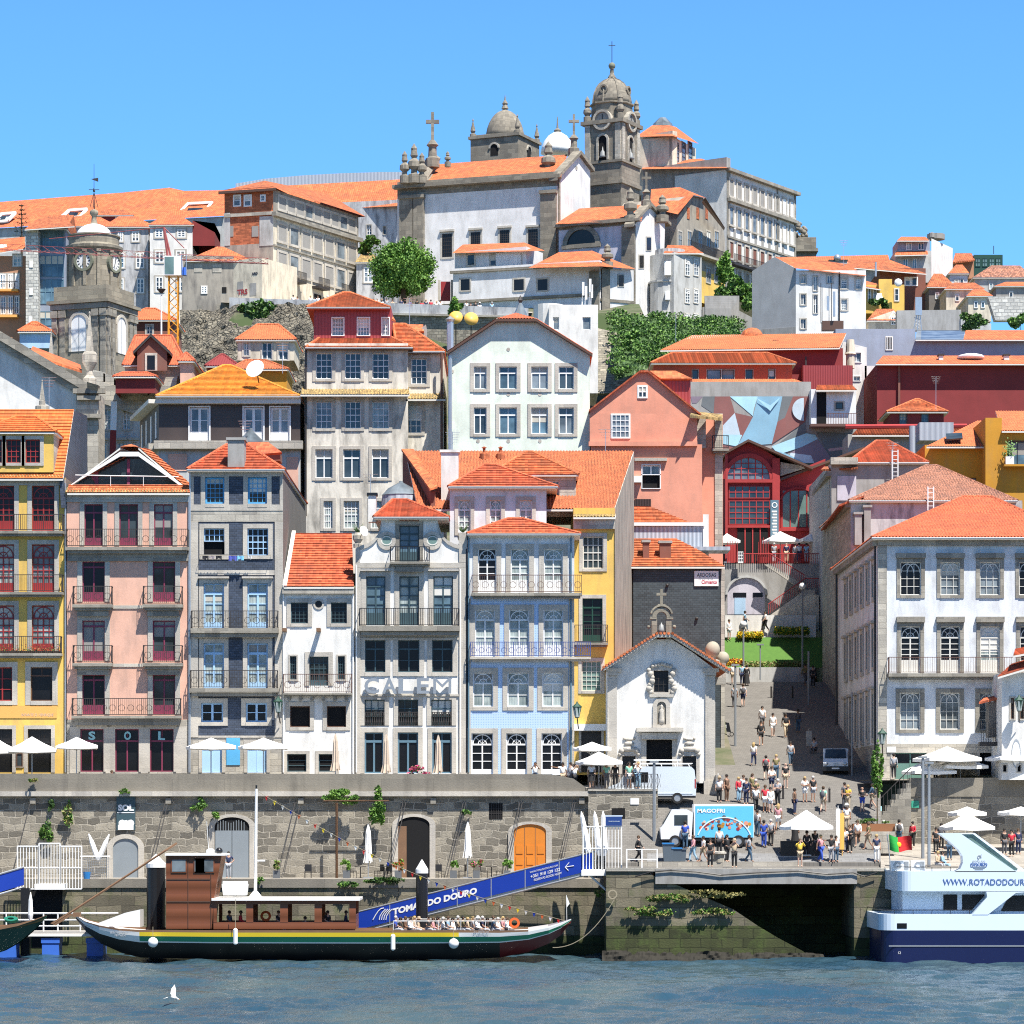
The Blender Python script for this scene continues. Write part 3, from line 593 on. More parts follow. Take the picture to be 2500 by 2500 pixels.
m=MB('wood');[m.box(h.fr,h.fr.U(x)-.13,h.fr.U(x)+.13,0,.95,h.fr.Zp(x,1543),h.fr.Zp(x,1535))for x in(696,779)];m.build('beam_end',h.o)
h.balcony(692,860,1647,1693,1700,.7,im='rust_iron',corb=6,rings=True,br=.016)
h.plane([(693,1432,213.6),(864,1432,213.6),(859,1303,220),(716,1303,220)],'tile_red');m=MB('offwhite');m.prism([PT(690,1434,213.6),PT(700,1434,213.6),PT(722,1301,220),PT(713,1301,220)],Vector((0,0,.16)));m.build('verge',h.o)
h.pipe(692,1450,1886,.05,'white_paint');h.pipe(862,1450,1886,.05,'white_paint');SW=h
# --- white baroque gabled house with the big letters
h=front('town_house','white house with a curved baroque gable, two round windows and black balconies',868,1140)
h.win(975,1023,1283,1374,sur=10,nx=2,ny=3,tr=.22,pan=.3,fm='teal_paint',gm='glass_blue',name='door',sill=0,sm='dark_granite')
h.row([(894,941),(975,1023),(1058,1106)],1407,1527,sur=12,nx=2,ny=3,tr=.2,pan=.26,fm='teal_paint',gm=['glass_blue','glass_curtain','glass_blue'],name='door',sill=0,cap=4)
h.row([(891,941),(972,1024),(1055,1105)],1563,1641,sur=12,nx=2,ny=2,tr=.28,fm='teal_paint',gm='glass_black');h.row([(890,939),(972,1021),(1053,1103)],1708,1771,sur=11,nx=3,ny=3,fm='teal_paint',gm='glass',sill=0)
h.row([(890,936),(971,1021),(1055,1103)],1788,1888,sur=11,nx=2,ny=1,tr=.22,fm='steel_blue',gm='glass_black',name='door',sill=0,fb=.1)
cv=[(878,1338),(898,1332),(913,1322),(922,1311),(927,1300),(930,1282),(931,1268),(1068,1268),(1070,1282),(1075,1300),(1081,1313),(1092,1324),(1107,1332),(1121,1336)]
h.wall(1374,1892,12,'white_wall',smat='dark_side')
m=MB('white_wall');fr=h.fr;pts=[fr.p(fr.U(x),0,fr.Zp(x,y))for x,y in cv];dz0=fr.Zp(1000,1374)
for(p,q_)in zip(pts,pts[1:]):
 a,b=sorted((fr.U(975),fr.U(1023)));
 up,uq=(p.xy-fr.a).dot(fr.u),(q_.xy-fr.a).dot(fr.u)
 if up<a<b<uq:
  m.poly([fr.p(up,0,dz0),fr.p(a,0,dz0),fr.p(a,0,p.z),p]);m.poly([fr.p(b,0,dz0),fr.p(uq,0,dz0),q_,fr.p(b,0,q_.z)])
 else:m.poly([fr.p(up,0,dz0),fr.p(uq,0,dz0),q_,p])
 m.poly([p,q_,q_+Vector((0,.6,0)),p+Vector((0,.6,0))])
m.mat('granite_trim')
for p,q_ in list(zip(pts,pts[1:]))[:5]+list(zip(pts,pts[1:]))[8:]:m.prism([p+Vector((0,-.1,.14)),q_+Vector((0,-.1,.14)),q_+Vector((0,-.1,-.12)),p+Vector((0,-.1,-.12))],Vector((0,.5,0)))
m.build('gable',h.o)
for x in(944,1056):
 m=MB('granite_trim');m.ring(fr,fr.U(x),fr.Zp(x,1320),.38,.62,-.1,.09,22);m.mat('offwhite');m.ring(fr,fr.U(x),fr.Zp(x,1320),.30,.385,-.1,.05,18,ez=.82);m.mat('glass_green');m.disc(fr,fr.U(x),fr.Zp(x,1320),.38,.03);m.build('round_window',h.o)
h.bands([(868,953,1374,1386),(1049,1140,1374,1386),(868,880,1386.5,1892),(1121,1140,1300,1373.5),(1121,1140,1386.5,1892),(868,879,1336,1373.5),(881,1120,1557,1562),(881,1120,1695,1700)],.1,name='stone_frame')
h.balcony(953,1050,1337,1373,1384,.8,'black_paint',sp=.16,br=.04);h.bands([(968,1032,1384.5,1397)],.5,'dark_granite','balcony_corbel');h.balcony(878,1122,1487,1530,1552,.85,'black_paint',sp=.15,br=.035)
for a,b in((890,939),(972,1021),(1053,1103)):
 m=MB('iron');u0,u1,z0,z1=h.box2u(a,b,1738,1772);m.box(fr,u0,u1,-.02,.04,z1-.05,z1);m.box(fr,u0,u1,-.02,.04,z0,z0+.05)
 for i in range(9):u=u0+(u1-u0)*(i+.5)/9;m.lathe(fr.p(u,.01,z0),[(.025,0),(.06,.25),(.025,.5),(.055,.7),(.025,z1-z0)],6)
 m.build('balustrade',h.o)
for t,x in zip('CALEM',(908,951,991,1033,1080)):
 h.sign(t,x,1675,36 if t not in 'ME' else(44 if t=='M' else 30),'galvanized',height=38,w=.32,bold=0 if t=='M' else .012,depth=.08,name='sign_letter')
h.hiproof(912,1096,1262,958,995,1221,9,'tile_red',.5);h.chimney(899,918,1203,1274,-1.2,-.4,'white_wall','black_paint')
m=MB('zinc');c=PT(979,1236,222);m.lathe(c,[(1.42,0),(1.3,.75)],14);m.mat('glass_grey');m.lathe(c,[(1.35,.75),(.9,1.25),(.15,1.65),(.12,1.75)],14);m.build('cupola',h.o)
for x in(873,1130):
 m=MB('granite');c=fr.p(fr.U(x),-.3,fr.Zp(x,1336));m.lathe(c,[(.3,0),(.3,.25),(.18,.3),(.34,.55),(.34,.8),(.2,1.0)],8);m.mat('leaf_dark')
 for i in range(14):t=i*2.4;e=c+Vector((.4*math.cos(t),.4*math.sin(t),1.5+.2*math.sin(i)));m.tube(c+Vector((0,0,1)),e,.05,.005,4)
 m.build('urn_planter',h.o)
m=MB('white_paint');c=PT(885,1298,213.4);m.lathe(Vector((0,0,0)),[(.02,0),(.25,.06),(.36,.16)],14);mv=Matrix.Translation(c)@Matrix.Rotation(R(70),4,'X')@Matrix.Rotation(R(40),4,'Y');m.v=[tuple(mv@Vector(v))for v in m.v]
m.mat('iron');m.tube(c,PT(880,1312,214),.025);m.build('satellite_dish',h.o)
h.pipe(870,1380,1886,.05,'white_paint');h.pipe(1124,1390,1886,.05,'white_paint');h.pipe(1139,1340,1886,.05,'black_paint');CAL=h
# --- blue tiled house
h=front('town_house','narrow house clad in blue patterned tiles with white french windows and a white top floor',1143,1402)
wk=dict(nx=2,ny=3,fm='white_paint',name='door',sill=0,fan=1,sur=12)
h.row([(1167,1212),(1247,1292),(1328,1374)],1340,1448,tr=.24,pan=.3,gm=['glass_black','glass_curtain','glass_curtain'],**wk)
h.row([(1160,1208),(1243,1292),(1327,1375)],1488,1604,tr=.22,pan=.25,gm='glass_curtain',**wk);wk.update(name='window',sill=1,ny=2)
h.row([(1155,1204),(1239,1291),(1324,1375)],1642,1725,tr=.32,gm='glass_curtain',**wk);wk.update(name='door',sill=0,ny=3)
h.row([(1151,1204),(1236,1287),(1322,1372)],1790,1892,tr=.27,pan=.14,gm='glass_black',**wk)
h.wall(1302,1456,11,'blue_white_wall');h.wall(1456,1892,11,'azulejo',cap=False,name='tiled_wall')
h.bands([(1143,1402,1304,1313)],.14,'offwhite');h.bands([(1143,1149,1460,1890),(1389,1402,1460,1890)],.06,'granite_trim','pilaster')
h.balcony(1151,1421,1406,1449,1462,.8,'rust_iron',sp=.14,rings=True,br=.016);h.balcony(1148,1442,1569,1605,1615,.8,'blue_iron','granite_trim',sp=.12,rings=True,br=.03)
h.hiproof(1140,1418,1303,1240,1275,1267,3,'tile_red',.5);h.pipe(1144,1310,1886,.06,'steel_blue');h.pipe(1394,1310,1886,.06,'steel_blue');TIL=h
# --- white house behind it, only the top floor shows
h=House('town_house','white top floor with three fanlights and red roof behind the blue tiled house','house',1098,216.6,1334,base=1400)
h.row([(1119,1149),(1196,1224),(1269,1299)],1221,1300,sur=9,nx=2,ny=4,tr=.3,fan=1,fm='white_paint',gm='glass_curtain');h.wall(1187,1400,6,'blue_white_wall',smat='dark_side');h.bands([(1098,1334,1190,1196)],.12,'offwhite')
h.hiproof(1094,1362,1188,1180,1210,1136,7,'tile_red',.5);h.chimney(1077,1119,1098,1240,-4,-2.6,'white_wall','white_wall')
m=MB('galvanized');c=PT(1105,1100,220);m.tube(c,c+Vector((0,0,1.3)),.025)
for i in range(5):m.tube(c+Vector((-.5+.05*i,-.1*i,1.25-.18*i)),c+Vector((.5-.05*i,-.1*i,1.25-.18*i)),.015,n=4)
for i in range(4):m.tube(c+Vector((-.3+.2*i,0,.4)),c+Vector((-.3+.2*i,.1,1.5)),.012,n=4)
tag(m.build('antenna',None,c),'metal aerial standing by the white chimney above the baroque gable','antenna')
# --- wide orange roof house with the narrow yellow front
h=House('town_house','broad ribbed orange roof with a hipped dormer over a narrow yellow front beside the chapel','house',1400,217,1501,base=1892)
h.win(1423,1473,1310,1388,sur=9,nx=4,ny=4,fm='offwhite',gm='glass',half=1);h.win(1422,1471,1461,1572,sur=9,nx=2,ny=4,tr=.2,pan=.2,fm='green_paint',gm='glass_black',name='door',sill=0);h.win(1420,1468,1614,1687,sur=8,nx=4,ny=6,fm='offwhite',gm='glass_green',bar=.03)
h.win(1419,1468,1785,1886,sur=6,nx=1,ny=1,fm='black_paint',gm='glass_black',name='door',sill=0)
h.wall(1240,1892,11,'yellow_wall');h.bands([(1400,1501,1262,1292)],.3,'granite');h.balcony(1402,1484,1527,1570,1580,.6);h.bands([(1400,1480,1768,1784)],.5,'canvas','awning')
h.plane([(1020,1243,217.6),(1500,1243,217.6),(1547,1102,229),(990,1102,229)],'tile_dull',.08);h.plane([(1400,1262,216.4),(1503,1262,216.4),(1503,1254,217.2),(1400,1254,217.2)],'tile_mossy',.05,name='eave_roof')
f2=Fr(1501,216.9,1548,229.5);m=MB('old_stone_wall');m.poly([f2.p(f2.U(1501),0,f2.Zp(1501,1892)),f2.p(f2.U(1548),0,f2.Zp(1548,1800)),f2.p(f2.U(1548),0,f2.Zp(1548,1100)),f2.p(f2.U(1503),0,f2.Zp(1503,1238)),f2.p(f2.U(1501),0,f2.Zp(1501,1262))]);m.build('party_wall',h.o)
dm=House('x','','',1205,220,1406,base=1250);bpy.data.objects.remove(dm.o);dm.o=h.o
dm.win(1332,1366,1173,1246,sur=0,nx=4,ny=5,fm='offwhite',gm='glass_green',half=1);dm.wall(1157,1262,6,'granite',name='dormer_wall');dm.hiproof(1198,1413,1158,1282,1302,1104,8,'tile_orange',.4,wr=-4.5,name='dormer_roof',gut=False)
dm2=Fr(981,217.5,1050,217.5);m=MB('brown_wall');m.prism([PT(983,1106,229),PT(1052,1200,218),PT(1052,1330,218),PT(983,1330,229)],Vector((.3,0,0)));m.build('gable_wall',h.o)
m=MB('tile_orange');m.prism([PT(980,1101,229),PT(1049,1198,217.6),PT(1068,1192,217.6),PT(1010,1101,229)],Vector((0,0,.15)));m.build('verge',h.o)
for x in(1182,1222):m=MB('tile_dull');c=PT(x,1112,227.5);m.lathe(c,[(.34,-.3),(.3,.12),(.1,.2),(.1,.5),(.2,.55),(.02,.65)],8);m.build('roof_vent',h.o)
WIDE=h
# --- chapel
CH=h=House('chapel','small white chapel with a bell arch and stone doorway at the foot of the street','chapel',1483,213,1746,base=1905)
h.wins=None
h.win(1578,1641,1806,1905,sur=12,nx=0,gm='void_black',name='door',sill=0);h.win(1596,1632,1637,1690,sur=8,nx=3,ny=3,fm='iron',gm='glass_black',bar=.02)
h.row([(1519,1552),(1666,1700)],1846,1902,sur=8,nx=3,ny=5,fm='iron',gm='glass_black',bar=.025)
ap=[(1483,1634),(1545,1585),(1590,1561),(1640,1561),(1690,1592),(1746,1634)]
h.wall(1634,1912,22,'white_wall',gable=ap[1:-1])
h.bands([(1483,1506,1650,1930),(1722,1746,1650,1930)],.12,name='pilaster');h.bands([(1479,1518,1632,1641),(1483,1508,1641.5,1649.5),(1716,1755,1632,1641),(1721,1748,1641.5,1649.5),(1480,1509,1906,1940),(1718,1750,1906,1940)],.24,name='capital')
fr=h.fr;m=MB('tile_mossy');zr=fr.Zp(1615,1547)
e0,e1,e2=(1472,1633),(1600,1547),(1782,1640)
A,B,C_=[fr.p(fr.U(x),.95,fr.Zp(x,y))for x,y in((1473,1631),(1602,1549),(1640,1549))];Dd=fr.p(fr.U(1778),.95,fr.Zp(1778,1637));back=Vector((0,22,0))
m.mat('tile_orange');roofplane(m,[A+back,A,B,B+back],.05);roofplane(m,[Dd,Dd+back,C_+back,C_],.05);m.poly([B,C_,C_+back,B+back]);m.mat('granite_trim');dn=Vector((0,0,-.22))
for p,q_ in((A,B),(B,C_),(C_,Dd)):m.prism([p+dn*.2,q_+dn*.2,q_+dn,p+dn],Vector((0,1.2,0)))
m.build('roof',h.o)
m=MB('tile_orange')
for p,q_ in((A,B),(B,C_),(C_,Dd)):
 n=int((q_-p).length/.22)
 for i in range(n+1):c=p+(q_-p)*i/n;m.tube(c+Vector((0,-.08,.02)),c+Vector((0,.5,.04)),.10,n=6)
m.build('verge_tiles',h.o)
# stone dressings
m=MB('granite_trim');k=lambda x,y:(fr.U(x),fr.Zp(x,y))
u0,z1=k(1553,1777);u1,z0=k(1667,1787);m.box(fr,u0,u1,0,.75,z0,z1);u0,z1=k(1566,1788);u1,z0=k(1654,1805);m.box(fr,u0,u1,0,.4,z0,z1-.02)
m.build('door_canopy',h.o)
m=MB('granite_trim');u,z=k(1615,1724);m.ring(fr,u,z,.30,.58,0,.12,14,0,math.pi);
for s_ in(-1,1):m.box(fr,u+s_*.44-.14,u+s_*.44+.14,0,.119,k(1615,1776)[1],z)
m.box(fr,u-.6,u+.6,0,.2,k(1615,1778)[1],k(1615,1769)[1]);m.mat('dark_granite');m.box(fr,u-.3,u+.3,0,.02,k(1615,1768.5)[1],z+.28);m.mat('granite_trim')
zb=k(1615,1768.5)[1];m.smooth=True;m.lathe(fr.p(u,.12,zb),[(.2,0),(.19,.3),(.14,.75),(.17,.95),(.07,1.05),(.10,1.15),(.09,1.25),(.01,1.32)],8,sy=.6);m.smooth=False;m.build('statue_niche',h.o)
m=MB('granite_trim')
for s_ in(-1,1):
 for i in range(7):zz=fr.Zp(1615,1690-i*9);m.ball(fr.p(u+s_*(.72+.12*math.sin(i*1.3)),.08,zz),.16+.05*(i%2),7,5)
m.box(fr,u-.8,u+.8,0,.18,fr.Zp(1615,1702),fr.Zp(1615,1695));[m.ball(fr.p(u+i*.2,.08,fr.Zp(1615,1625)+.12-abs(i)*.05),.14,7,5)for i in(-3,-2,-1,0,1,2,3)];m.build('window_scrollwork',h.o)
for x in(1536,1683):
 m=MB('granite_trim');uu=fr.U(x);z=fr.Zp(x,1838)
 m.ball(fr.p(uu,.05,z+.25),.42,10,6,1.3,.5,.45);m.ball(fr.p(uu,.05,z+.62),.34,10,6,1.0,.5,.45);m.ball(fr.p(uu,.05,z+.9),.2,8,5,1.6,.5,.5)
 for s_ in(-1,1):m.ball(fr.p(uu+s_*.5,.05,z+.15),.2,8,5);m.ball(fr.p(uu+s_*.62,.05,z-.1),.14,8,5);m.ball(fr.p(uu+s_*.32,.05,z+.95),.1,6,4)
 m.build('carved_crest',h.o)
 # bell arch
m=MB('tower_granite');u=fr.U(1615);z0=fr.Zp(1615,1549);z1=fr.Zp(1615,1512)
for s_ in(-1,1):m.box(fr,u+s_*.48-.18,u+s_*.48+.18,-.5,.2,z0-.3,z1);m.box(fr,u+s_*.55-.22,u+s_*.55+.22,-.52,.25,z1,z1+.16);m.ball(fr.p(u+s_*.85,0,z1-.5),.13,7,5)
m.ring(fr,u,z1+.16,.34,.62,-.45,.2,12,0,math.pi);m.ring(fr,u,z1+.2,.66,.78,-.48,.28,12,.25,math.pi-.25);m.box(fr,u-.25,u+.25,-.4,.2,z1+.8,z1+1.0);m.build('bell_arch',h.o)
m=MB('bell_bronze');m.smooth=True;m.lathe(fr.p(u,-.1,z0+.15),[(.30,0),(.22,.2),(.17,.45),(.06,.55),(.02,.7)],10);m.build('bell',h.o)
m=MB('tower_granite');zc=z1+1.0;m.box(fr,u-.09,u+.09,-.2,0,zc,zc+1.02);m.box(fr,u-.33,u+.33,-.197,-.003,zc+.58,zc+.76);m.build('cross',h.o)
m=MB('concrete');u0,z1=k(1745,1893);m.box(fr,fr.U(1745),fr.U(1763),-.2,1.2,fr.Zp(1750,1925),fr.Zp(1750,1893));m.build('notice_board',h.o)
# ball finials of the terrace beside it
m=MB('granite');c=PT(1740,1602,224);m.box(WF(c.x,c.y),-.9,.9,-1,.4,c.z-2,c.z-.5);m.lathe(c,[(.5,-.5),(.5,-.3),(.25,-.2),(.25,0)],8);m.mat('stone_ball');m.ball(c+Vector((0,0,.45)),.52,14,9,sz=1.15);m.ball(c+Vector((.75,.8,-.1)),.48,14,9);tag(m.build('finial_pedestal',None,c),'stone pedestal with two ball finials behind the right slope of the chapel roof','finial')
# --- slate house with the board
h=House('town_house','black slate walled house with an orange roof, two brown chimneys and a white advert board','house',1546,228,1767,base=1900)
h.wall(1382,1900,14,'slate_dark',smat='granite');h.bands([(1760,1769,1384,1880)],.05,'granite','pilaster')
h.plane([(1540,1383,227.6),(1770,1383,227.6),(1700,1340,231),(1626,1304,234),(1540,1304,234)],'tile_orange');[h.chimney(a,b,c,1375,-2.2,-1.2,'brown_wall','concrete')for a,b,c in((1570,1585,1318),(1611,1638,1320))]
m=MB('white_paint');u0,u1,z0,z1=h.box2u(1695,1754,1394,1431);m.box(h.fr,u0,u1,.02,.1,z0,z1);m.mat('text_dark');lettering(m,h.fr,'ARDOSIAS',(u0+u1)/2,h.fr.Zp(1725,1404),.4,.11,1.36,.004,.004,height=.27);m.mat('text_grey');lettering(m,h.fr,'fibrocimento',(u0+u1)/2-.05,h.fr.Zp(1725,1412),.3,.11,1.05,.004,0,height=.15,shear=.3)
m.mat('text_red');lettering(m,h.fr,'Cimianto',(u0+u1)/2+.2,h.fr.Zp(1725,1421),.3,.11,1.1,.004,.006,height=.26);m.build('sign_board',h.o)
m=MB('iron');[m.ball(h.fr.p(h.fr.U(x),.1,h.fr.Zp(x,y)),.12,8,5)for x,y in((1629,1429),(1701,1510))];m.build('wall_lamp',h.o)
h2=House('shed','lean-to with a corrugated grey band and an orange roof under the salmon gable','shed',1546,233,1716,base=1400)
h2.wall(1283,1400,4,'corrugated');h2.plane([(1540,1280,233),(1694,1280,233),(1590,1238,237),(1540,1238,237)],'tile_orange');h2.bands([(1540,1720,1276,1284)],.2,'white_paint','gutter');h2.bands([(1716,1730,1256,1400)],.1,'white_wall','pier')
m=MB('zinc');u0,u1,z0,z1=h2.box2u(1690,1778,1340,1349);m.box(h2.fr,u0,u1,-1,2,z0,z1);m.build('awning',h2.o)
# --- right: big white corner house
CO=h=House('corner_house','big white corner house with stone framed windows and a broad bright red hip roof','house',2143,215,2580,base=1902)
xs1=[(2198,2249),(2296,2344),(2392,2442),(2488,2538)]
h.row(xs1,1372,1453,sur=9,nx=3,ny=4,fm='offwhite',gm=['glass_black','glass_grey','glass_grey'],arch=1,bar=.035,cap=12,sm='dark_granite')
h.row([(2199,2247),(2296,2344),(2393,2441),(2490,2538)],1529,1643,sur=9,nx=2,ny=4,tr=.24,pan=.28,fan=1,fm='offwhite',gm=['glass_black','glass_black','glass_curtain'],name='door',sill=0,cap=14,sm='dark_granite')
h.row([(2197,2247),(2295,2343),(2391,2441),(2490,2538)],1691,1781,sur=10,nx=3,ny=4,fm='offwhite',gm='glass_grey',arch=1,bar=.035,sm='dark_granite')
h.win(2184,2262,1838,1902,sur=10,nx=2,ny=1,pan=.6,fm='green_door',gm='glass_black',name='door',sill=0);h.win(2392,2432,1838,1902,sur=6,nx=0,gm='void_black',name='door',sill=0)
h.wall(1316,1816,26,'blue_white_wall',smat='blue_white_wall');h.wall(1816,1905,26,'granite',cap=False,name='base_wall')
h.bands([(2143,2580,1314,1332)],.28,'dark_granite');h.bands([(2143,2165,1332.5,1905)],.07,'granite','corner_pilaster')
h.balcony(2166,2560,1606,1645,1660,.9,'rust_iron',sp=.16,br=.018)
h.hiproof(2128,2640,1312,2352,2420,1213,26,'tile_red',.75,corr=.08,wr=-13)
# its flank along the street
s2=House('x','','',2045,241,2143,215);bpy.data.objects.remove(s2.o);s2.o=h.o;f=s2.fr
for(ya,yb)in((1372,1453),(1529,1625),(1691,1800)):
 za,zb=Z(ya,215),Z(yb,215)
 for i in range(6):
  u0=f.L-1.6-i*3.55;u1=u0-1.15
  m=MB('granite_trim');m.box(f,u1-.3,u1,-.02,.1,zb-.3,za+.3);m.box(f,u0,u0+.3,-.02,.1,zb-.3,za+.3);m.box(f,u1,u0,-.02,.096,za,za+.3);m.box(f,u1,u0,-.02,.13,zb-.3,zb);m.box(f,u1-.35,u0+.35,0,.3,za+.32,za+.5)
  m.mat('offwhite');m.box(f,(u0+u1)/2-.04,(u0+u1)/2+.04,.005,.05,zb,za);ob=m.build('window',h.o)
  p=MB('glass');p.poly([f.p(u1,.02,zb),f.p(u0,.02,zb),f.p(u0,.02,za),f.p(u1,.02,za)]);p.build('pane',ob)
m=MB('dark_granite');m.box(f,0,f.L,0,.35,Z(1332,215),Z(1318,215));m.build('cornice',h.o)
for uu,rr in((f.L-.3,.07),(.6,.08)):m=MB('black_paint');m.tube(f.p(uu,.15,Z(1880,215)),f.p(uu,.15,Z(1320,215)),rr);m.build('drainpipe',h.o)
m=MB('white_paint');u0,u1,z0,z1=h.box2u(2165,2187,1823,1837);m.box(h.fr,u0,u1,.08,.12,z0,z1);m.build('street_sign',h.o)
# --- second building up the street, pale brown roof
ST2=h=House('street_house','narrow shadowed street house with a weathered brown roof and stained white upper wall','house',2077,242,2496,base=1890)
h.wall(1222,1700,22,'stained_wall',smat='granite');h.hiproof(2072,2484,1222,2262,2288,1137,22,'tile_brown',.4,corr=.08)
for a,b,c in((2087,2104,1250),(2110,2126,1233)):h.chimney(a,b,c,1330,-.2,.8,'concrete','concrete')
f=Fr(2032,262,2077,242)
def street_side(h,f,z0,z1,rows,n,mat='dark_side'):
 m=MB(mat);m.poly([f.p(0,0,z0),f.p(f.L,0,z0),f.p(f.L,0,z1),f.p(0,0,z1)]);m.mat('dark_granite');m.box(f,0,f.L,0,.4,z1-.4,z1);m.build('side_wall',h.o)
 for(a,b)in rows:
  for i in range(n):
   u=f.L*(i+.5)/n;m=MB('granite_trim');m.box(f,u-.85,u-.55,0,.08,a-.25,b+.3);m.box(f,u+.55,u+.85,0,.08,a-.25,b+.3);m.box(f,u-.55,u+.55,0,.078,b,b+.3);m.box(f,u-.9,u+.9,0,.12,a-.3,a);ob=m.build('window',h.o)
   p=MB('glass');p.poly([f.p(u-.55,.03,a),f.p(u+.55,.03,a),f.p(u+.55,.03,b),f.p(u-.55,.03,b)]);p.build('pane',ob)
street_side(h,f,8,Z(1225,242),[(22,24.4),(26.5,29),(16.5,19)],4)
m=MB('tile_red');o_=Vector((0,0,.0));p0,p1=f.p(-.5,.9,Z(1232,242)),f.p(f.L+.2,.9,Z(1232,242));m.prism([p0,p1,f.p(f.L+.2,-1,Z(1210,242)),f.p(-.5,-1,Z(1210,242))],Vector((0,0,-.15)));m.build('eave',h.o)
m=MB('black_paint');m.tube(f.p(f.L*.35,.2,12),f.p(f.L*.35,.2,Z(1245,242)),.12);m.build('drainpipe',h.o)
def ladder(x0,x1,y0,y1,d,lab):
 m=MB('white_paint')
 for x in(x0,x1):m.tube(PT(x,y1,d),PT(x,y0,d),.05)
 n=int((y1-y0)*mpp(d)/.32)
 for i in range(n):y=y0+4+(y1-y0-4)*i/n;m.tube(PT(x0,y,d),PT(x1,y,d),.03,n=4)
 tag(m.build('ladder',None,PT(x0,y1,d)),lab,'ladder')
ladder(2265,2279,1188,1246,241.4,'white ladder up the stained wall below the brown roof');ladder(2178,2192,1098,1172,264.3,'white ladder against the grey wall below the orange hip roof')
# --- third street building
ST3=h=House('street_house','grey street house with a low orange hip roof beside the red market hall','house',2030,265,2266,base=1890)
h.wall(1128,1700,20,'concrete',smat='light_grey_wall');h.hiproof(2068,2268,1129,2138,2170,1077,16,'tile_red',.4);h.bands([(2026,2092,1119,1136)],.8,'granite','parapet')
m=MB('tile_dull');m.prism([PT(2004,1146,266),PT(2094,1141,264),PT(2094,1136,266),PT(2012,1139,268)],Vector((0,0,-.15)));m.build('eave',h.o)
m=MB('lilac_wall');u0,u1,z0,z1=h.box2u(2044,2090,1162,1222);m.box(h.fr,u0,u1,0,.1,z0,z1);m.build('wall_panel',h.o)
f=Fr(1990,284,2030,265);street_side(h,f,10,Z(1150,265),[(24,26.6),(29.5,32.5),(18.5,21),(35,37.2)],4,'light_grey_wall')
f2=f.shift(.05);m=MB('black_paint');m.box(f2,2,6,0,.9,21.3,21.5);[m.box(f2,2+.25*i,2.05+.25*i,.85,.9,21.5,22.5)for i in range(17)];m.build('balcony',h.o)
# --- small white house at the right edge
h=House('cottage','little white house with red eaves and dark balcony beside the big corner house','house',2446,210.5,2600,base=1904)
h.row([(2468,2476),(2490,2500)],1704,1755,sur=4,nx=1,ny=3,fm='brown_paint',gm='glass');h.row([(2449,2457),(2484,2492)],1868,1884,sur=3,nx=0,gm='void_black');h.wall(1642,1904,6,'white_wall',smat='white_wall')
h.plane([(2436,1652,209.6),(2610,1600,209.6),(2610,1580,212.5),(2470,1632,212.5)],'tile_red');h.plane([(2474,1600,209.6),(2610,1575,209.6),(2610,1560,212),(2480,1592,212)],'tile_red',name='upper_roof')
m=MB('white_paint');u=h.fr.U(2481);m.disc(h.fr,u,h.fr.Zp(2481,1840),.28,.03,18,3.2);m.mat('text_grey');m.ring(h.fr,u,h.fr.Zp(2481,1840),.26,.3,.02,.05,18,ez=3.2);m.build('oval_sign',h.o)
m=MB('dark_side');fr2=Fr(2412,213.4,2446,213.4);m.box(fr2,0,fr2.L,-1,.5,Z(1800,213.4),Z(1715,213.4));m.mat('tile_red');m.prism([PT(2390,1714,212.6),PT(2450,1700,212.6),PT(2450,1694,214),PT(2402,1704,214)],Vector((0,0,-.14)));m.mat('iron')
for i in range(9):m.box(fr2,-.6+.16*i,-.57+.16*i,.9,.93,Z(1812,213.4),Z(1762,213.4))
m.box(fr2,-.7,fr2.L,.3,1,Z(1822,213.4),Z(1812,213.4));m.build('balcony',h.o)
# ================================================================== second row and the middle of the slope
def sub(o,pa,da,pb,db=None,base=1890):
 x=House('x','','',pa,da,pb,db,base);bpy.data.objects.remove(x.o);x.o=o.o;return x
 # --- salmon gable house
h=House('town_house','salmon pink house with a wide gable end, small upper windows and one black open window','house',1443,240,1714,base=1700)
h.win(1493,1537,1012,1069,sur=2,nx=4,ny=4,sm='white_paint',gm='glass_grey',half=1,hole=False);h.win(1558,1579,943,971,sur=2,nx=2,ny=2,sm='white_paint',gm='glass',hole=False)
h.win(1568,1611,1136,1160,sur=2,nx=2,ny=1,sm='white_paint',gm='glass_grey',sill=0);h.win(1568,1611,1160,1192,sur=2,nx=0,sm='white_paint',gm='void_black')
h.wall(1085,1400,14,'salmon_wall',x0=1443,x1=1714,cap=False)
h.wall(1010,1085,14,'salmon_wall',gable=[(1443,996),(1562,907),(1582,907),(1700,1000)],x0=1440,x1=1702,name='gable_wall')
h.bands([(1437,1702,1079,1090)],.35,'salmon_wall','ledge');h.bands([(1549,1628,1119,1126)],.3,'granite','window_hood')
m=MB('louver');u0,u1,z0,z1=h.box2u(1549,1589,1219,1247);m.box(h.fr,u0,u1,0,.2,z0,z1);m.mat('concrete');m.box(h.fr,u0,u1,0,.3,z0-.3,z0-.01);m.build('vent_grille',h.o)
m=MB('white_paint');u0,u1,z0,z1=h.box2u(1546,1566,1164,1179);m.box(h.fr,u0,u1,0,.5,z0,z1);m.build('air_conditioner',h.o)
A,B,C_,Dd=[PT(x,y,239.7)for x,y in((1438,1000),(1562,904),(1582,904),(1712,1010))];bk=Vector((0,14,0));m=MB('tile_red')
for p,q_ in((A,B),(B,C_),(C_,Dd)):m.prism([p,q_,q_+bk,p+bk],Vector((0,0,-.14)))
m.build('roof',h.o)
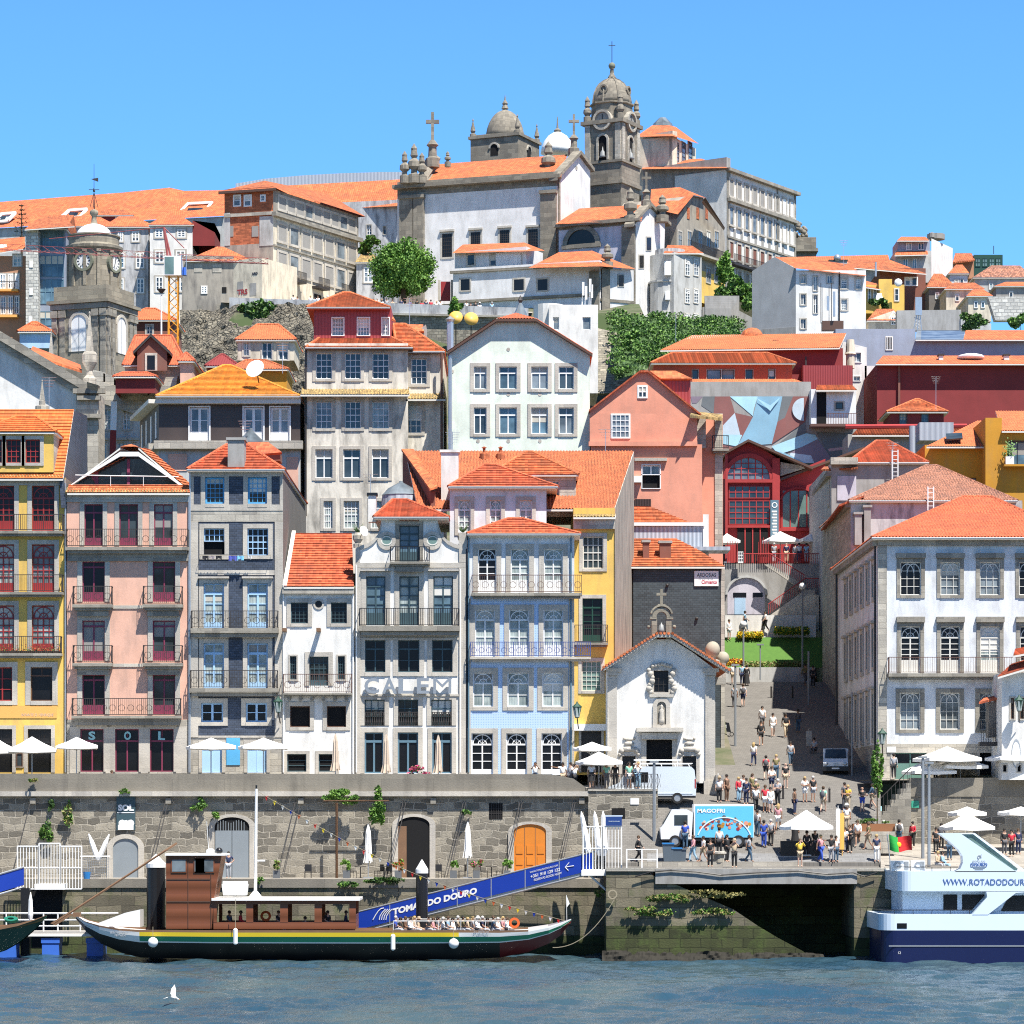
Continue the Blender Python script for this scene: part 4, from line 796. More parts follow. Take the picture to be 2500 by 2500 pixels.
s=sub(h,1714,243,1765);s.wall(1010,1400,8,'salmon_wall',name='side_wall');s.bands([(1745,1764,1010,1340)],.1,'granite','pilaster');s.balcony(1737,1778,1066,1098,1108,.8);s.bands([(1700,1722,1012,1096)],.7,'granite','pilaster')
m=MB('tile_mossy');m.prism([PT(1684,1013,238.6),PT(1764,1021,241),PT(1764,1012,243),PT(1690,1003,241)],Vector((0,0,-.2)));m.mat('tile_orange');m.prism([PT(1586,905,242),PT(1650,905,242),PT(1690,924,240.6),PT(1612,924,240.6)],Vector((0,.3,-.1)));m.mat('red_cladding');m.prism([PT(1614,925,241),PT(1686,925,241),PT(1686,990,241),PT(1640,960,241)],Vector((0,4,0)));m.build('roof_extension',h.o)
# --- mint house
h=House('town_house','pale mint green gabled house with two rows of four stone framed windows','house',1097,240.8,1440,base=1700)
xs=[(1157,1188),(1219,1262),(1297,1338),(1364,1401)]
h.row(xs,895,950,sur=9,nx=2,ny=1,tr=.28,gm=['glass_grey','glass_blue','glass_grey','glass']);h.row(xs,995,1059,sur=9,nx=2,ny=1,tr=.28,gm=['glass','glass_blue','glass_blue','glass_grey'])
h.wall(858,1110,24,'mint_wall',gable=[(1214,776),(1307,776)])
P1,P2,P3,P4=[h.fr.p(h.fr.U(x),.6,h.fr.Zp(x,y))for x,y in((1092,861),(1212,781),(1309,781),(1446,866))];bk=Vector((0,24.5,0));m=MB('tile_red')
roofplane(m,[P1+bk,P1,P2,P2+bk],.05);roofplane(m,[P4,P4+bk,P3+bk,P3],.05);ap_=(P2+P3)/2+Vector((0,4,1.05));roofplane(m,[P2,P3,ap_],.05);m.poly([P2,ap_,ap_+Vector((0,20,0)),P2+bk]);m.poly([ap_,P3,P3+bk,ap_+Vector((0,20,0))])
m.mat('brown_paint');dn=Vector((0,0,-.2))
for p,q_ in((P1,P2),(P2,P3),(P3,P4)):m.prism([p-Vector((0,0,.02)),q_-Vector((0,0,.02)),q_+dn,p+dn],Vector((0,.6,0)))
m.build('roof',h.o)
m=MB('granite_trim');[m.disc(h.fr,h.fr.U(x),h.fr.Zp(x,y),.14,.02,10)for x,y in((1241,853),(1241,963),(1318,963),(1104,907),(1167,1077),(1241,1077),(1318,1077))];m.build('wall_anchor',h.o)
h.pipe(1099,870,1100,.16,'galvanized',.25);m=MB('glass_grey');c=h.fr.p(h.fr.U(1271),-6,h.fr.Zp(1271,770));m.lathe(c,[(1.1,-.8),(1.0,0),(.12,1.9)],8);m.mat('iron');m.lathe(c,[(.1,1.9),(.2,2.1),(.02,2.5)],6);m.build('skylight',h.o)
# --- white house with red penthouse
h=House('town_house','tall white house with mossy ledges and a dark red timber penthouse on top','house',744,245,996,base=1700)
c3=[(771,811),(842,881),(909,950)]
h.row(c3,862,925,sur=8,nx=3,ny=4,gm='glass',half=1);h.row(c3,980,1046,sur=8,nx=3,ny=4,tr=0,gm=['glass_grey','glass','glass_curtain'],half=1);h.row([(770,812),(838,880),(908,949)],1097,1167,sur=8,nx=2,ny=1,tr=.3,gm='glass')
h.row([(790,812),(839,877),(905,940)],1223,1290,sur=8,nx=4,ny=4,gm='glass_curtain',half=1);h.wall(838,960,12,'old_white_wall');h.wall(960,1400,13,'old_white_wall',cap=False,name='lower_wall')
s=sub(h,980,246,1083);s.win(1004,1042,875,938,sur=8,nx=3,ny=4,gm='glass',half=1);s.win(990,1029,990,1057,sur=8,nx=3,ny=4,gm='glass',half=1);s.wall(852,1400,12,'old_white_wall',name='side_wall')
h.plane([(733,963,244),(1000,963,244),(998,946,245.4),(738,946,245.4)],'tile_mossy',.06,name='ledge_roof');s.plane([(990,974,245),(1088,974,245),(1085,957,246.4),(990,957,246.4)],'tile_mossy',.06,name='ledge_roof')
h.hiproof(745,1008,848,800,930,812,12,'tile_orange',.6,trim='brown_paint',wr=-6);s.hiproof(970,1086,858,960,990,792,12,'tile_orange',.5,trim='brown_paint')
p=sub(h,766,248,955);p.row([(811,839),(873,902),(933,950)],776,819,sur=2,nx=4,ny=4,sm='white_paint',gm='glass_grey',half=1);p.wall(750,830,7,'red_cladding',name='penthouse_wall');p.hiproof(748,952,750,838,856,715,8,'tile_orange',.7,trim='red_wall',name='penthouse_roof')
p2=sub(h,950,249.5,958);m=MB('tile_orange');m.prism([PT(935,765,249),PT(966,783,249),PT(958,770,252),PT(930,755,252)],Vector((0,0,-.15)));m.mat('tile_orange');m.prism([PT(985,792,252),PT(1033,792,252),PT(1035,808,250),PT(1012,810,250)],Vector((0,.5,-.1)));m.mat('concrete');m.prism([PT(1030,800,250.5),PT(1040,792,250.5),PT(1040,838,250.5),PT(1030,838,250.5)],Vector((0,3,0)));m.build('roof_dormer',h.o)
h.pipe(747,850,1260,.07,'iron');h.pipe(1078,860,1270,.1,'rust_iron',-.2)
# --- verandah house with golden roof
h=House('town_house','low house with a golden tiled hip roof over a dark slatted verandah with white doors','house',388,245,733,base=1700)
h.row([(463,511),(595,643),(660,707)],994,1078,sur=3,nx=2,ny=2,pan=.3,sm='white_paint',gm='glass_grey',name='door',sill=0,fb=.16)
h.wall(985,1080,14,'reed_screen');h.bands([(383,735,966,987)],.6,'offwhite','fascia');h.bands([(378,740,1078,1098)],.7,'granite','ledge');h.wall(1098,1300,14,'light_grey_wall',name='lower_wall',cap=False)
h.bands([(411,457,1108,1150),(700,728,1116,1200)],.05,'pink_wall','wall_panel');h.hiproof(380,734,967,545,565,893,15,'tile_golden',.8)
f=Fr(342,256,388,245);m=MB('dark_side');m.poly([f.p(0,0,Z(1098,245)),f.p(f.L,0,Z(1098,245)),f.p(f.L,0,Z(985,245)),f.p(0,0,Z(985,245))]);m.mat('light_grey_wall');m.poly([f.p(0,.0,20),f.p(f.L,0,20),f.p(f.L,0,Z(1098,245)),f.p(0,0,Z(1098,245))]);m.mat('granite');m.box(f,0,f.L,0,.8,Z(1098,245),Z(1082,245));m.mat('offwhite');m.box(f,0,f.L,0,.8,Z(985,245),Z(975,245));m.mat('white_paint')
for i in range(4):m.box(f,f.L*(i+.35)/4,f.L*(i+.55)/4,.005,.06,Z(1065,245),Z(1000,245))
m.build('side_wall',h.o)
m=MB('white_paint');m.lathe(Vector((0,0,0)),[(.02,0),(.5,.12),(.75,.35)],16);mv=Matrix.Translation(PT(627,905,246))@Matrix.Rotation(R(65),4,'X')@Matrix.Rotation(R(-20),4,'Y');m.v=[tuple(mv@Vector(v))for v in m.v];m.mat('iron');m.tube(PT(627,905,246),PT(632,935,247),.05);m.build('satellite_dish',h.o)
# --- small houses between (behind golden roof)
def cottage(lab,x0,x1,ye,yb,d,ridge,wallm,roofm='tile_orange',wins=(),fm='white_paint',dep=7,gm=None,corr=0.05,name='cottage',**kw):
 h=House(name,lab,'house',x0,d,x1,base=yb)
 for(a,b,c,e)in wins:h.win(a,b,c,e,sur=kw.get('sur',4),nx=kw.get('nx',2),ny=kw.get('ny',2),fm=fm,gm=gm,name='window',bar=.06)
 h.wall(ye,yb,dep,wallm);o=kw.get('ov',6)
 if ridge:h.hiproof(x0-o,x1+o,ye+1,ridge[0],ridge[1],ridge[2],dep,roofm,.4,corr=corr,gut=False)
 return h
cottage('cottage with three white french windows and an orange roof below the rubble cliff',580,718,828,880,290,(628,680,793),'cream_wall','tile_far',[(595,608,838,868),(640,664,836,877),(680,703,836,878)])
cottage('dark red shed with a pointed roof at the foot of the rubble cliff',506,578,892,930,285,(540,546,866),'red_wall','red_wall')
cottage('tiny cottage with a faded orange roof between the dark red shed and the golden roof',568,700,900,960,268,(600,650,880),'ochre_wall','tile_dull')
cottage('mauve house with an orange hip roof right behind the clock tower',300,425,780,850,310,(355,380,754),'brown_wall','tile_far',[(312,328,797,818),(358,372,795,815)])
h=cottage('red tiled house with an arched dormer window below the yellow crane mast',305,450,890,960,285,(330,420,820),'granite','tile_red',[])
m=MB('brown_wall');fr=h.fr.shift(1.2);m.poly([fr.p(fr.U(x),0,fr.Zp(x,y))for x,y in((335,905),(408,905),(408,848),(370,822),(335,848))]);m.mat('iron')
for a,b in(((326,858),(369,815)),((369,815),(416,858))):m.prism([fr.p(fr.U(x),.3,fr.Zp(x,y))for x,y in(a,b,(b[0],b[1]+8),(a[0],a[1]+8))],Vector((0,4,0)))
m.mat('granite_trim');u0,u1=fr.U(354),fr.U(384);m.box(fr,u0,u1,0,.08,fr.Zp(370,905),fr.Zp(370,862));m.mat('glass_black');m.box(fr,u0+.2,u1-.2,.05,.1,fr.Zp(370,903),fr.Zp(370,868));m.build('dormer',h.o)
cottage('tiny pink gabled house right of the crane mast foot',440,470,880,945,283,(452,456,862),'pink_wall','tile_red');cottage('small flat orange roof beside the palace battlements',282,378,918,960,280,(300,360,910),'red_wall','tile_red')
# --- clock tower
T=thing('clock_tower','round granite clock tower with a white dome and weathervane on a square base','tower',PT(216,1130,300))
d=300;k=mpp(d);m=MB('tower_granite');cx,cy=X(216,d),d+4;rz=R(-20)
def sq(m,r,z0,z1,rot=R(-21),n=4):
 m.lathe(Vector((cx,cy,0)),[(r,z0),(r,z1)],n,math.pi/4+rot)
zz=lambda y:Z(y,cy)
hw=3.0;rt=hw*2**.5
sq(m,rt,zz(1130),zz(1030));sq(m,rt*.97,zz(1030)+.02,zz(745));sq(m,rt*1.1,zz(752),zz(744));sq(m,rt*.93,zz(744)+.02,zz(709));m.build('base',T)
f1=Fr.__new__(Fr);ang=R(-21);f1.u=Vector((math.cos(ang),math.sin(ang)));f1.w=Vector((f1.u.y,-f1.u.x));f1.L=6;c2=Vector((cx,cy));f1.a=c2+f1.w*hw*.97
f2=Fr.__new__(Fr);f2.u=Vector((-f1.w.x,-f1.w.y));f2.w=Vector((f2.u.y,-f2.u.x));f2.L=6;f2.a=c2+f2.w*hw*.97
m=MB('dark_granite')
for f in(f1,f2):
 for u in(-2.6,-1.75,1.75,2.6):m.box(f,u-.28,u+.28,0,.16,zz(1000),zz(785));m.box(f,u-.36,u+.36,0,.26,zz(785)+.01,zz(768))
 m.box(f,-3,3,0,.2,zz(766),zz(753))
m.build('pilasters',T)
for f in(f1,f2):
 m=MB('granite_trim');m.ring(f,0,zz(800),.8,1.08,-.02,.12,12,0,math.pi);m.box(f,-1.06,-.8,0,.12,zz(868),zz(800));m.box(f,.8,1.06,0,.12,zz(868),zz(800));m.mat('white_paint');m.box(f,-.8,.8,0,.05,zz(868),zz(800));m.disc(f,0,zz(800),.8,.05,12,1,0,math.pi);m.mat('grey_paint');m.box(f,-.03,.03,.05,.07,zz(868),zz(780));m.build('door',T)
m=MB('tower_granite');m.smooth=False
m.lathe(Vector((cx,cy,0)),[(2.45,zz(709)),(2.45,zz(620)),(2.5,zz(618)),(2.75,zz(612)),(2.78,zz(606)),(2.5,zz(604)),(2.4,zz(600)),(2.4,zz(582)),(2.5,zz(581)),(2.5,zz(578)),(2.2,zz(577))],28)
for i in range(12):
 t=math.pi*2*i/12+.3;m.lathe(Vector((cx+2.45*math.cos(t),cy+2.45*math.sin(t),0)),[(.22,zz(706)),(.2,zz(626)),(.3,zz(624)),(.3,zz(618))],4,t+math.pi/4)
m.build('drum',T)
m=MB('dome_white');m.smooth=True;r0=1.72;m.lathe(Vector((cx,cy,zz(580))),[(r0*math.cos(a),r0*.75*math.sin(a))for a in[math.pi/2*i/8 for i in range(8)]]+[(.25,r0*.76)],20);m.build('dome',T)
m=MB('tower_granite');z0=zz(552);m.smooth=True;m.lathe(Vector((cx,cy,z0)),[(.55,-.2),(.5,.1),(.28,.35),(.22,.9),(.3,1.0),(.42,1.2),(.38,1.45),(.1,1.6)],10);m.smooth=False;m.mat('iron');zt=zz(400)
for t in range(4):m.tube(Vector((cx+.4*math.cos(t*1.57),cy+.4*math.sin(t*1.57),zz(508))),Vector((cx,cy,zz(470))),.03)
m.tube(Vector((cx,cy,z0+1.5)),Vector((cx,cy,zt)),.045,.02);m.tube(Vector((cx-.5,cy,zz(463))),Vector((cx+.5,cy,zz(463))),.03);m.tube(Vector((cx,cy-.5,zz(463))),Vector((cx,cy+.5,zz(463))),.03);m.ball(Vector((cx,cy,zz(466))),.12);m.prism([Vector((cx-.3,cy,zz(437))),Vector((cx+.4,cy,zz(434))),Vector((cx+.4,cy,zz(444)))],Vector((0,.03,0)));m.build('weathervane',T)
for px,u_ang in((199,-.27),(277,1.02)):
 t=-math.pi/2+u_ang;f=Fr.__new__(Fr);f.w=Vector((math.cos(t),math.sin(t)));f.u=Vector((-f.w.y,f.w.x));f.a=c2+f.w*2.47;f.L=1;z=zz(648)
 m=MB('verdigris');m.ring(f,0,z,.72,.95,-.3,.14,24);ob=m.build('clock',T);m=MB('dome_white');m.disc(f,0,z,.75,.05,24);m.build('dial',ob)
 m=MB('text_dark')
 for i in range(12):
  a=i*math.pi/6;uu,zz_=math.sin(a),math.cos(a);m.hexa([f.p(uu*r_+zz_*s_*.045,.06+q,z+zz_*r_-uu*s_*.045)for q in(.01,0)for r_,s_ in((.46,-1),(.46,1),(.66,1),(.66,-1))])
 m.build('numerals',ob)
 m=MB('text_dark')
 for a,l in((.2,.58),(3.4,.42)):uu,zz_=math.sin(a),math.cos(a);m.hexa([f.p(uu*r_+zz_*s_*.04,.09+q,z+zz_*r_-uu*s_*.04)for q in(.01,0)for r_,s_ in((-.08,-1),(-.08,1),(l,1),(l,-1))])
 m.build('hand',ob)
 # --- grey palace with battlements below the tower
h=House('palace','grey stone palace with a battlemented parapet below the clock tower','palace',228,284,358,base=1200)
h.row([(250,272),(300,318),(240,252)],1000,1048,sur=5,nx=2,ny=4,gm='glass_curtain');h.row([(240,260),(286,304),(320,334)],1080,1130,sur=5,nx=2,ny=4,gm='glass_curtain',cap=6)
h.wall(965,1200,12,'light_grey_wall',gable=[(228,925)]);m=MB('granite');fr=h.fr
A,B=PT(228,925,283.6),PT(358,968,283.6);h_=1.9
m.prism([A,B,B-Vector((0,0,h_)),A-Vector((0,0,h_))],Vector((0,.8,0)))
for i in range(5):p=A+(B-A)*(i+.5)/5;m.prism([p+Vector((-.55,.1,.1)),p+Vector((.55,.1,-.12)),p+Vector((.55,.1,.75)),p+Vector((-.55,.1,.98))],Vector((0,.6,0)))
m.prism([B,PT(434,915,283.6),PT(430,938,283.6),PT(358,994,283.6)],Vector((0,1.2,0)));m.build('parapet',h.o);s=sub(h,358,285,440);s.wall(990,1200,10,'light_grey_wall',gable=[(434,930)],name='wing_wall')
m=MB('white_paint');m.prism([PT(271,980,282.8),PT(286,980,282.8),PT(284,1050,282.8),PT(269,1050,282.8)],Vector((0,.05,0)));m.mat('red_wall');m.prism([PT(269,1050,282.8),PT(284,1050,282.8),PT(282,1120,282.8),PT(267,1120,282.8)],Vector((0,.05,0)));tag(m.build('banner',None,PT(276,1050,282.8)),'tall white and dark red banner hanging on the grey palace front','banner')
# --- white gable church at the left
h=House('church','white church gable with a dark sloping stone cornice at the left edge','church',-60,255,186,base=1300)
h.wall(1030,1300,14,'white_wall',gable=[(-60,776),(0,818),(186,920)]);m=MB('dark_granite');A,B=PT(-60,772,254),PT(229,945,254)
m.prism([A,B,B-Vector((0,0,.75)),A-Vector((0,0,.75))],Vector((0,1.2,0)));m.mat('granite');m.prism([A-Vector((0,-.6,.76)),B-Vector((0,-.6,.76)),B-Vector((0,-.6,1.3)),A-Vector((0,-.6,1.3))],Vector((0,.6,0)));m.build('raking_cornice',h.o)
h2=sub(h,186,254,240);h2.wall(958,1300,4,'granite',name='corner_pier');h2.bands([(180,258,950,962),(190,246,968,978),(186,248,1012,1022)],.5,'dark_granite');m=MB('dark_granite');m.prism([PT(212,932,253),PT(240,940,253),PT(226,1030,256),PT(219,1030,256)],Vector((0,1,0)));m.build('eave_return',h.o)
m=MB('tile_far');m.prism([PT(70,862,262),PT(200,905,262),PT(196,890,268),PT(80,845,268)],Vector((0,0,-.2)));m.build('roof',h.o)
def obelisk(lab,px,yt,yb,d,w_,urn=False):
 m=MB('granite');z0,z1=Z(yb,d),Z(yt,d);H=z1-z0;c=PT(px,yb,d)
 if urn:
  m.lathe(c,[(.9*w_,-3),(.9*w_,0),(.5*w_,.05*H),(.4*w_,.12*H),(1.0*w_,.24*H),(1.0*w_,.36*H),(.75*w_,.4*H)],12);m.lathe(c,[(.62*w_,.4*H),(.1*w_,.95*H),(.16*w_,.97*H),(.05,H)],4,.6)
 else:m.lathe(c,[(w_*1.3,-.8),(w_*1.3,0),(w_*.6,.04*H),(w_*.6,.2*H)],8);m.lathe(c,[(w_*.62,.2*H),(w_*.08,.93*H),(w_*.16,.96*H),(.03,H)],4,.7)
 tag(m.build('obelisk',None,c),lab,'pinnacle')
obelisk('stone obelisk on a broad urn in front of the clock tower base',219,760,925,262,.62,True);obelisk('slim grey pinnacle before the white church gable at left',103,927,992,252,.42);obelisk('thin stone obelisk with a ball tip left of the clock tower',125,806,880,275,.42)
cottage('blue shuttered pavilion with an orange hip roof left of the clock tower',48,122,808,850,300,(78,90,787),'pale_blue_wall','tile_far')
# --- market hall
MK=h=House('market_hall','red iron market hall with a big arched window under its gable','market hall',1777,285,1903,base=1400)
fr=h.fr;h.wall(1180,1374,30,'market_red',gable=[(1777,1100),(1827,1076),(1903,1121)],x0=1777,x1=1903)
m=MB('market_red');u,z=fr.U(1827),fr.Zp(1827,1170);rr=52*mpp(285);m.ring(fr,u,z,rr,rr*1.2,.0,.3,20,0,math.pi)
for i in range(1,6):uu=-rr+2*rr*i/6;hh=math.sqrt(rr*rr-uu*uu);m.box(fr,u+uu-.04,u+uu+.04,.06,.12,z,z+hh)
for j in range(1,4):zz_=rr*j/4;ww=math.sqrt(rr*rr-zz_*zz_);m.box(fr,u-ww,u+ww,.06,.118,z+zz_-.03,z+zz_+.03)
ob=m.build('arched_window',h.o);m=MB('glass_grey');m.disc(fr,u,z,rr,.05,20,1,0,math.pi);m.build('pane',ob)
for ya,yb in((1186,1217),(1222,1281)):h.win(1775+4,1880,ya,yb,sur=0,nx=6,ny=2 if ya<1200 else 4,fm='market_red',gm='glass',hole=False,bar=.08)
h.bands([(1770,1904,1171,1179),(1885,1903,1120,1374),(1770,1776,1110,1374),(1770,1884,1283,1289)],.35,'market_red','frame')
m=MB('void_black');u0,u1,z0,z1=h.box2u(1800,1874,1290,1374);m.box(fr,u0,u1,.05,.2,z0,z1);m.mat('market_red');[m.box(fr,u0+(u1-u0)*i/4-.05,u0+(u1-u0)*i/4+.05,.2,.28,z0,z1)for i in(1,2,3)];m.build('entrance',h.o)
s=sub(h,1903,286,2015);s.win(1909,1990,1196,1289,sur=3,nx=4,ny=1,sm='market_red',fm='market_red',gm='glass_green',hole=False,bar=.1);s.wall(1166,1374,30,'market_red',gable=[(1903,1166),(2015,1120)],name='wing_wall');m=MB('market_red')
f=s.fr;m.ring(f,f.U(1950),f.Zp(1950,1225),41*mpp(286),47*mpp(286),0,.2,16,.15,math.pi-.15,.75);m.build('window_arch',h.o);s.bands([(1903,2015,1290,1297)],.3,'market_red','frame')
m=MB('brown_paint')
for a,b,d_ in(((1772,1102),(1827,1072),284),((1827,1072),(1985,1140),284),((1899,1170),(2110,1090),285.4)):m.prism([PT(*a,d_),PT(*b,d_),PT(b[0],b[1]+6,d_),PT(a[0],a[1]+6,d_)],Vector((0,30,0)))
m.build('roof',h.o);m=MB('granite');m.prism([PT(1906,1128,285.2),PT(1975,1140,285.2),PT(1905,1162,285.2)],Vector((0,8,0)));m.build('stone_flank',h.o)
m=MB('steel_blue');u0,u1,z0,z1=h.box2u(1880,1900,1222,1318);m.box(fr,u0,u1,.4,.45,z0,z1);m.mat('white_paint');m.ring(fr,(u0+u1)/2,z1-.45,.18,.26,.45,.48,12);
for i in range(9):m.box(fr,u0+.12+(.08 if i%2 else 0),u1-.15,.45,.47,z0+.25+.27*i,z0+.40+.27*i)
m.build('banner',h.o)
# terrace with red railing, stairs
h=House('terrace','pale stone terrace with an arched doorway and stairs below the red market hall','terrace',1768,276,2010,base=1550)
h.wall(1376,1540,9,'concrete');m=MB('light_grey_wall');fr=h.fr;u,z=fr.U(1822),fr.Zp(1822,1452);m.ring(fr,u,z,46*mpp(276),52*mpp(276),0,.25,16,0,math.pi,.9);m.mat('lilac_wall');m.disc(fr,u,z,46*mpp(276),.02,16,.9,0,math.pi);m.box(fr,u-46*mpp(276),u+46*mpp(276),0,.02,fr.Zp(1822,1500),z);m.mat('glass_black');[m.box(fr,fr.U(a),fr.U(b),.02,.06,fr.Zp(a,1458),fr.Zp(a,1447))for a,b in((1790,1822),(1838,1862))];m.mat('pale_blue_wall');m.box(fr,fr.U(1793),fr.U(1820),.02,.05,fr.Zp(1800,1500),fr.Zp(1800,1460));m.build('arched_doorway',h.o)
m=MB('granite_trim');P_=lambda x,y:PT(x,y,274.5)
m.prism([P_(1866,1378),P_(1878,1378),P_(1966,1432),P_(1966,1440),P_(1958,1440)],Vector((0,.5,0)));m.prism([P_(1880,1502),P_(1966,1440),P_(1990,1440),P_(1990,1452),P_(1972,1452),P_(1900,1502)],Vector((0,.5,0)));m.mat('cream_wall');m.prism([P_(1900,1502),P_(1972,1452),P_(2000,1452),P_(2000,1540),P_(1880,1540),P_(1880,1504)],Vector((0,1.2,0)));m.build('staircase',h.o)
m=MB('market_red')
for(x0,y0,x1,y1,d_)in((1812,1352,2000,1352,275.7),(1880,1352,1966,1405,274.4),(1876,1475,1966,1412,274.4),(1966,1412,2000,1412,274.4)):
 n=int(abs(x1-x0)/4.5)
 m.tube(PT(x0,y0,d_),PT(x1,y1,d_),.04)
 for i in range(n+1):x,y=x0+(x1-x0)*i/n,y0+(y1-y0)*i/n;m.tube(PT(x,y,d_),PT(x,y+24,d_),.022,n=4)
m.build('railing',h.o)
m=MB('market_red');[m.tube(PT(x,1374,275.8),PT(x,1312+abs(x-1787)*.9,275.8),.05,.02)for x in range(1776,1802,4)];m.build('gate',h.o);m=MB('market_red');[m.tube(PT(x,1374,275.8),PT(x,1312+abs(x-1864)*.9,275.8),.05,.02)for x in range(1852,1880,4)];m.build('gate',h.o)
m=MB('white_wall');m.box(WF(),X(1770,272),X(1992,272),-274,-272,Z(1560,272),Z(1502,272));tag(m.build('low_wall',None,PT(1880,1550,272)),'low white wall between the lawn and the arched doorway','wall')
m=MB('white_paint');m.box(WF(),X(1802,275),X(1815,275),-275.4,-275.2,Z(1374,275),Z(1346,275));m.mat('text_dark');[m.box(WF(),X(1803.5+4*i,275),X(1806+4*i,275),-275.2,-275.18,Z(1353+8*j,275),Z(1348+8*j,275))for i in range(3)for j in range(3)];tag(m.build('sign_board',None,PT(1808,1374,275)),'white sign board with dark letters on the red terrace railing','sign')
# --- mural wall
h=House('mural_wall','concrete wall painted with a blue, maroon and grey faceted mural','wall',1686,306,2240,base=1380)
fr=h.fr;h.wall(932,1380,3,'concrete',x0=1686,x1=1980);h.wall(1040,1380,3,'concrete',x0=1980,x1=2240,name='low_wall')
fac=[('mauve',(1686,968),(1716,968),(1700,985),(1690,985)),('slate',(1716,968),(1745,968),(1742,1010),(1712,990)),('maroon',(1745,968),(1782,968),(1794,1008),(1750,1060),(1722,1020),(1742,1010)),('pale',(1782,968),(1850,968),(1840,1000),(1838,1016)),('white',(1794,1008),(1812,1062),(1745,1060)),('maroon',(1794,1008),(1838,1018),(1810,1072)),('blue',(1838,1018),(1850,968),(1910,968),(1896,1040),(1884,1084),(1800,1090)),('pale',(1745,1060),(1812,1062),(1800,1090),(1720,1076)),('slate',(1910,968),(1936,968),(1916,1020),(1898,1030)),('maroon',(1936,968),(1976,968),(1966,1030),(1884,1084),(1898,1030),(1916,1020)),('slate',(1966,1030),(1968,1062),(1900,1084)),('pale',(1968,1058),(1990,1062),(2000,1078),(1900,1110),(1884,1090)),('mauve',(1996,1072),(2034,1124),(2000,1140),(1930,1105)),('slate',(1992,1056),(2180,1062),(2160,1110),(2034,1124)),('pink',(2020,1096),(2070,1090),(2080,1096),(2024,1102)),('white',(1930,1106),(1980,1112),(1990,1136),(1920,1132)),('blue',(1860,1092),(1920,1108),(1980,1136),(1860,1128)),('pale',(2165,1075),(2222,1072),(2222,1130),(2170,1120)),('maroon',(2080,1112),(2150,1108),(2120,1128)),('maroon',(1720,1076),(1790,1092),(1770,1110),(1690,1120))]
for i,(mm,*pts)in enumerate(fac):
 m=MB('mural_'+mm);w_=.02+.006*i;m.poly([fr.p(fr.U(x),w_,fr.Zp(x,y))for x,y in pts]);m.build('painted_facet',h.o)
m=MB('mural_white');m.disc(fr,fr.U(1962),fr.Zp(1962,1000),28*mpp(306),.2,20,1,.5*math.pi,1.5*math.pi);m.build('painted_facet',h.o)
m=MB('mural_pale');u,z=fr.U(1868),fr.Zp(1868,985);m.poly([fr.p(fr.U(x),.21,fr.Zp(x,y))for x,y in((1846,972),(1880,990),(1905,970),(1880,1004))]);m.build('painted_facet',h.o)
# small house at the end of mural wall
h=House('house','small white house with tiled awning and dark doorway at the mural wall end','house',1980,304,2090,base=1060)
h.wall(950,1040,5,'blue_white_wall');h.plane([(1992,952,303),(2092,952,303),(2080,940,305),(1995,940,305)],'tile_orange');m=MB('void_black');u0,u1,z0,z1=h.box2u(1994,2017,958,1036);m.box(h.fr,u0,u1,0,.05,z0,z1);m.build('doorway',h.o);h.win(2040,2058,983,999,sur=4,nx=1,ny=1,fm='iron',gm='glass',hole=False)
m=MB('rust_iron');fr=h.fr;z0,z1=fr.Zp(2040,1038),fr.Zp(2040,1012);m.box(fr,fr.U(2016),fr.U(2090),1.0,1.05,z1-.05,z1);[m.box(fr,fr.U(2016+4*i),fr.U(2016+4*i)+.04,1.0,1.04,z0,z1)for i in range(19)];m.box(fr,fr.U(1976),fr.U(2092),-.5,1.1,z0-.25,z0);m.build('balcony',h.o)
# --- red houses
h=House('house','orange red house with a tiled roof and dark windows above the mural','house',1596,318,1934,base=960)
h.row([(1690,1705),(1726,1760),(1762,1793),(1820,1838),(1876,1892)],902,932,sur=1,nx=1,ny=1,fm='brown_paint',gm=['glass','glass_grey','glass_grey','glass','glass']);h.wall(884,936,10,'orange_red_wall');h.hiproof(1588,1944,886,1640,1875,862,12,'tile_orange',.6,gut=False);h.plane([(1690,940,316.5),(1976,940,316.5),(1940,926,318),(1690,926,318)],'tile_orange',.05,name='eave_roof')
h=House('house','large dark red clad building with a ribbed orange roof at the middle right','house',1640,328,2058,base=1000)
h.wall(850,960,16,'red_wall');h.plane([(1612,855,327),(2050,849,327),(2066,814,338),(1690,818,338)],'tile_orange',.06);s=sub(h,1960,326,2082);s.wall(892,960,3,'red_cladding',name='low_wing_wall');m=MB('verdigris');m.mat('tile_orange');m.ball(PT(1836,822,338),1.2,12,7,1,1,.8);m.build('dome',h.o);[h.chimney(a,b,830,852,-6,-5,'tile_red','iron')for a,b in((1888,1898),)]
h.pipe(1966,872,960,.1,'iron',.5)
h=House('house','white house with a rounded flue squeezed between two dark red buildings','house',2050,334,2116,base=1030)
h.win(2079,2102,861,884,sur=2,nx=2,ny=1,sm='white_paint',gm='glass_grey');h.win(2084,2100,919,930,sur=2,nx=2,ny=1,sm='white_paint',gm='glass_grey');h.wall(848,1040,8,'white_wall',gable=[(2052,832)]);h.wall(893,1040,4,'white_wall',x0=2111,x1=2142,name='pier');m=MB('cream_wall');m.lathe(PT(2076,900,332),[(.45,0),(.45,1.4),(.6,1.5),(.5,1.7),(.4,3)],10);m.build('flue',h.o)
h=House('house','long windowless maroon building with a narrow orange roof strip at the right','house',2141,322,2600,base=1060)
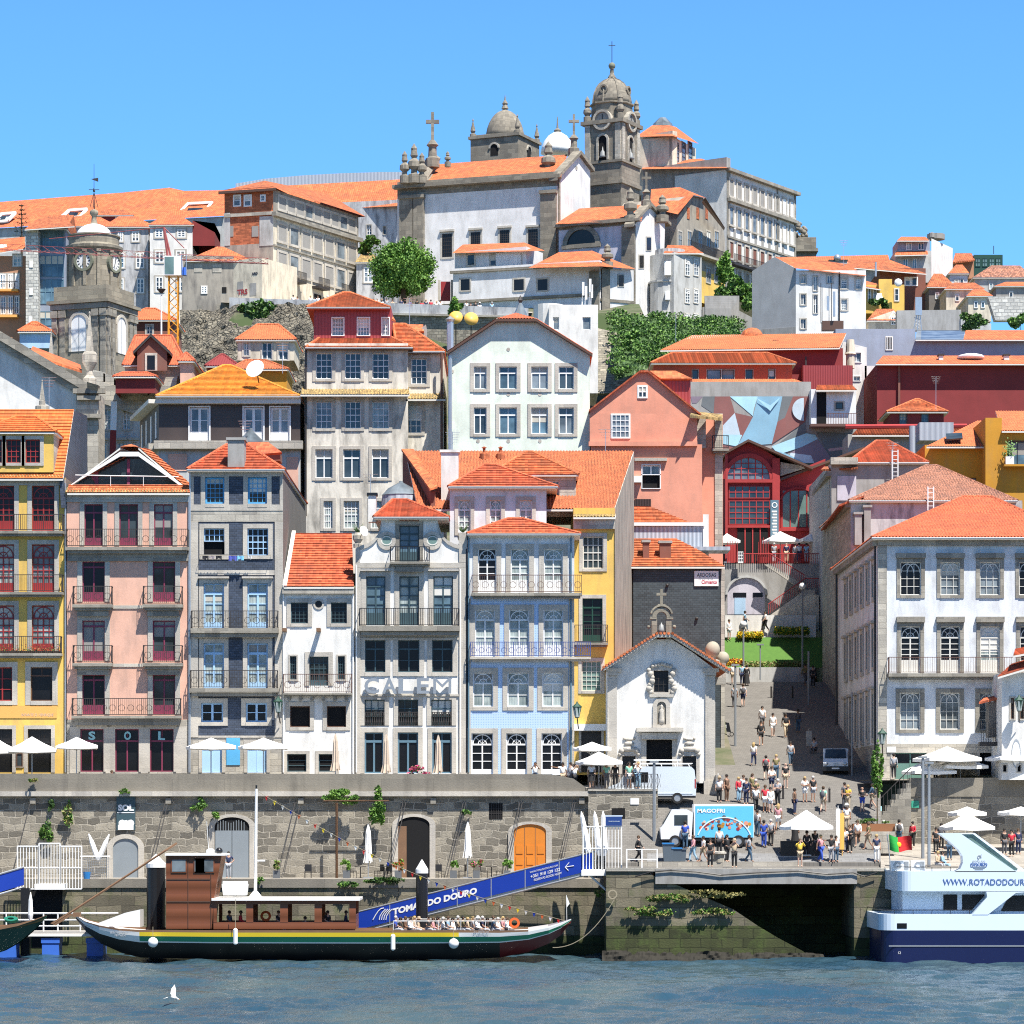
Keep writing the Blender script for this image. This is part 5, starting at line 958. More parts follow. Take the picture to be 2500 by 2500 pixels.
h.wall(888,1080,20,'red_wall');h.plane([(2138,888,321),(2610,888,321),(2610,868,328),(2156,868,328)],'tile_far',0);m=MB('white_paint');m.ball(PT(2370,872,325),1.4,16,6,1.0,1,.25);m.build('roof_dish',h.o);[h.chimney(a,b,c,884,-3,-2.2,'white_wall','iron')for a,b,c in((2293,2303,864),(2452,2464,864))];h.bands([(2192,2197,890,1060)],.3,'brown_wall','recess')
h=House('house','small maroon house with an orange hip roof against the long maroon building','house',2174,312,2304,base=1060)
h.row([(2197,2213,),(2250,2266)],1010,1036,sur=2,nx=2,ny=3,sm='brown_paint',fm='steel_blue',gm='glass');h.wall(1003,1060,6,'red_wall');h.hiproof(2164,2316,1005,2236,2244,975,6,'tile_orange',.5,gut=False)
h=House('house','long blue grey windowless hall with a small barred opening, behind the maroon building','hall',2040,345,2600,base=920)
h.win(2162,2179,822,855,sur=1,nx=4,ny=1,fm='white_paint',gm='void_black',hole=False);h.wall(803,920,24,'blue_grey_wall',x0=2040,x1=2235);h.wall(829,920,24,'blue_grey_wall',x0=2235,x1=2600,name='low_wall');h.plane([(2235,829,344),(2352,829,344),(2356,807,352),(2238,807,352)],'glass_grey',0,name='glass_roof');h.plane([(2352,829,344),(2610,829,344),(2610,806,352),(2358,806,352)],'tile_far',0)
# red pipe roof between mural and street
h=House('shed','low shed with long red pipe and zinc box before the maroon building','shed',2070,298,2420,base=1120)
h.wall(1060,1120,5,'concrete');h.plane([(2080,1062,297),(2400,1062,297),(2400,1040,301),(2100,1040,301)],'tile_dull');m=MB('market_red');m.tube(PT(2064,1042,297),PT(2360,1040,297),.22);m.build('pipe',h.o);m=MB('zinc');m.box(WF(),X(2245,290),X(2328,290),-293,-290,Z(1075,290),Z(1031,290));m.tube(PT(2227,1110,290),PT(2227,1040,290),.28);m.build('duct_box',h.o)
# --- ochre building
h=House('house','mustard yellow modern building with an orange roof, skylight and terrace window','house',2258,270,2406,base=1250)
h.win(2352,2384,1166,1180,sur=0,nx=3,ny=1,fm='brown_paint',gm='glass');h.wall(1086,1400,14,'ochre_wall');h.plane([(2262,1090,269),(2410,1090,269),(2410,1028,278),(2385,1028,278)],'tile_orange',.06);m=MB('glass');m.prism([PT(2310,1076,269.6),PT(2350,1073,269.6),PT(2348,1060,271.5),PT(2309,1062,271.5)],Vector((0,-.1,.12)));m.build('skylight',h.o)
s=sub(h,2406,268,2600);s.win(2462,2530,1078,1136,sur=2,nx=3,ny=1,fm='black_paint',sm='black_paint',gm='glass_blue');s.wall(1052,1400,14,'ochre_wall',name='wing_wall');s.wall(1020,1052,10,'ochre_wall',x0=2406,x1=2446,name='stack_wall');s.plane([(2446,1052,267.6),(2610,1052,267.6),(2610,1004,276),(2430,1004,276)],'tile_orange',.06);s.bands([(2448,2600,1136,1141)],.9,'ochre_wall','balcony_floor')
m=MB('white_paint');m.box(s.fr,s.fr.U(2452),s.fr.U(2472),.3,.8,s.fr.Zp(2460,1136),s.fr.Zp(2460,1117));m.mat('leaf_mid')
c=s.fr.p(s.fr.U(2462),.55,s.fr.Zp(2462,1117))
for i in range(160):p=c+Vector((rnd.gauss(0,.25),rnd.gauss(0,.2),abs(rnd.gauss(.5,.35))));m.poly([p,p+Vector((.12,.03,.06)),p+Vector((.03,.08,.13))])
tag(m.build('potted_plant',None,c),'green shrub in a white pot on the mustard yellow terrace','plant')
# ================================================================== the hill: cathedral quarter, left and right skyline
def leaves(m,c,rx,ry,rz,n,size,mats,clumps=0,r=rnd):
 """leaf-sized faces spread through lumpy clumps around c"""
 c=Vector(c);K=[]
 for i in range(clumps or 1):
  if clumps:
   t,ph=r.uniform(0,6.283),math.acos(r.uniform(-.75,1));q=r.uniform(.45,.95)
   K.append((c+Vector((rx*q*math.sin(ph)*math.cos(t),ry*q*math.sin(ph)*math.sin(t),rz*q*math.cos(ph))),r.uniform(.22,.42)))
  else:K.append((c,1.0))
 for i in range(n):
  kc,kr=r.choice(K);t,ph=r.uniform(0,6.283),math.acos(r.uniform(-1,1));q=kr*r.random()**.4
  p=kc+Vector((rx*q*math.sin(ph)*math.cos(t),ry*q*math.sin(ph)*math.sin(t),rz*q*math.cos(ph)))
  a=Vector((r.gauss(0,1),r.gauss(0,1),r.gauss(0,1))).normalized();b=a.cross(Vector((r.gauss(0,1),r.gauss(0,1),r.gauss(0,1)))).normalized();s_=size*r.uniform(.6,1.4)
  m.mat(mats[int(r.random()**1.3*len(mats))]);m.poly([p-a*s_,p+b*s_*.6,p+a*s_,p-b*s_*.6])
def tree(name,lab,cat,base,h,rx,rz,n,size,mats,trunk=.3,clumps=26,group=None,ry=None):
 base=Vector(base);t=thing(name,lab,cat,base,group);m=MB('bark');top=base+Vector((0,0,h-rz))
 m.tube(base-Vector((0,0,.5)),top,trunk,trunk*.6,8)
 for i in range(7):a=i*2.4;m.tube(top-Vector((0,0,rz*.3)),top+Vector((rx*.65*math.cos(a),rx*.65*math.sin(a),rz*(.1+.35*(i%3)))),trunk*.4,trunk*.1,5)
 m.build('trunk',t);m=MB();leaves(m,top,rx,ry or rx,rz,n,size,mats,clumps);m.build('crown',t);return t
def bush(name,lab,cat,c,rx,ry,rz,n,size,mats,clumps=8,group=None):
 m=MB('bark');c=Vector(c);m.tube(c-Vector((0,0,rz)),c,.05,.02,5);leaves(m,c,rx,ry,rz,n,size,mats,clumps);return tag(m.build(name,None,c-Vector((0,0,rz))),lab,cat,group)
BR,MI,DK,DR=['leaf_bright','leaf_bright','leaf_mid'],['leaf_mid','leaf_bright','leaf_dark'],['leaf_dark','leaf_mid','leaf_dark'],['leaf_dry','leaf_mid','leaf_bright']
# --- seminary roofs along the left skyline
h=House('seminary','very long bright orange roof with three white framed roof openings on the left skyline','building',-80,470,548,463,base=640)
rg_=((-80,499),(300,470),(414,458),(450,466),(548,464));m,m2=MB('tile_far'),MB('light_grey_wall')
for(x0,y0),(x1,y1)in zip(rg_,rg_[1:]):
 e0,e1=[PT(x,560-(x+80)*.0526,468-(x+80)*.0111)for x in(x0,x1)];m.poly([e0,e1,PT(x1,y1,481-(x1+80)*.0111),PT(x0,y0,481-(x0+80)*.0111)]);dn,bk=Vector((0,0,-9)),Vector((0,.5,0));m2.poly([e0+bk+dn,e1+bk+dn,e1+bk,e0+bk])
m.build('roof',h.o);m2.build('wall',h.o)
for a,b,c,y in((436,500,518,497),(146,196,212,513),(-20,20,38,522)):
 k=24 if a>400 else 20;m=MB('white_paint');dd=466 if a>400 else 468.5
 P4=[PT(a,y+k,dd),PT(b,y+k-4,dd),PT(c,y-3,dd+1.5),PT(a+24,y,dd+1.5)]
 for p,q_ in zip(P4,P4[1:]+P4[:1]):m.tube(p,q_,.25,n=4)
 m.mat('zinc');m.prism([p+Vector((0,.3,-.2))for p in P4],Vector((0,0,-.1)));m.mat('glass');m.prism([PT(a+20,y+k-5,dd-.6),PT(b-8,y+k-7,dd-.6),PT(b-4,y+k-14,dd-.6),PT(a+24,y+k-13,dd-.6)],Vector((0,.1,0)));m.build('roof_opening',h.o)
h=House('seminary','second long orange roof under a curved grey metal parapet, left of the church','building',560,452,985,446,base=720)
h.row([(895,907),(973,980)],549,573,sur=2,nx=2,ny=3,gm='glass');h.row([(936,942)],553,572,sur=2,nx=0,gm='glass');h.wall(507,780,12,'stained_wall');m=MB('tile_far');m.poly([PT(600,475,449),PT(835,509,449),PT(990,502,444),PT(978,438,458),PT(698,453,458)]);m.build('roof',h.o)
m=MB('zinc');pr=[PT(x,y,462)for x,y in((575,448),(650,436),(740,428),(830,423),(925,420),(990,420))]
for p,q_ in zip(pr,pr[1:]):m.prism([p,q_,q_-Vector((0,0,1.7)),p-Vector((0,0,1.7))],Vector((0,1,0)))
m.build('metal_parapet',h.o);m=MB('white_paint');m.prism([PT(965,490,447),PT(985,476,447),PT(985,488,447)],Vector((0,.5,0)));m.build('skylight',h.o)
# --- row of tall back houses on the left slope
WN=dict(sur=3,nx=2,ny=3)
def tall(lab,x0,x1,y0,yb,d,wallm,wins=(),ridge=None,roofm='tile_far',d1=None,fm='white_paint',gm=None,dep=10,smat=None,sur=3,ny=3,nx=2,sm='granite_trim',corr=0):
 h=House('tenement',lab,'house',x0,d,x1,d1,base=yb);yb+=110
 for xs,a,b in wins:h.row(xs,a,b,sur=sur,nx=nx,ny=ny,fm=fm,gm=gm,hole=False,sm=sm,fb=.14,bar=.08)
 h.wall(y0,yb,dep,wallm,smat=smat)
 if ridge:h.hiproof(x0-4,x1+4,y0,*ridge,dep,roofm,.4,corr=corr,gut=False)
 return h
h=tall("orange brown apartment house with balconies at the far left below the orange roof",-60,62,690,830,405,"ochre_brown_wall",[([(0,14),(20,33),(36,46)],669,705)],None)
h.wall(625,690,10,'ochre_brown_wall',name='upper_wall',cap=False);h.row([(2,14),(20,32),(36,46)],724,766,**{**WN,'hole':False});h.win(33,52,622,650,**{**WN,'hole':False});h.bands([(-60,46,708,713),(-60,46,771,777)],1.0,'panel_orange','balcony_floor');m=MB('iron')
for y in(690,754):u0,u1,z0,z1=h.box2u(-60,46,y,y+18);m.box(h.fr,u0,u1,.95,1,z1-.08,z1);[m.box(h.fr,u0+.4*i,u0+.4*i+.05,.95,1,z0,z1)for i in range(int((u1-u0)/.4))]
m.build('railing',h.o);h.plane([(-60,626,404),(62,606,404),(60,578,410),(-60,590,410)],'tile_far',0)
h=tall('narrow white rubble stone tower house beside the glass fronted house',63,93,560,830,402,'white_stone',[([(72,80)],637,653),([(72,80)],704,720),([(70,79)],773,788)],None,sur=1)
h=tall('house with a full blue glass front between the stone tower house and the clock tower',94,160,558,830,404,'blue_grey_wall',(),(120,180,525),'tile_dull');h.plane([(60,560,401),(182,552,401),(150,528,408),(90,535,408)],'tile_dull',0,name='front_roof')
for j,(a,b)in enumerate(((563,610),(624,676),(682,742),(760,795))):h.win(96,156,a,b,sur=0,nx=4,ny=2,fm='steel_blue',gm='glass_blue',hole=False,bar=.1)
tall('grey plastered tenement with dark windows right behind the clock tower',255,362,553,770,412,'stained_wall',[([(285,302),(334,352)],680,716),([(285,304),(332,352)],617,655),([(288,300),(322,340)],565,590)],(290,330,528),'tile_far')
h=tall('white tenement with grey framed windows above the yellow crane mast',366,470,548,740,409,'white_wall',[([(379,398),(433,453)],560,580),([(379,400),(430,452)],612,641),([(380,398),(432,448)],676,712)],(400,440,525),'tile_far',sur=4);h.wall(545,600,8,'red_wall',x0=470,x1=524,gable=[(470,538),(524,567)],name='side_wing')
for(a,b,c,e,lab)in((160,285,552,530,'low orange roof just left of the clock tower dome'),(270,372,551,528,'pale orange roof right of the clock tower dome')):
 h=House('cottage',lab,'house',a,418,b,base=600);h.wall(c,620,6,'stained_wall');h.hiproof(a-4,b+4,c,a+30,b-40,e,8,'tile_far',.4,corr=0,gut=False)
h=House('cottage','dark red attic with one white window under a faded roof on the left skyline','house',250,430,318,base=560);h.win(282,293,530,541,sur=1,nx=2,ny=1,gm='glass',hole=False);h.wall(524,560,6,'red_wall');h.hiproof(232,326,525,260,296,508,7,'tile_dull',.4,corr=0,gut=False)
# --- ruined stone house with the cliff
h=tall('ruined grey stone house with a flat orange roof standing on the rubble cliff',444,570,625,800,393,'old_stone_wall',[([(491,506)],698,717)],None,sur=1)
for a,b,c,e,mm in((474,494,645,665,'granite'),(519,541,645,665,'granite'),(542,553,701,715,'void_black'),(482,493,745,780,'dark_granite'),(528,540,745,780,'dark_granite')):m=MB(mm);u0,u1,z0,z1=h.box2u(a,b,c,e);m.box(h.fr,u0,u1,0,.05,z0,z1);m.build('blocked_window',h.o)
h.hiproof(452,618,636,530,545,602,10,'tile_far',.4,corr=0,gut=False)
s=sub(h,570,393,640,391);s.wall(636,750,8,'cream_wall',name='side_wall');m=MB('red_paint');u,z=s.fr.U(592),s.fr.Zp(592,713)
lettering(m,s.fr,'TRS',u,z,1,.03,1.5,.01,.03);m.mat('text_dark');lettering(m,s.fr,'ARD',s.fr.U(622),s.fr.Zp(622,668),.6,.03,.9,.01,.03);m.mat('concrete');[m.box(s.fr,s.fr.U(a),s.fr.U(b),0,.03,s.fr.Zp(a,e),s.fr.Zp(a,c))for a,b,c,e in((580,594,688,716),(610,626,692,722))];m.build('graffiti',s.o)
m=MB('cliff_rock');
def rough_sheet(name,lab,cat,corners,nx,ny,amp,mat,sc=.25):
 """a rough sheet between four (px, py, d) corners: bottom left, bottom right, top right, top left"""
 a,b,c,e=[PT(*q)for q in corners];m=MB(mat);V=[]
 for j in range(ny+1):
  for i in range(nx+1):
   s_,t=i/nx,j/ny;p=(a*(1-s_)+b*s_)*(1-t)+(e*(1-s_)+c*s_)*t
   k=noise.noise(p*sc)+.5*noise.noise(p*sc*2.7)+.3*noise.noise(p*sc*6);V.append(p+Vector((0,-k*amp,k*amp*.3)))
 m.faces(V,[(j*(nx+1)+i,j*(nx+1)+i+1,(j+1)*(nx+1)+i+1,(j+1)*(nx+1)+i)for j in range(ny)for i in range(nx)]);o=m.build(name)
 if cat:tag(o,lab,cat)
 return o
struct(rough_sheet('cliff','',None,((440,960,360),(780,960,356),(780,745,379),(440,760,388)),60,40,1.6,'cliff_rock'))
# --- big brick and stone ruin
h=House('tenement','big weathered stone tenement with rows of bricked up windows and a brick attic','house',548,401,667,399,base=760)
h.win(571,587,477,503,sur=2,nx=1,ny=2,hole=False,sm='white_paint',gm='glass_grey');h.win(597,613,477,503,sur=2,nx=1,ny=2,hole=False,sm='white_paint',gm='glass_grey');h.win(637,647,477,491,sur=2,nx=1,ny=2,hole=False,sm='white_paint',gm='glass_grey')
h.wall(463,600,18,'red_brick');h.wall(600,760,18,'old_stone_wall',cap=False,name='lower_wall');h.bands([(548,667,520,528)],.25,'granite');h.bands([(548,562,520,600),(634,667,528,600)],.06,'light_grey_wall','plaster_strip');h.bands([(555,570,552,578),(615,631,552,578)],.05,'blocked','blocked_window')
f=House('x','','',667,399,874,417,760);bpy.data.objects.remove(f.o);f.o=h.o
f.wall(462,740,4,'cream_wall',name='side_wall',back=False);fr=f.fr
zt,zc=fr.Zp(667,462),fr.Zp(667,518);m=MB('old_stone_wall');m.box(fr,0,fr.L,.0,.06,zc,zt);m.mat('dark_granite');m.box(fr,-.3,fr.L+.3,0,.6,zc-.5,zc);m.box(fr,0,fr.L,0,.2,fr.Zp(667,600),fr.Zp(667,596));m.build('cornice',h.o)
L_=fr.L
for(ya,yb,n,w_,mat_)in((476,505,9,.8,'blocked'),(543,583,7,.9,'blocked'),(612,656,7,.9,'blocked')):
 for i in range(n):
  u=2.0+(L_-3.6)*i/(n-1);z1,z0=fr.Zp(667,ya),fr.Zp(667,yb);m=MB('granite_trim')
  m.box(fr,u-w_-.3,u-w_,0,.12,z0,z1);m.box(fr,u+w_,u+w_+.3,0,.12,z0,z1);m.box(fr,u-w_-.3,u+w_+.3,0,.124,z1,z1+.3);m.box(fr,u-w_-.35,u+w_+.35,0,.15,z0-.3,z0);m.mat('blocked' if(i+n)%4 else 'glass_grey');m.box(fr,u-w_,u+w_,0,.065,z0,z1);m.build('bricked_window',h.o)
for i in(1,3,5):m=MB('iron');u=2.0+(L_-3.6)*i/6;z=fr.Zp(667,672);m.box(fr,u-1.3,u+1.3,0,1.1,z-.3,z);[m.box(fr,u-1.3+.2*k_,u-1.25+.2*k_,1.02,1.07,z,z+1.1)for k_ in range(14)];m.box(fr,u-1.3,u+1.3,1.02,1.07,z+1.05,z+1.1);m.build('balcony',h.o)
m=MB('void_black');[m.box(fr,u-.8,u+.8,.01,.1,fr.Zp(667,740),fr.Zp(667,690))for u in(2.0,2+(L_-3.6)/2)];m.build('doorway',h.o)
m=MB('tile_dull');za=zt+.2;A,B=fr.p(-.6,.8,zt),fr.p(L_+.6,.8,zt);C0=h.fr.p(-.5,.8,zt);rg=PT(646,441,408);rg2=PT(800,473,424)
m.poly([A,B,rg2,rg]);m.poly([C0,A,rg]);m.poly([B,fr.p(L_+.6,-14,zt),rg2]);m.mat('brown_paint');m.prism([C0,A,A-Vector((0,0,.3)),C0-Vector((0,0,.3))],Vector((0,.4,0)));m.build('roof',h.o)
tall('narrow grey corner house with arched fanlight and mossy roof beside the round tree',870,935,640,740,414,'stained_wall',[([(888,910)],652,690)],(885,905,616),'tile_mossy')
# --- esplanade wall and terrace
W_ES=h=House('retaining_wall','long grey stone retaining wall with a parapet under the hilltop esplanade','wall',560,384,1290,376,base=900)
fr=h.fr;zt=fr.Zp(700,727);m=MB('stained_wall');m.prism([PT(560,726,384),PT(1290,752,374),PT(1290,773,374),PT(560,757,384)],Vector((0,1,0)));m.mat('rubble');m.prism([PT(560,757,384.2),PT(1290,773,374.2),PT(1290,1000,374.2),PT(560,1000,384.2)],Vector((0,1.2,0)));m.mat('granite');m.prism([PT(560,755,383.7),PT(1290,771,373.7),PT(1290,776,373.7),PT(560,760,383.7)],Vector((0,1,0)));m.build('wall',h.o)
m=MB('paving');m.poly([PT(540,738,385),PT(1300,764,375),PT(1300,742,440),PT(540,735,440)]);struct(m.build('esplanade'))
for x0,x1,y in((560,700,780),(1058,1090,815)):
 bush('ivy','dense ivy hanging over the rubble cliff at left' if x0==560 else 'patch of ivy on the retaining wall behind the penthouse','climbing plant',PT((x0+x1)/2,y,380),(x1-x0)*.024,.8,2.4 if x0==560 else 1.2,2600 if x0==560 else 700,.3,DK,20)
bush('ivy','bright green shrub growing from the parapet above the orange satellite dishes','shrub',PT(1112,752,374),1.0,.8,1.4,900,.18,BR,8)
tree('round_tree','dense round green tree on the hilltop esplanade beside the white church','tree',PT(985,745,390),7.6,3.7,3.5,32000,.17,['leaf_bright','leaf_mid','leaf_bright'],.35,130)
bush('shrub','dark green tree top behind the round tree, by the corner house','tree',PT(905,600,418),1.8,1.2,1.3,1200,.28,MI,8)
# --- church: nave, gable, chapel, sacristy
CHU=h=House('church','big white hilltop church with granite pilasters, orange roofs and stone gables','church',970,411,1360,404,base=790)
fr=h.fr
for a,b,c,e in((1080,1104,571,628),(1150,1173,567,600),(1221,1244,562,594),(1290,1313,560,607)):h.win(a,b,c,e,sur=5,nx=5,ny=6,fm='iron',gm='glass_black',bar=.05,cap=5,hole=False)
h.wall(480,790,1,'church_wall');h.wall(445,480,1,'church_granite',name='frieze',cap=True)
h.bands([(978,1010,475,790),(1012,1037,475,790),(1322,1360,470,790)],.5,'church_granite','pilaster');h.bands([(976,1039,478,486),(1320,1362,466,474)],.8,'church_granite','capital');h.bands([(964,1372,441,450)],1.0,'church_granite')
m=MB('tile_far');m.poly([PT(1020,454,409.5),PT(1370,431,403),PT(1385,377,413),PT(1067,401,420)]);m.build('roof',h.o);m=MB('church_granite');m.prism([PT(1020,455,409),PT(1064,398,419.6),PT(1074,402,419.6),PT(1044,455,409)],Vector((0,.6,.3)));m.build('verge',h.o)
g=Fr(1360,404,1441,413);q=lambda f,x,y,w_=0.0:f.p(f.U(x),w_,f.Zp(x,y))
m=MB('church_wall');m.poly([q(g,1362,790),q(g,1441,790),q(g,1441,408),q(g,1411,373),q(g,1362,428)]);m.mat('church_granite')
for a,b in(((1352,432),(1411,368)),((1411,368),(1444,412))):m.prism([q(g,*a,.5),q(g,*b,.5),q(g,b[0],b[1]+9,.5),q(g,a[0],a[1]+9,.5)],Vector((-g.w.x*1.2,-g.w.y*1.2,0)))
m.prism([q(g,1362,432,.15),q(g,1366,432,.15),q(g,1366,700,.15),q(g,1362,700,.15)],Vector((-g.w.x*.3,-g.w.y*.3,0)));m.mat('granite');m.disc(g,g.U(1407),g.Zp(1407,410),.3,.05,10);m.build('gable',h.o)
def stone_cross(par,px,yt,yb,d,k=1.0,ped=True):
 m=MB('church_granite');c=PT(px,yb,d);H=Z(yt,d)-c.z;f=WF(c.x,c.y)
 if ped:m.lathe(c,[(.8*k,-.5),(.8*k,.1*H),(.5*k,.13*H),(.45*k,.32*H),(.7*k,.36*H),(.25*k,.46*H)],8)
 m.box(f,-.16*k,.16*k,-.16*k,.16*k,c.z+.4*H,c.z+H);m.box(f,-.75*k,.75*k,-.158*k,.158*k,c.z+.78*H,c.z+.85*H);m.build('stone_cross',par)
def pinn(par,px,yt,yb,d,r):
 m=MB('church_granite');c=PT(px,yb,d);H=Z(yt,d)-c.z
 m.lathe(c,[(r,-.4),(r,.15*H),(r*.55,.18*H),(r*.5,.28*H),(r*1.05,.36*H),(r*1.0,.5*H),(r*.4,.6*H),(r*.65,.66*H),(r*.5,.8*H),(r*.55,.86*H),(r*.1,.98*H),(.02,H)],10);m.build('pinnacle',par)
stone_cross(h.o,1056,274,400,415,1.15);stone_cross(h.o,1401,279,372,412,.9)
for x,yt,yb,r in((988,368,440,.62),(1011,350,440,.75),(1030,372,440,.62),(1093,369,400,.4),(1339,345,428,.9)):pinn(h.o,x,yt,yb,409,r)
m=MB('church_granite');m.prism([PT(1002,452,411),PT(1034,452,411),PT(1075,385,417),PT(1056,372,417),PT(1037,392,416),PT(1028,414,414)],Vector((0,1,0)));m.build('gable_volute',h.o)
# transept chapel
s=sub(h,1364,400,1548,396);fr=s.fr;s.wall(563,800,1,'lilac_wall',name='chapel_wall');s.wall(545,563,1,'church_granite',name='chapel_frieze');s.bands([(1520,1552,552,800)],.4,'church_granite','pilaster');s.bands([(1356,1566,543,549)],.8,'church_granite')
m=MB('church_granite');u,z=fr.U(1420),fr.Zp(1420,596);m.ring(fr,u,z,1.9,2.5,0,.25,18,0,math.pi,.95);m.box(fr,u-2.6,u+2.6,0,.3,z-.5,z);m.build('lunette_window',h.o);m=MB('glass_black');m.disc(fr,u,z,1.9,.05,18,.95,0,math.pi);m.build('pane',h.o)
m=MB('tile_far');m.poly([PT(1356,547,399),PT(1566,540,395),PT(1576,499,404),PT(1414,509,407)]);m.poly([PT(1356,547,399),PT(1414,509,407),PT(1370,540,412)]);m.build('chapel_roof',h.o)
g2=Fr(1548,396,1630,406);m=MB('church_wall');m.poly([q(g2,1549,800),q(g2,1616,800),q(g2,1624,540),q(g2,1583,500),q(g2,1549,537)]);m.mat('church_granite')
for a,b in(((1538,546),(1583,494)),((1583,494),(1632,545))):m.prism([q(g2,*a,.4),q(g2,*b,.4),q(g2,b[0],b[1]+8,.4),q(g2,a[0],a[1]+8,.4)],Vector((-g2.w.x*1.2,-g2.w.y*1.2,0)))
for a,b,c,e in((1578,1588,580,610),(1560,1570,624,653),(1596,1606,634,662),(1510,1520,0,0)):
 if c:m.mat('granite_trim');m.prism([q(g2,a-2,c-3,.06),q(g2,b+2,c-3,.06),q(g2,b+2,e+3,.06),q(g2,a-2,e+3,.06)],Vector((-g2.w.x*.1,-g2.w.y*.1,0)));m.mat('glass_black');m.prism([q(g2,a,c,.1),q(g2,b,c,.1),q(g2,b,e,.1),q(g2,a,e,.1)],Vector((-g2.w.x*.1,-g2.w.y*.1,0)))
m.build('chapel_gable',h.o);stone_cross(h.o,1578,420,498,400,.8);pinn(h.o,1539,458,540,397,.8);pinn(h.o,1617,475,535,402,.8)
# sacristy
s=sub(h,1106,390,1464,384);s.row([(1125,1147),(1255,1279),(1313,1337),(1438,1462)],682,709,sur=4,nx=0,gm='glass_black',hole=False);s.wall(656,790,1,'church_wall',name='sacristy_wall');s.bands([(1440,1464,662,790),(1100,1470,652,658),(1106,1464,725,732)],.3,'church_granite')
m=MB('tile_far');m.poly([PT(1290,654,384.5),PT(1468,650,381),PT(1446,612,392),PT(1364,616,394)]);m.poly([PT(1468,650,381),PT(1552,657,392),PT(1446,612,392)]);m.build('sacristy_roof',h.o)
g3=Fr(1464,384,1547,393);m=MB('church_wall');m.poly([q(g3,1464,800),q(g3,1547,800),q(g3,1547,660),q(g3,1464,654)]);m.mat('church_granite');m.prism([q(g3,1464,728,.1),q(g3,1547,735,.1),q(g3,1547,742,.1),q(g3,1464,735,.1)],Vector((0,.5,0)));m.prism([q(g3,1466,656,.2),q(g3,1486,656,.2),q(g3,1486,800,.2),q(g3,1466,800,.2)],Vector((0,.5,0)))
for a,b,c,e in((1509,1521,672,698),(1509,1521,750,770)):m.mat('granite_trim');m.prism([q(g3,a-2,c-3,.06),q(g3,b+2,c-3,.06),q(g3,b+2,e+3,.06),q(g3,a-2,e+3,.06)],Vector((0,.2,0)));m.mat('glass_black');m.prism([q(g3,a,c,.1),q(g3,b,c,.1),q(g3,b,e,.1),q(g3,a,e,.1)],Vector((0,.1,0)))
m.build('sacristy_side',h.o);pinn(h.o,1483,595,648,386,.7)
s=sub(h,1110,394,1285,390);s.row([(1142,1158),(1198,1215),(1258,1272)],623,647,sur=4,nx=0,gm='glass',hole=False);s.wall(616,660,5,'church_wall',name='annex_wall');m=MB('tile_far');m.poly([PT(1104,618,393),PT(1330,612,388),PT(1280,592,397),PT(1130,597,399)]);m.build('annex_roof',h.o);s2=sub(h,1285,390,1322,395);s2.wall(612,660,4,'church_wall',name='annex_side')
m=MB('red_paint');c=PT(1088,735,396);m.box(WF(c.x,c.y),-.6,.6,0,.2,c.z,Z(688,396));m.mat('granite_trim');[m.box(WF(c.x,c.y),s_-.15,s_+.15,0,.3,c.z,Z(684,396))for s_ in(-.8,.8)];m.build('door',h.o)
# --- bell tower
T=thing('bell_tower','tall granite bell tower with clock faces, a ribbed dome and an iron cross','tower',PT(1495,500,418));d0=420;cx=X(1494,d0);cy=d0
rot=R(-28);hw=2.75
def fr_at(c2,ang,off):
 f=Fr.__new__(Fr);f.u=Vector((math.cos(ang),math.sin(ang)));f.w=Vector((f.u.y,-f.u.x));f.a=Vector(c2)+f.w*off;f.L=2*off;return f
zt=lambda y:Z(y,d0)
m=MB('church_granite')
def sqr(m,hw,z0,z1,rot=rot,c=None):c=c or(cx,cy);m.lathe(Vector((c[0],c[1],0)),[(hw*2**.5,z0),(hw*2**.5,z1)],4,math.pi/4+rot)
sqr(m,hw*.98,zt(560),zt(456));sqr(m,hw*1.08,zt(460),zt(451));sqr(m,hw,zt(451),zt(406));sqr(m,hw*1.08,zt(408),zt(402));sqr(m,hw*.96,zt(402),zt(308));sqr(m,hw*1.12,zt(312),zt(303));sqr(m,hw*.9,zt(303),zt(298));m.build('shaft',T)
F1,F2=fr_at((cx,cy),rot,hw*.96),fr_at((cx,cy),rot+math.pi/2,hw*.96)
for f in(F1,F2):
 m=MB('granite');z1,z0=zt(352),zt(400);m.ring(f,0,z1,.62,.9,0,.22,12,0,math.pi);[m.box(f,s_*.76-.14,s_*.76+.14,0,.22,z0,z1)for s_ in(-1,1)];[m.box(f,s_*2.2-.38,s_*2.2+.38,0,.2,zt(402),zt(313))for s_ in(-1,1)];ob=m.build('belfry_arch',T)
 m=MB('void_black');m.disc(f,0,z1,.62,.03,12,1,0,math.pi);m.box(f,-.62,.62,0,.03,z0,z1);m.build('opening',ob);m=MB('bell_bronze');m.smooth=True;m.lathe(f.p(0,.1,z0+.35),[(.5,0),(.36,.25),(.3,.7),(.1,.95),(.04,1.4)],10,sy=.8);m.build('bell',ob)
 m=MB('granite');z=zt(303);m.ring(f,0,z,1.05,1.35,-.3,.42,20);ob=m.build('clock',T);m=MB('grey_dome');m.disc(f,0,z,1.06,.18,20);m.mat('iron');m.box(f,-.05,.05,.18,.22,z-.2,z+.8);m.box(f,-.5,.1,.18,.224,z-.05,z+.05);m.build('dial',ob)
m=MB('church_granite');m.lathe(Vector((cx,cy,0)),[(2.75,zt(303)),(2.7,zt(262)),(2.95,zt(260)),(2.95,zt(256)),(2.6,zt(255))],8,math.pi/8+rot);m.build('drum',T)
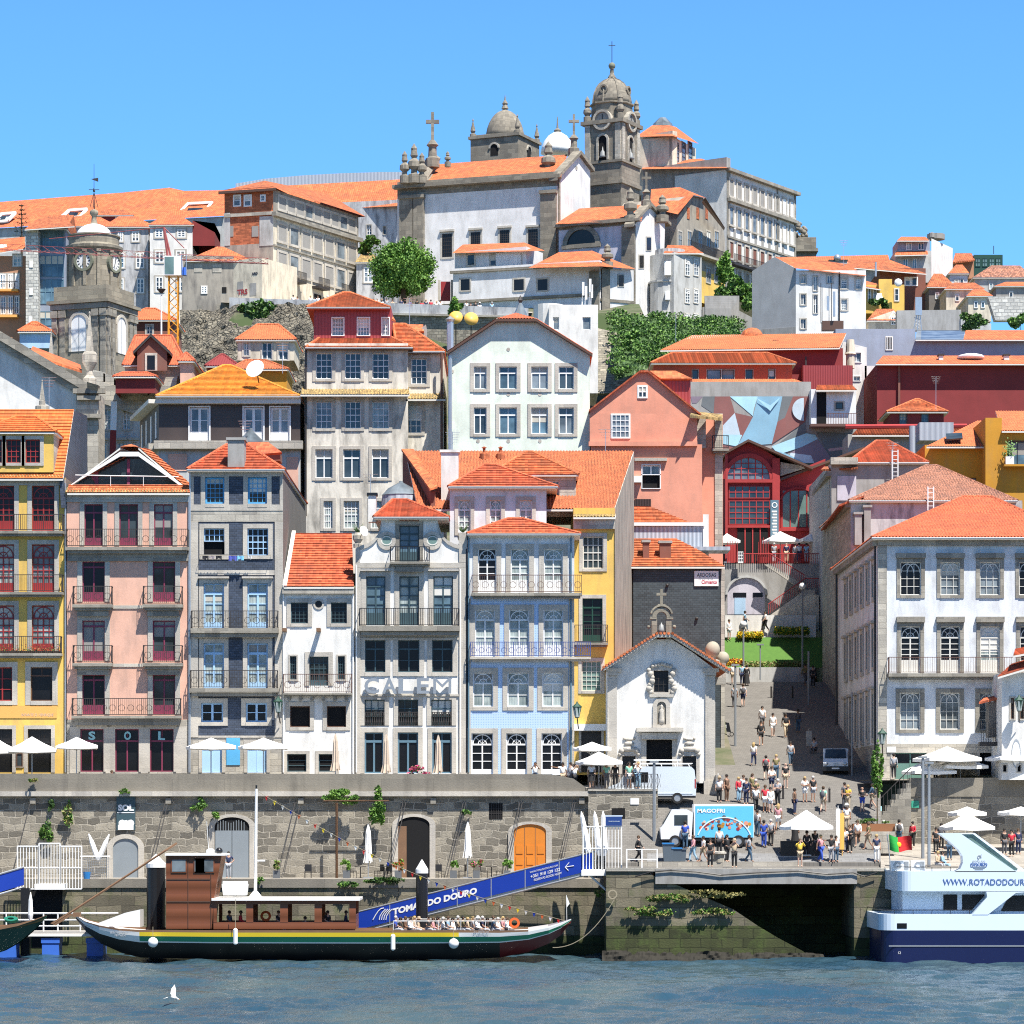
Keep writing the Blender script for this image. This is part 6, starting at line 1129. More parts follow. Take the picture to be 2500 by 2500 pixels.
m=MB('grey_dome');m.mat('church_granite');m.smooth=True;zb=zt(256);Hd=zt(193)-zb;pr=[(2.62,0),(2.6,.15),(2.45,.38),(2.15,.6),(1.7,.78),(1.2,.9),(.7,.97),(.5,1.0)]
m.lathe(Vector((cx,cy,zb)),[(r_,t*Hd)for r_,t in pr],24);m.smooth=False
for i in range(8):
 a=i*math.pi/4+rot
 for(r0_,t0),(r1_,t1)in zip(pr,pr[1:]):m.tube(Vector((cx+r0_*math.cos(a),cy+r0_*math.sin(a),zb+t0*Hd)),Vector((cx+r1_*math.cos(a),cy+r1_*math.sin(a),zb+t1*Hd)),.14,n=4)
m.build('dome',T)
for f in(F1,F2):m=MB('church_granite');f3=f.shift(-.45);m.ring(f3,0,zt(226),.38,.6,-.2,.35,14);m.mat('grey_dome');m.disc(f3,0,zt(226),.4,.1,12);m.build('oculus',T)
m=MB('church_granite');m.smooth=True;m.lathe(Vector((cx,cy,zt(195))),[(.55,0),(.5,.4),(.3,.7),(.22,1.4),(.35,1.5)],10);m.mat('verdigris');m.ball(Vector((cx,cy,zt(161))),.46,12,8);m.smooth=False;m.mat('iron');m.tube(Vector((cx,cy,zt(155))),Vector((cx,cy,zt(101))),.05);m.tube(Vector((cx-.45,cy,zt(111))),Vector((cx+.45,cy,zt(111))),.04);m.build('finial',T)
for i in range(4):
 a=rot+math.pi/4+i*math.pi/2;c=Vector((cx+3.4*math.cos(a),cy+3.4*math.sin(a),zt(303)));m=MB('church_granite');m.lathe(c,[(.5,0),(.5,.7),(.3,.8),(.55,1.2),(.5,1.6),(.25,1.9),(.38,2.1),(.3,2.6),(.36,2.8),(.05,3.4)],8);m.build('pinnacle',T)
 # --- second tower with a cupola, white dome
T=thing('church_tower','lower granite church tower with a plain brown dome and four pinnacles','tower',PT(1233,400,428));cx,cy=X(1233,430),430;zt=lambda y:Z(y,430);rot=R(-24)
m=MB('church_granite');sqr(m,3.5,zt(420),zt(346),rot,(cx,cy));sqr(m,3.75,zt(348),zt(341),rot,(cx,cy));sqr(m,3.0,zt(341),zt(336),rot,(cx,cy));m.build('shaft',T)
for ang,wx in((rot,0),(rot+math.pi/2,0)):f=fr_at((cx,cy),ang,3.5);m=MB('granite');z=zt(374);m.ring(f,0,z,.55,.8,0,.15,10,0,math.pi);m.mat('void_black');m.disc(f,0,z,.55,.03,10,1,0,math.pi);m.box(f,-.55,.55,0,.03,zt(392),z);m.build('belfry_arch',T)
m=MB('verdigris');m.mat('church_granite');m.smooth=True;m.lathe(Vector((cx,cy,zt(340))),[(2.6*math.cos(a),3.9*math.sin(a))for a in[math.pi/2*i/8 for i in range(8)]]+[(.3,3.95)],20);m.smooth=False;m.lathe(Vector((cx,cy,zt(266))),[(.5,0),(.3,.5),(.4,.7),(.12,1.2),(.03,1.9)],8);m.build('dome',T)
for i in range(4):a=rot+math.pi/4+i*math.pi/2;m=MB('church_granite');m.lathe(Vector((cx+4.6*math.cos(a),cy+4.6*math.sin(a),zt(343))),[(.4,0),(.4,.5),(.2,.6),(.35,.9),(.06,2.2),(.12,2.3),(.02,2.6)],8);m.build('pinnacle',T)
m=MB('white_paint');m.smooth=True;c=PT(1361,375,440);m.lathe(c,[(2.35,0),(2.2,.8),(1.85,1.7),(1.3,2.4),(.6,2.85),(.3,2.95)],20);m.smooth=False;m.mat('church_granite');m.lathe(c+Vector((0,0,2.9)),[(.4,0),(.5,.3),(.15,.6),(.04,2.2)],8);tag(m.build('dome',None,c),'smooth white dome with a thin finial between the two church towers','dome')
# --- cupola house
h=House('cupola_house','cream house with arched windows and a glass cupola right of the bell tower','house',1560,440,1642,436,base=460)
for a in(1562,1595):h.win(a,a+21,346,391,sur=3,nx=2,ny=3,tr=.3,fan=1,fm='iron',gm='glass_grey',hole=False)
h.wall(334,470,1,'cream_wall');s=sub(h,1642,436,1699,444);[s.win(a,a+9,348,395,sur=2,nx=1,ny=3,tr=.3,fan=1,fm='iron',gm='glass_grey',hole=False)for a in(1648,1664,1680)];s.wall(333,470,10,'cream_wall',name='side_wall');m=MB('granite');m.box(h.fr,h.fr.L-.5,h.fr.L+.02,0,.15,h.fr.Zp(1640,470),h.fr.Zp(1640,334));m.build('corner_strip',h.o)
A,B,C_,ap_=PT(1552,334,438.5),PT(1643,332,434),PT(1706,351,443),PT(1616,300,446);m=MB('tile_far');m.poly([A,B,PT(1636,306,444),PT(1592,306,445)]);m.poly([B,C_,PT(1650,310,448),PT(1636,306,444)]);m.mat('glass_grey');m.lathe(PT(1618,307,446),[(1.5,-.2),(1.3,.3),(.5,1.1),(.15,1.15)],8);m.build('roof',h.o)
# --- grey blank wall block and long window facade
h=House('hilltop_block','long pale hilltop block with many tall windows and a bare grey end wall','building',1565,438,1774,430,base=700)
h.wall(413,720,1,'concrete');m=MB('tile_far');m.poly([PT(1560,413,436),PT(1776,410,429),PT(1712,387,440),PT(1600,395,446)]);m.poly([PT(1776,410,429),PT(1946,472,446),PT(1860,446,452),PT(1712,387,440)]);m.build('roof',h.o)
s=sub(h,1774,430,1942,447);fr=s.fr;L_=fr.L;Zb=lambda y:Z(y,430)
m=MB('white_wall');m.box(fr,0,L_,-8,0,Zb(720),Zb(414));m.build('facade',h.o);m=MB('dark_granite');m.box(fr,-.3,L_+.3,0,.7,Zb(418),Zb(410));m.box(fr,0,L_,0,.6,Zb(491),Zb(483));m.box(fr,0,L_,0,.25,Zb(580),Zb(575));m.box(fr,0,.6,0,.12,Zb(720),Zb(418));m.box(fr,L_*.72,L_*.72+.25,0,.13,Zb(720),Zb(418));m.box(fr,L_-.4,L_,0,.12,Zb(720),Zb(418));m.build('cornice',h.o)
for j,(a,b)in enumerate(((436,476),(503,546),(588,628),(655,690))):
 for i in range(9):
  u=1.2+(L_-2.4)*i/8;m=MB('granite_trim');z1,z0=Zb(a),Zb(b);m.box(fr,u-.75,u-.5,0,.14,z0,z1);m.box(fr,u+.5,u+.75,0,.14,z0,z1);m.box(fr,u-.75,u+.75,0,.143,z1,z1+.3);m.box(fr,u-.8,u+.8,0,.3,z0-.25,z0);m.mat(('blocked','brown_wall','glass_grey')[(i*3+j*5)%3]if i<7 else 'white_paint');m.box(fr,u-.5,u+.5,0,.05,z0,z1);ob=m.build('window',h.o)
for y0,n in((559,9),(476,0)):
 for i in range(n):u=1.2+(L_-2.4)*(i+.5)/8.8;m=MB('blocked');m.box(fr,u-.3,u+.3,0,.06,Zb(574),Zb(553));m.build('small_window',h.o)if i<8 else None
m=MB('iron');z=Zb(640);m.box(fr,.4,L_*.62,0,1,z-.3,z);[m.box(fr,.4+.3*k_,.45+.3*k_,.95,1,z,z+1.1)for k_ in range(int(L_*.62/.3))];m.box(fr,.4,L_*.62,.95,1,z+1.1,z+1.16);m.build('balcony',h.o)
m=MB('church_granite');m.box(WF(X(1948,452),452),0,2.6,-3,0,Z(640,452),Z(579,452));m.prism([PT(1938,577,451),PT(1998,607,451),PT(1998,613,451),PT(1938,613,451)],Vector((0,3,0)));c=PT(1954,578,453)
for i in range(40):a=i*2.4;m.ball(c+Vector((.75*math.cos(a),.5*math.sin(a),rnd.uniform(0,2.1))),rnd.uniform(.2,.42),6,4)
tag(m.build('statue_group',None,c),'dark carved stone group on a ledge behind the hilltop block','sculpture')
# --- mansard ruin house and rounded grey house
h=House('ruin','shabby ochre house with a mansard gable, bricked attic windows and an orange roof','house',1652,408,1770,420,base=700)
fr=h.fr;h.row([(1655,1664),(1678,1688),(1704,1714),(1724,1734),(1744,1754)],565,605,sur=3,nx=2,ny=2,fm='blocked',gm='glass_grey',hole=False);h.row([(1724,1734),(1744,1754)],655,690,sur=3,nx=2,ny=2,fm='blocked',gm='glass_grey',hole=False);h.wall(545,640,10,'old_stone_wall',gable=[(1652,535),(1690,478),(1722,484),(1764,550)]);h.wall(640,720,10,'yellow_wall',cap=False,name='lower_wall');m=MB('tile_far')
m.poly([PT(1586,508,410),PT(1655,523,406),PT(1694,476,411),PT(1660,457,418),PT(1590,462,420)]);m.poly([PT(1694,476,411),PT(1726,484,414),PT(1660,457,418)]);m.mat('brown_paint');m.prism([PT(1722,482,409),PT(1765,548,415),PT(1770,556,415),PT(1716,488,409)],Vector((0,2,0)));m.build('roof',h.o);m=MB('red_brick');[m.box(fr,fr.U(x),fr.U(x)+.7,0,.06,fr.Zp(x,534),fr.Zp(x,506))for x in(1677,1700,1722)];m.build('bricked_window',h.o)
m=MB('granite');u0,u1=fr.U(1672),fr.U(1768);z=fr.Zp(1720,628);m.box(fr,u0,u1,0,1.1,z-.3,z);m.mat('iron');[m.box(fr,u0+.25*i,u0+.25*i+.05,1.0,1.06,z,z+1.1)for i in range(int((u1-u0)/.25))];m.box(fr,u0,u1,1.0,1.06,z+1.1,z+1.16);m.build('balcony',h.o)
h=House('house','rounded pale grey house with white arched windows below the white church gable','house',1645,398,1713,402,base=800)
for y0,y1 in((632,673),(706,740),(766,786)):h.row([(1672,1683),(1693,1704)],y0,y1,sur=2,nx=2,ny=3,tr=.3,fan=1,gm='glass_grey',hole=False)
h.wall(615,800,8,'light_grey_wall');h.plane([(1620,618,397),(1718,618,401),(1690,600,405),(1630,598,405)],'tile_dull',0)
m=MB('stained_wall');c=PT(1636,800,401);m.lathe(Vector((c.x,401,0)),[(1.9,Z(820,401)),(1.9,Z(612,401))],18);m.mat('light_grey_wall');m.lathe(Vector((c.x-.7,400.2,0)),[(1.9,Z(820,401)),(1.9,Z(697,401)),(2.1,Z(696,401)),(2.1,Z(692,401))],18);m.build('round_bay',h.o);m=MB('white_paint');f=WF(X(1630,398),398);[m.box(f,a,b,-.5,.2,Z(e,398),Z(c_,398))for a,b,c_,e in((-.4,.4,638,672),(-.3,.3,712,732),(-.3,.3,764,780))];m.build('window',h.o)
# --- hedge, white cylinder block, greenery in the middle
h=House('white_block','plain white rounded modern block with two windows behind the mint house','house',1340,330,1460,base=940)
h.row([(1350,1365),(1422,1442)],774,805,sur=0,nx=1,ny=1,gm='glass_grey');h.wall(744,960,10,'white_wall');m=MB('white_wall');c=PT(1340,960,333);m.lathe(Vector((c.x,334,0)),[(1.6,Z(960,334)),(1.6,Z(746,334))],16);m.build('rounded_end',h.o)
m=MB('white_paint')
for x,yt in((1421,690),(1428,700),(1438,682),(1442,696)):c=PT(x,745,331);m.tube(c,PT(x+3,yt,331),.06);m.box(WF(c.x+.1,330.8),-.1,.14,0,.15,Z(yt+32,331),Z(yt,331))
tag(m.build('antenna_mast',None,PT(1430,745,331)),'cluster of white phone antennas on the white rounded block','antenna')
o=rough_sheet('hedge','long green ivy covered slope on the terrace below the hilltop church','hedge',((1500,925,352),(1800,832,352),(1806,790,372),(1494,768,374)),40,14,1.0,'leaf_dark',.5)
m=MB()
for i in range(230):s_,t=rnd.random(),rnd.random();a_=PT(1500,925,352).lerp(PT(1800,832,352),s_);b_=PT(1494,768,374).lerp(PT(1806,790,372),s_);leaves(m,a_.lerp(b_,t)+Vector((0,-.5,.4)),1.1,.5,.4,70,.15,['leaf_dark','leaf_mid','leaf_dark','leaf_mid','leaf_bright'])
c_=m.build('foliage',None);c_.parent=o
bush('creeper','wild green creeper hanging below the hedge above the salmon gable','shrub',PT(1548,870,362),1.5,1,2.6,1800,.25,MI,14);bush('creeper','tall bright vine climbing beside the shabby ochre house','climbing plant',PT(1772,660,400),1.2,1,3.2,1800,.22,BR,16);bush('shrub','thick green bushes between the hedge and the white house with the grey gable','shrub',PT(1800,720,392),2.6,1.5,2.2,3000,.26,MI,22)
m=MB('rubble');m.prism([PT(1455,800,366),PT(1540,820,366),PT(1560,960,360),PT(1440,960,360)],Vector((0,2,0)));m.mat('concrete');m.prism([PT(1715,750,388),PT(1770,740,388),PT(1836,775,388),PT(1836,830,388),PT(1715,830,388)],Vector((0,2,0)));tag(m.build('retaining_wall',None,PT(1600,900,366)),'rough stone terrace walls around the hedge below the church','wall')
m=MB('concrete')
for i in range(8):m.box(WF(X(1720,386),386-.2*i),0,4.2-i*.15,-.2,0,Z(790,386),Z(722+i*5,386))
tag(m.build('steps',None,PT(1740,790,386)),'grey stone steps going up beside the rounded pale house','steps')
# --- right slope houses
h=House('tenement','white house with a plain grey gable wall and a new orange roof at right','house',1943,366,2114,base=830)
h.row([(1955,1967),(2020,2032)],672,691,sur=3,nx=2,ny=1);h.row([(1955,1967)],718,744,sur=3,nx=2,ny=1);h.row([(1955,1967)],779,802,sur=3,nx=2,ny=1);h.row([(1986,1996)],674,710,sur=2,nx=2,ny=2);h.row([(1986,1996)],720,765,sur=2,nx=2,ny=2);h.row([(2054,2068),(2090,2102)],680,704,sur=4,nx=3,ny=4,half=1);h.row([(2054,2068)],731,757,sur=4,nx=3,ny=4,half=1)
h.wall(660,830,14,'white_wall');g=Fr(1836,368.5,1943,366);m=MB('grey_wall');m.poly([q(g,1836,830),q(g,1943,830),q(g,1943,656),q(g,1891,627),q(g,1836,662)]);m.mat('concrete');m.prism([q(g,1836,806,.05),q(g,1943,798,.05),q(g,1943,830,.05),q(g,1836,830,.05)],Vector((0,.3,0)));m.build('gable_wall',h.o)
m=MB('tile_far');m.poly([PT(1943,655,365.3),PT(2046,667,365.3),PT(1985,633,374),PT(1891,627,376)]);m.mat('tile_dull');m.poly([PT(2046,667,365.3),PT(2116,674,365.3),PT(2070,645,374),PT(1985,633,374)]);m.build('roof',h.o);h.pipe(2049,665,815,.08,'iron')
m=MB('iron');[m.tube(PT(x,y1,362),PT(x,y0,362),.04)for x,y0,y1 in((2004,690,790),(2024,700,785),(2030,690,785),(2007,700,785))];m.mat('galvanized');[m.box(WF(X(x,361.5),361.5),-.12,.14,0,.2,Z(y1,362),Z(y0,362))for x,y0,y1 in((2036,714,775),(2021,725,760))];m.mat('brown_paint');m.box(WF(X(2033,362),362),-1.2,1.2,-1,.3,Z(806,362),Z(784,362));tag(m.build('antenna_mast',None,PT(2020,800,362)),'thin phone antenna masts with a dark box before the white house with the grey gable','antenna')
h=House('tenement','brown tiled house with a white window and faded roof on the right slope','house',2148,404,2260,base=770);h.row([(2210,2222),(2226,2239)],678,697,sur=2,nx=1,ny=1,sm='white_paint',hole=False);h.wall(655,760,10,'brown_wall');h.plane([(2070,652,402),(2262,668,402),(2172,634,410),(2070,634,412)],'tile_dull',0)
h=House('tenement','long faded orange roofs with a dark ridge dormer on the right skyline','house',1985,425,2170,base=660);h.wall(640,700,8,'light_grey_wall');h.plane([(1960,648,423),(2175,645,423),(2168,622,432),(1900,628,432)],'tile_far',0);h.chimney(2025,2068,634,655,1,3,'grey_wall','iron');m=MB('galvanized');m.ball(PT(2044,630,422),.5);m.tube(PT(2138,675,400),PT(2138,640,400),.12);m.build('flue',h.o)
h=House('tenement','mustard yellow walled house with a white awning in the middle of the right slope','house',2114,392,2208,base=760);h.row([(2120,2126),(2132,2140),(2184,2194)],705,735,sur=2,nx=1,ny=2,hole=False);h.wall(695,765,8,'yellow_wall');h.plane([(2110,700,391),(2150,706,391),(2140,692,396),(2112,685,396)],'tile_dull',0);h.bands([(2144,2176,684,760)],.8,'yellow_wall','bay');m=MB('white_paint');m.prism([PT(2137,732,389),PT(2156,732,389),PT(2152,716,390),PT(2142,716,390)],Vector((0,.4,0)));m.ball(PT(2193,690,390),.5,10,6,1,.4,1);m.build('awning',h.o)
h=House('tenement','tall white block with a blue grey top floor on the right skyline','house',2186,424,2274,base=690);h.row([(2212,2226),(2241,2256)],593,610,sur=0,nx=2,ny=1,hole=False);h.row([(2204,2216),(2228,2238)],632,660,sur=0,nx=2,ny=1,gm='glass_blue',hole=False);h.wall(612,690,6,'light_grey_wall');h.wall(585,612,6,'blue_grey_wall',x0=2192,x1=2270,name='attic_wall');h.plane([(2190,587,423),(2268,587,423),(2260,578,427),(2200,578,427)],'tile_far',0);h.plane([(2184,623,422.5),(2266,621,422.5),(2264,612,424),(2188,614,424)],'tile_far',0,name='lower_roof')
f=Fr(2274,424,2326,432);m=MB('white_wall');m.poly([q(f,2274,690),q(f,2326,700),q(f,2326,606),q(f,2274,582)]);m.mat('grey_dome');m.lathe(PT(2285,585,428),[(1.2,0),(1.2,.7)],12);m.lathe(PT(2275,580,427),[(.4,0),(.4,.6),(.1,.7)],8);m.build('side_wall',h.o)
h=House('tenement','dark green glazed attic house on the right skyline','house',2378,440,2448,base=660);h.row([(2381,2394),(2398,2411),(2415,2428),(2431,2444)],630,651,sur=0,nx=2,ny=2,fm='green_paint',gm='glass_green',hole=False);h.wall(622,680,8,'green_paint');m=MB('tile_dull');m.prism([PT(2326,640,438),PT(2380,634,438),PT(2372,618,446),PT(2332,618,446)],Vector((0,0,-.2)));m.mat('ochre_brown_wall');m.box(WF(X(2328,440),440),0,2.8,-4,0,Z(680,440),Z(637,440));m.mat('iron');m.tube(PT(2426,620,441),PT(2426,600,441),.05);m.build('wing',h.o)
for lab,a,b,y0,yb,dd,rg,wm,rm in(('broad weathered brown roof at the far right below the green attic',2380,2520,677,720,425,(2420,2490,648),'light_grey_wall','tile_brown'),('small orange roofed cottage between the white block and the green attic',2320,2362,667,710,418,(2334,2350,646),'blue_white_wall','tile_far'),('house with a lean orange roof and solar panel at the far right',2432,2560,698,740,405,(2455,2540,688),'concrete','tile_far'),('grey slope house with a dull brown roof right of the brown tiled house',2268,2330,700,780,400,(2280,2300,668),'dark_side','tile_dull'),('long low shabby cream house with small windows on the right slope',2310,2400,705,780,394,(2330,2380,690),'cream_wall','tile_dull'),('pale house with one dark window and an orange roof at right',2364,2420,722,785,386,(2376,2400,706),'cream_wall','tile_far')):
 h=House('cottage',lab,'house',a,dd,b,base=yb);h.row([(a+(b-a)*t,a+(b-a)*t+9)for t in(.25,.55)],y0+14,y0+30,sur=1,nx=1,ny=1,hole=False);h.wall(y0,yb,7,wm);h.hiproof(a-5,b+5,y0,rg[0],rg[1],rg[2],9,rm,.4,corr=0,gut=False)
h=House('cottage','tiny orange dormer cottage with white barge boards among the antennas','house',2120,372,2200,base=805);h.win(2176,2188,774,793,sur=1,nx=2,ny=1,sm='white_paint',hole=False);h.wall(780,810,6,'cream_wall',gable=[(2182,758)]);h.hiproof(2116,2206,782,2140,2180,754,7,'tile_dull',.4,corr=0,gut=False);m=MB('white_paint');[m.prism([PT(*a,371),PT(*b,371),PT(b[0],b[1]+4,371),PT(a[0],a[1]+4,371)],Vector((0,.3,0)))for a,b in(((2170,775),(2182,758)),((2182,758),(2208,790)))];m.build('barge_board',h.o)
for lab,pts,dd,mat_ in(('plain grey concrete wall above the blue grey hall',((2190,758),(2346,756),(2346,806),(2190,806)),368,'concrete'),('low pale concrete wall right of the phone antennas',((2346,776),(2420,790),(2420,808),(2346,808)),364,'light_grey_wall'),('stained stone wall at the far right above the orange roof',((2412,724),(2560,724),(2560,782),(2430,782)),372,'white_stone')):
 m=MB(mat_);m.prism([PT(x,y,dd)for x,y in pts],Vector((0,1.5,0)));tag(m.build('retaining_wall',None,PT(*pts[3],dd)),lab,'wall')
m=MB('galvanized');[m.box(WF(X(x,360),360),-.17,.2,0,.25,Z(770,360),Z(726,360))for x in(2238,2246)];[m.tube(PT(x,806,360),PT(2242+(x-2240)*.4,770,360),.06)for x in(2230,2240,2250)];[m.tube(PT(2232+j,775+7*j,360),PT(2248-j,781+7*j,360),.04)for j in range(4)];tag(m.build('antenna_mast',None,PT(2240,806,360)),'pair of white panel antennas on a lattice stand above the blue grey hall','antenna')
bush('tree_top','bushy dark green tree in front of the grey wall at right','tree',PT(2372,790,360),1.5,1.2,1.2,1500,.2,DK,12);bush('tree_top','green tree at the right edge above the orange roof','tree',PT(2492,792,360),1.6,1.2,1.1,1300,.2,MI,10);bush('shrub','palm like green plant below the mustard yellow house','shrub',PT(2148,742,388),1.2,1,.8,600,.25,DK,6)
# --- pine, crane, dishes
t=thing('pine_tree','tall dark layered pine in front of the long orange roof at left','tree',PT(53,640,440));m=MB('bark');c=PT(53,640,440);zt_=Z(498,440);m.tube(c,Vector((c.x,c.y,zt_)),.2,.04);m.build('trunk',t);m=MB('leaf_pine')
for j in range(11):
 z=zt_-.3-(zt_-c.z)*.075*j;rr=.35+j*.17
 for i in range(8):
  a=i*.785+j*.4;e=Vector((c.x+rr*math.cos(a),c.y+rr*math.sin(a),z+rr*.22));s0=Vector((c.x,c.y,z))
  for k_ in range(10):p=s0.lerp(e,(k_+1)/10);m.poly([p+Vector((rnd.uniform(-.16,.16),0,.1)),p+Vector((0,.14,.02)),p+Vector((rnd.uniform(-.16,.16),-.1,-.1))])
m.build('crown',t)
t=thing('tower_crane','tower crane with a yellow lattice mast, a white cab and a long thin red jib','crane',PT(425,920,296));dc=296
def lattice(m,a,b,wd,n,r,up=Vector((0,0,1)),tri=False):
 a,b=Vector(a),Vector(b);ax=(b-a).normalized();s1=Vector((0,1,0))if abs(ax.z)<.7 else Vector((0,1,0));s2=ax.cross(s1).normalized();cs=[s1*wd/2+s2*wd/2,s1*wd/2-s2*wd/2,-s1*wd/2-s2*wd/2,-s1*wd/2+s2*wd/2]
 if tri:cs=[s1*wd/2,-s1*wd/2,s2*wd*(1 if s2.z>0 else-1)]
 for c in cs:m.tube(a+c,b+c,r,n=4)
 for i in range(n):
  for k_ in range(len(cs)):m.tube(a+(b-a)*i/n+cs[k_],a+(b-a)*(i+1)/n+cs[(k_+1)%len(cs)],r*.6,n=3)
m=MB('crane_red');lattice(m,PT(423,930,dc),PT(423,860,dc),.85,3,.07);m.mat('crane_yellow');lattice(m,PT(423,860,dc),PT(424,675,dc),.85,9,.075);m.build('mast',t)
m=MB('white_paint');c=PT(429,675,dc);f=WF(c.x,c.y);m.box(f,-1.0,.6,-.7,.7,c.z,c.z+1.8);ob=m.build('cab',t);m=MB('glass_green');m.box(f,-.95,-.1,.69,.72,c.z+.1,c.z+1.7);m.mat('float_blue');m.box(f,.65,1.0,-.4,.3,c.z+.1,c.z+.8);m.mat('galvanized');[m.tube(f.p(u,.72,c.z),f.p(u,.72,c.z+1.9),.04)for u in(.62,1.05)];m.build('window',ob)
m=MB('crane_red');J0,J1=PT(410,632,dc),PT(-60,606,dc+6);lattice(m,J0,J1,.55,20,.026,tri=True);m.tube(PT(410,632,dc),PT(400,555,dc),.12);m.tube(PT(418,632,dc),PT(400,555,dc),.1);m.tube(PT(400,555,dc),PT(120,583,dc+3),.03);m.tube(PT(400,555,dc),PT(450,606,dc),.05);m.build('jib',t);m=MB('crane_red');lattice(m,PT(436,634,dc),PT(655,644,dc),.5,8,.035,tri=True);m.build('counter_jib',t)
m=MB('white_paint');m.tube(PT(394,900,292),PT(394,720,292),.09,.07);m.mat('iron');m.lathe(PT(394,716,292),[(.12,0),(.4,.35),(.35,.4)],10);tag(m.build('lamp_mast',None,PT(394,900,292)),'slim white pole with a cup on top beside the yellow crane mast','pole')
for i,(x,lab)in enumerate(((1113,'left one of the two round orange satellite dishes above the mint house'),(1150,'right one of the two round orange satellite dishes above the mint house'))):
 m=MB('dish_orange');m.smooth=True;m.lathe(Vector((0,0,0)),[(.02,0),(.4,.04),(.75,.16),(.76,.19)],20);c=PT(x,780-(3 if i==0 else 0),340);mv=Matrix.Translation(c)@Matrix.Rotation(R(72),4,'X')@Matrix.Rotation(R(8 if i else-8),4,'Y');m.v=[tuple(mv@Vector(v))for v in m.v];m.smooth=False;m.mat('iron');m.tube(c+Vector((0,.2,0)),PT(x,860,342),.06);tag(m.build('satellite_dish',None,PT(x,860,342)),lab,'satellite dish')
m=MB('galvanized');m.tube(PT(1099,870,262),PT(1099,786,262),.28);m.lathe(PT(1099,786,262),[(.28,0),(.4,.2),(.02,.5)],10);tag(m.build('flue',None,PT(1099,870,262)),'shiny metal flue standing left of the mint house','flue')
# --- the ground of the hill: one sheet to the horizon
prof=[(213,9),(216,11.6),(232,16),(246,23),(262,28),(290,36),(320,44),(345,50),(362,56),(374,62),(380,70),(392,73),(440,74),(500,78),(700,60),(2500,20)]
m=MB('hill_ground');V=[];xs_=[-2500,-400,-120,-60,-41,-33,15.6]
for y,z in prof:V+=[Vector((x,y,(min(z,58)if x<-40 else z)-1.2))for x in xs_]
n=len(xs_);m.faces(V,[(j*n+i,j*n+i+1,(j+1)*n+i+1,(j+1)*n+i)for j in range(len(prof)-1)for i in range(n-1)]);struct(m.build('hillside'))
prof2=[(272,18),(290,31),(306,44),(330,47),(345,54),(366,58),(390,66),(440,70),(500,70),(700,55),(2500,20)];xs_=[15.6,25,60,120,400,2500];m=MB('hill_ground');V=[]
for y,z in prof2:V+=[Vector((x,y,z-1.2))for x in xs_]
n=len(xs_);m.faces(V,[(j*n+i,j*n+i+1,(j+1)*n+i+1,(j+1)*n+i)for j in range(len(prof2)-1)for i in range(n-1)]);struct(m.build('hillside_east'))
m=MB('hill_ground');V=[Vector((x,y,z))for y,z in((212.6,10.9),(228,15),(271.5,17))for x in(29,60,400,2500)];m.faces(V,[(j*4+i,j*4+i+1,j*4+i+5,j*4+i+4)for j in range(2)for i in range(3)]);struct(m.build('terrace_ground'))
# ================================================================== river, quays, street
QL=4.8  # left quay level; the pier and street climb from the right
RAMP=[(197.9,5.55),(202,5.62),(202.02,5.86),(205,6.9),(207,8.2),(209,9.6),(213,10.3),(216,11.0),(262,19.85),(272,20.2)]
def lerp_z(tab,d):
 for(a,z0),(b,z1)in zip(tab,tab[1:]):
  if d<=b:return z0+(z1-z0)*(d-a)/(b-a)
 return tab[-1][1]
def gz(px,d):
 if px<1480:return QL if d<208 else 10.6
 if px>2150:return 5.55+(d-198)*.1 if d<212 else 11.3
 return lerp_z(RAMP,d)
def foot(px,py,dmin=197.9):
 """the ground point seen at a photo pixel"""
 d=dmin
 while d<272 and Z(py,d)>gz(px,d):d+=.05
 if d>=272:d=271
 return Vector((X(px,d),d,gz(px,d)))
 # water with real waves
nx,ny=400,420;xs=np.linspace(-62,62,nx);ys=np.linspace(96,206,ny);A_,B_=np.meshgrid(xs,ys);Zw=np.zeros_like(A_);rg=np.random.RandomState(3)
for i in range(46):lam=1.1*1.085**i*.5+.5;th=rg.normal(1.35,.5);ph=rg.rand()*6.28;Zw+=.010*lam**.5*np.sin((A_*np.cos(th)+B_*np.sin(th))*6.283/lam+ph+.8*np.sin(A_*.11+i))
m=MB('water');m.smooth=True;m.faces(np.stack([A_,B_,Zw-.05],2).reshape(-1,3).tolist(),[(j*nx+i,j*nx+i+1,(j+1)*nx+i+1,(j+1)*nx+i)for j in range(ny-1)for i in range(nx-1)])
m.smooth=False
for a,b,c,e in((-2500,2500,-2500,96),(-2500,-62,96,206),(62,2500,96,206)):m.poly([(a,c,-.05),(b,c,-.05),(b,e,-.05),(a,e,-.05)])
struct(m.build('river_water'))
m=MB('hill_ground');V=[Vector((x,y,z))for y,z in((-45,2),(-60,9),(-180,78),(-700,90))for x in(-1800,1800)];m.faces(V,[(0,1,3,2),(2,3,5,4),(4,5,7,6)]);struct(m.build('south_bank_hill'))
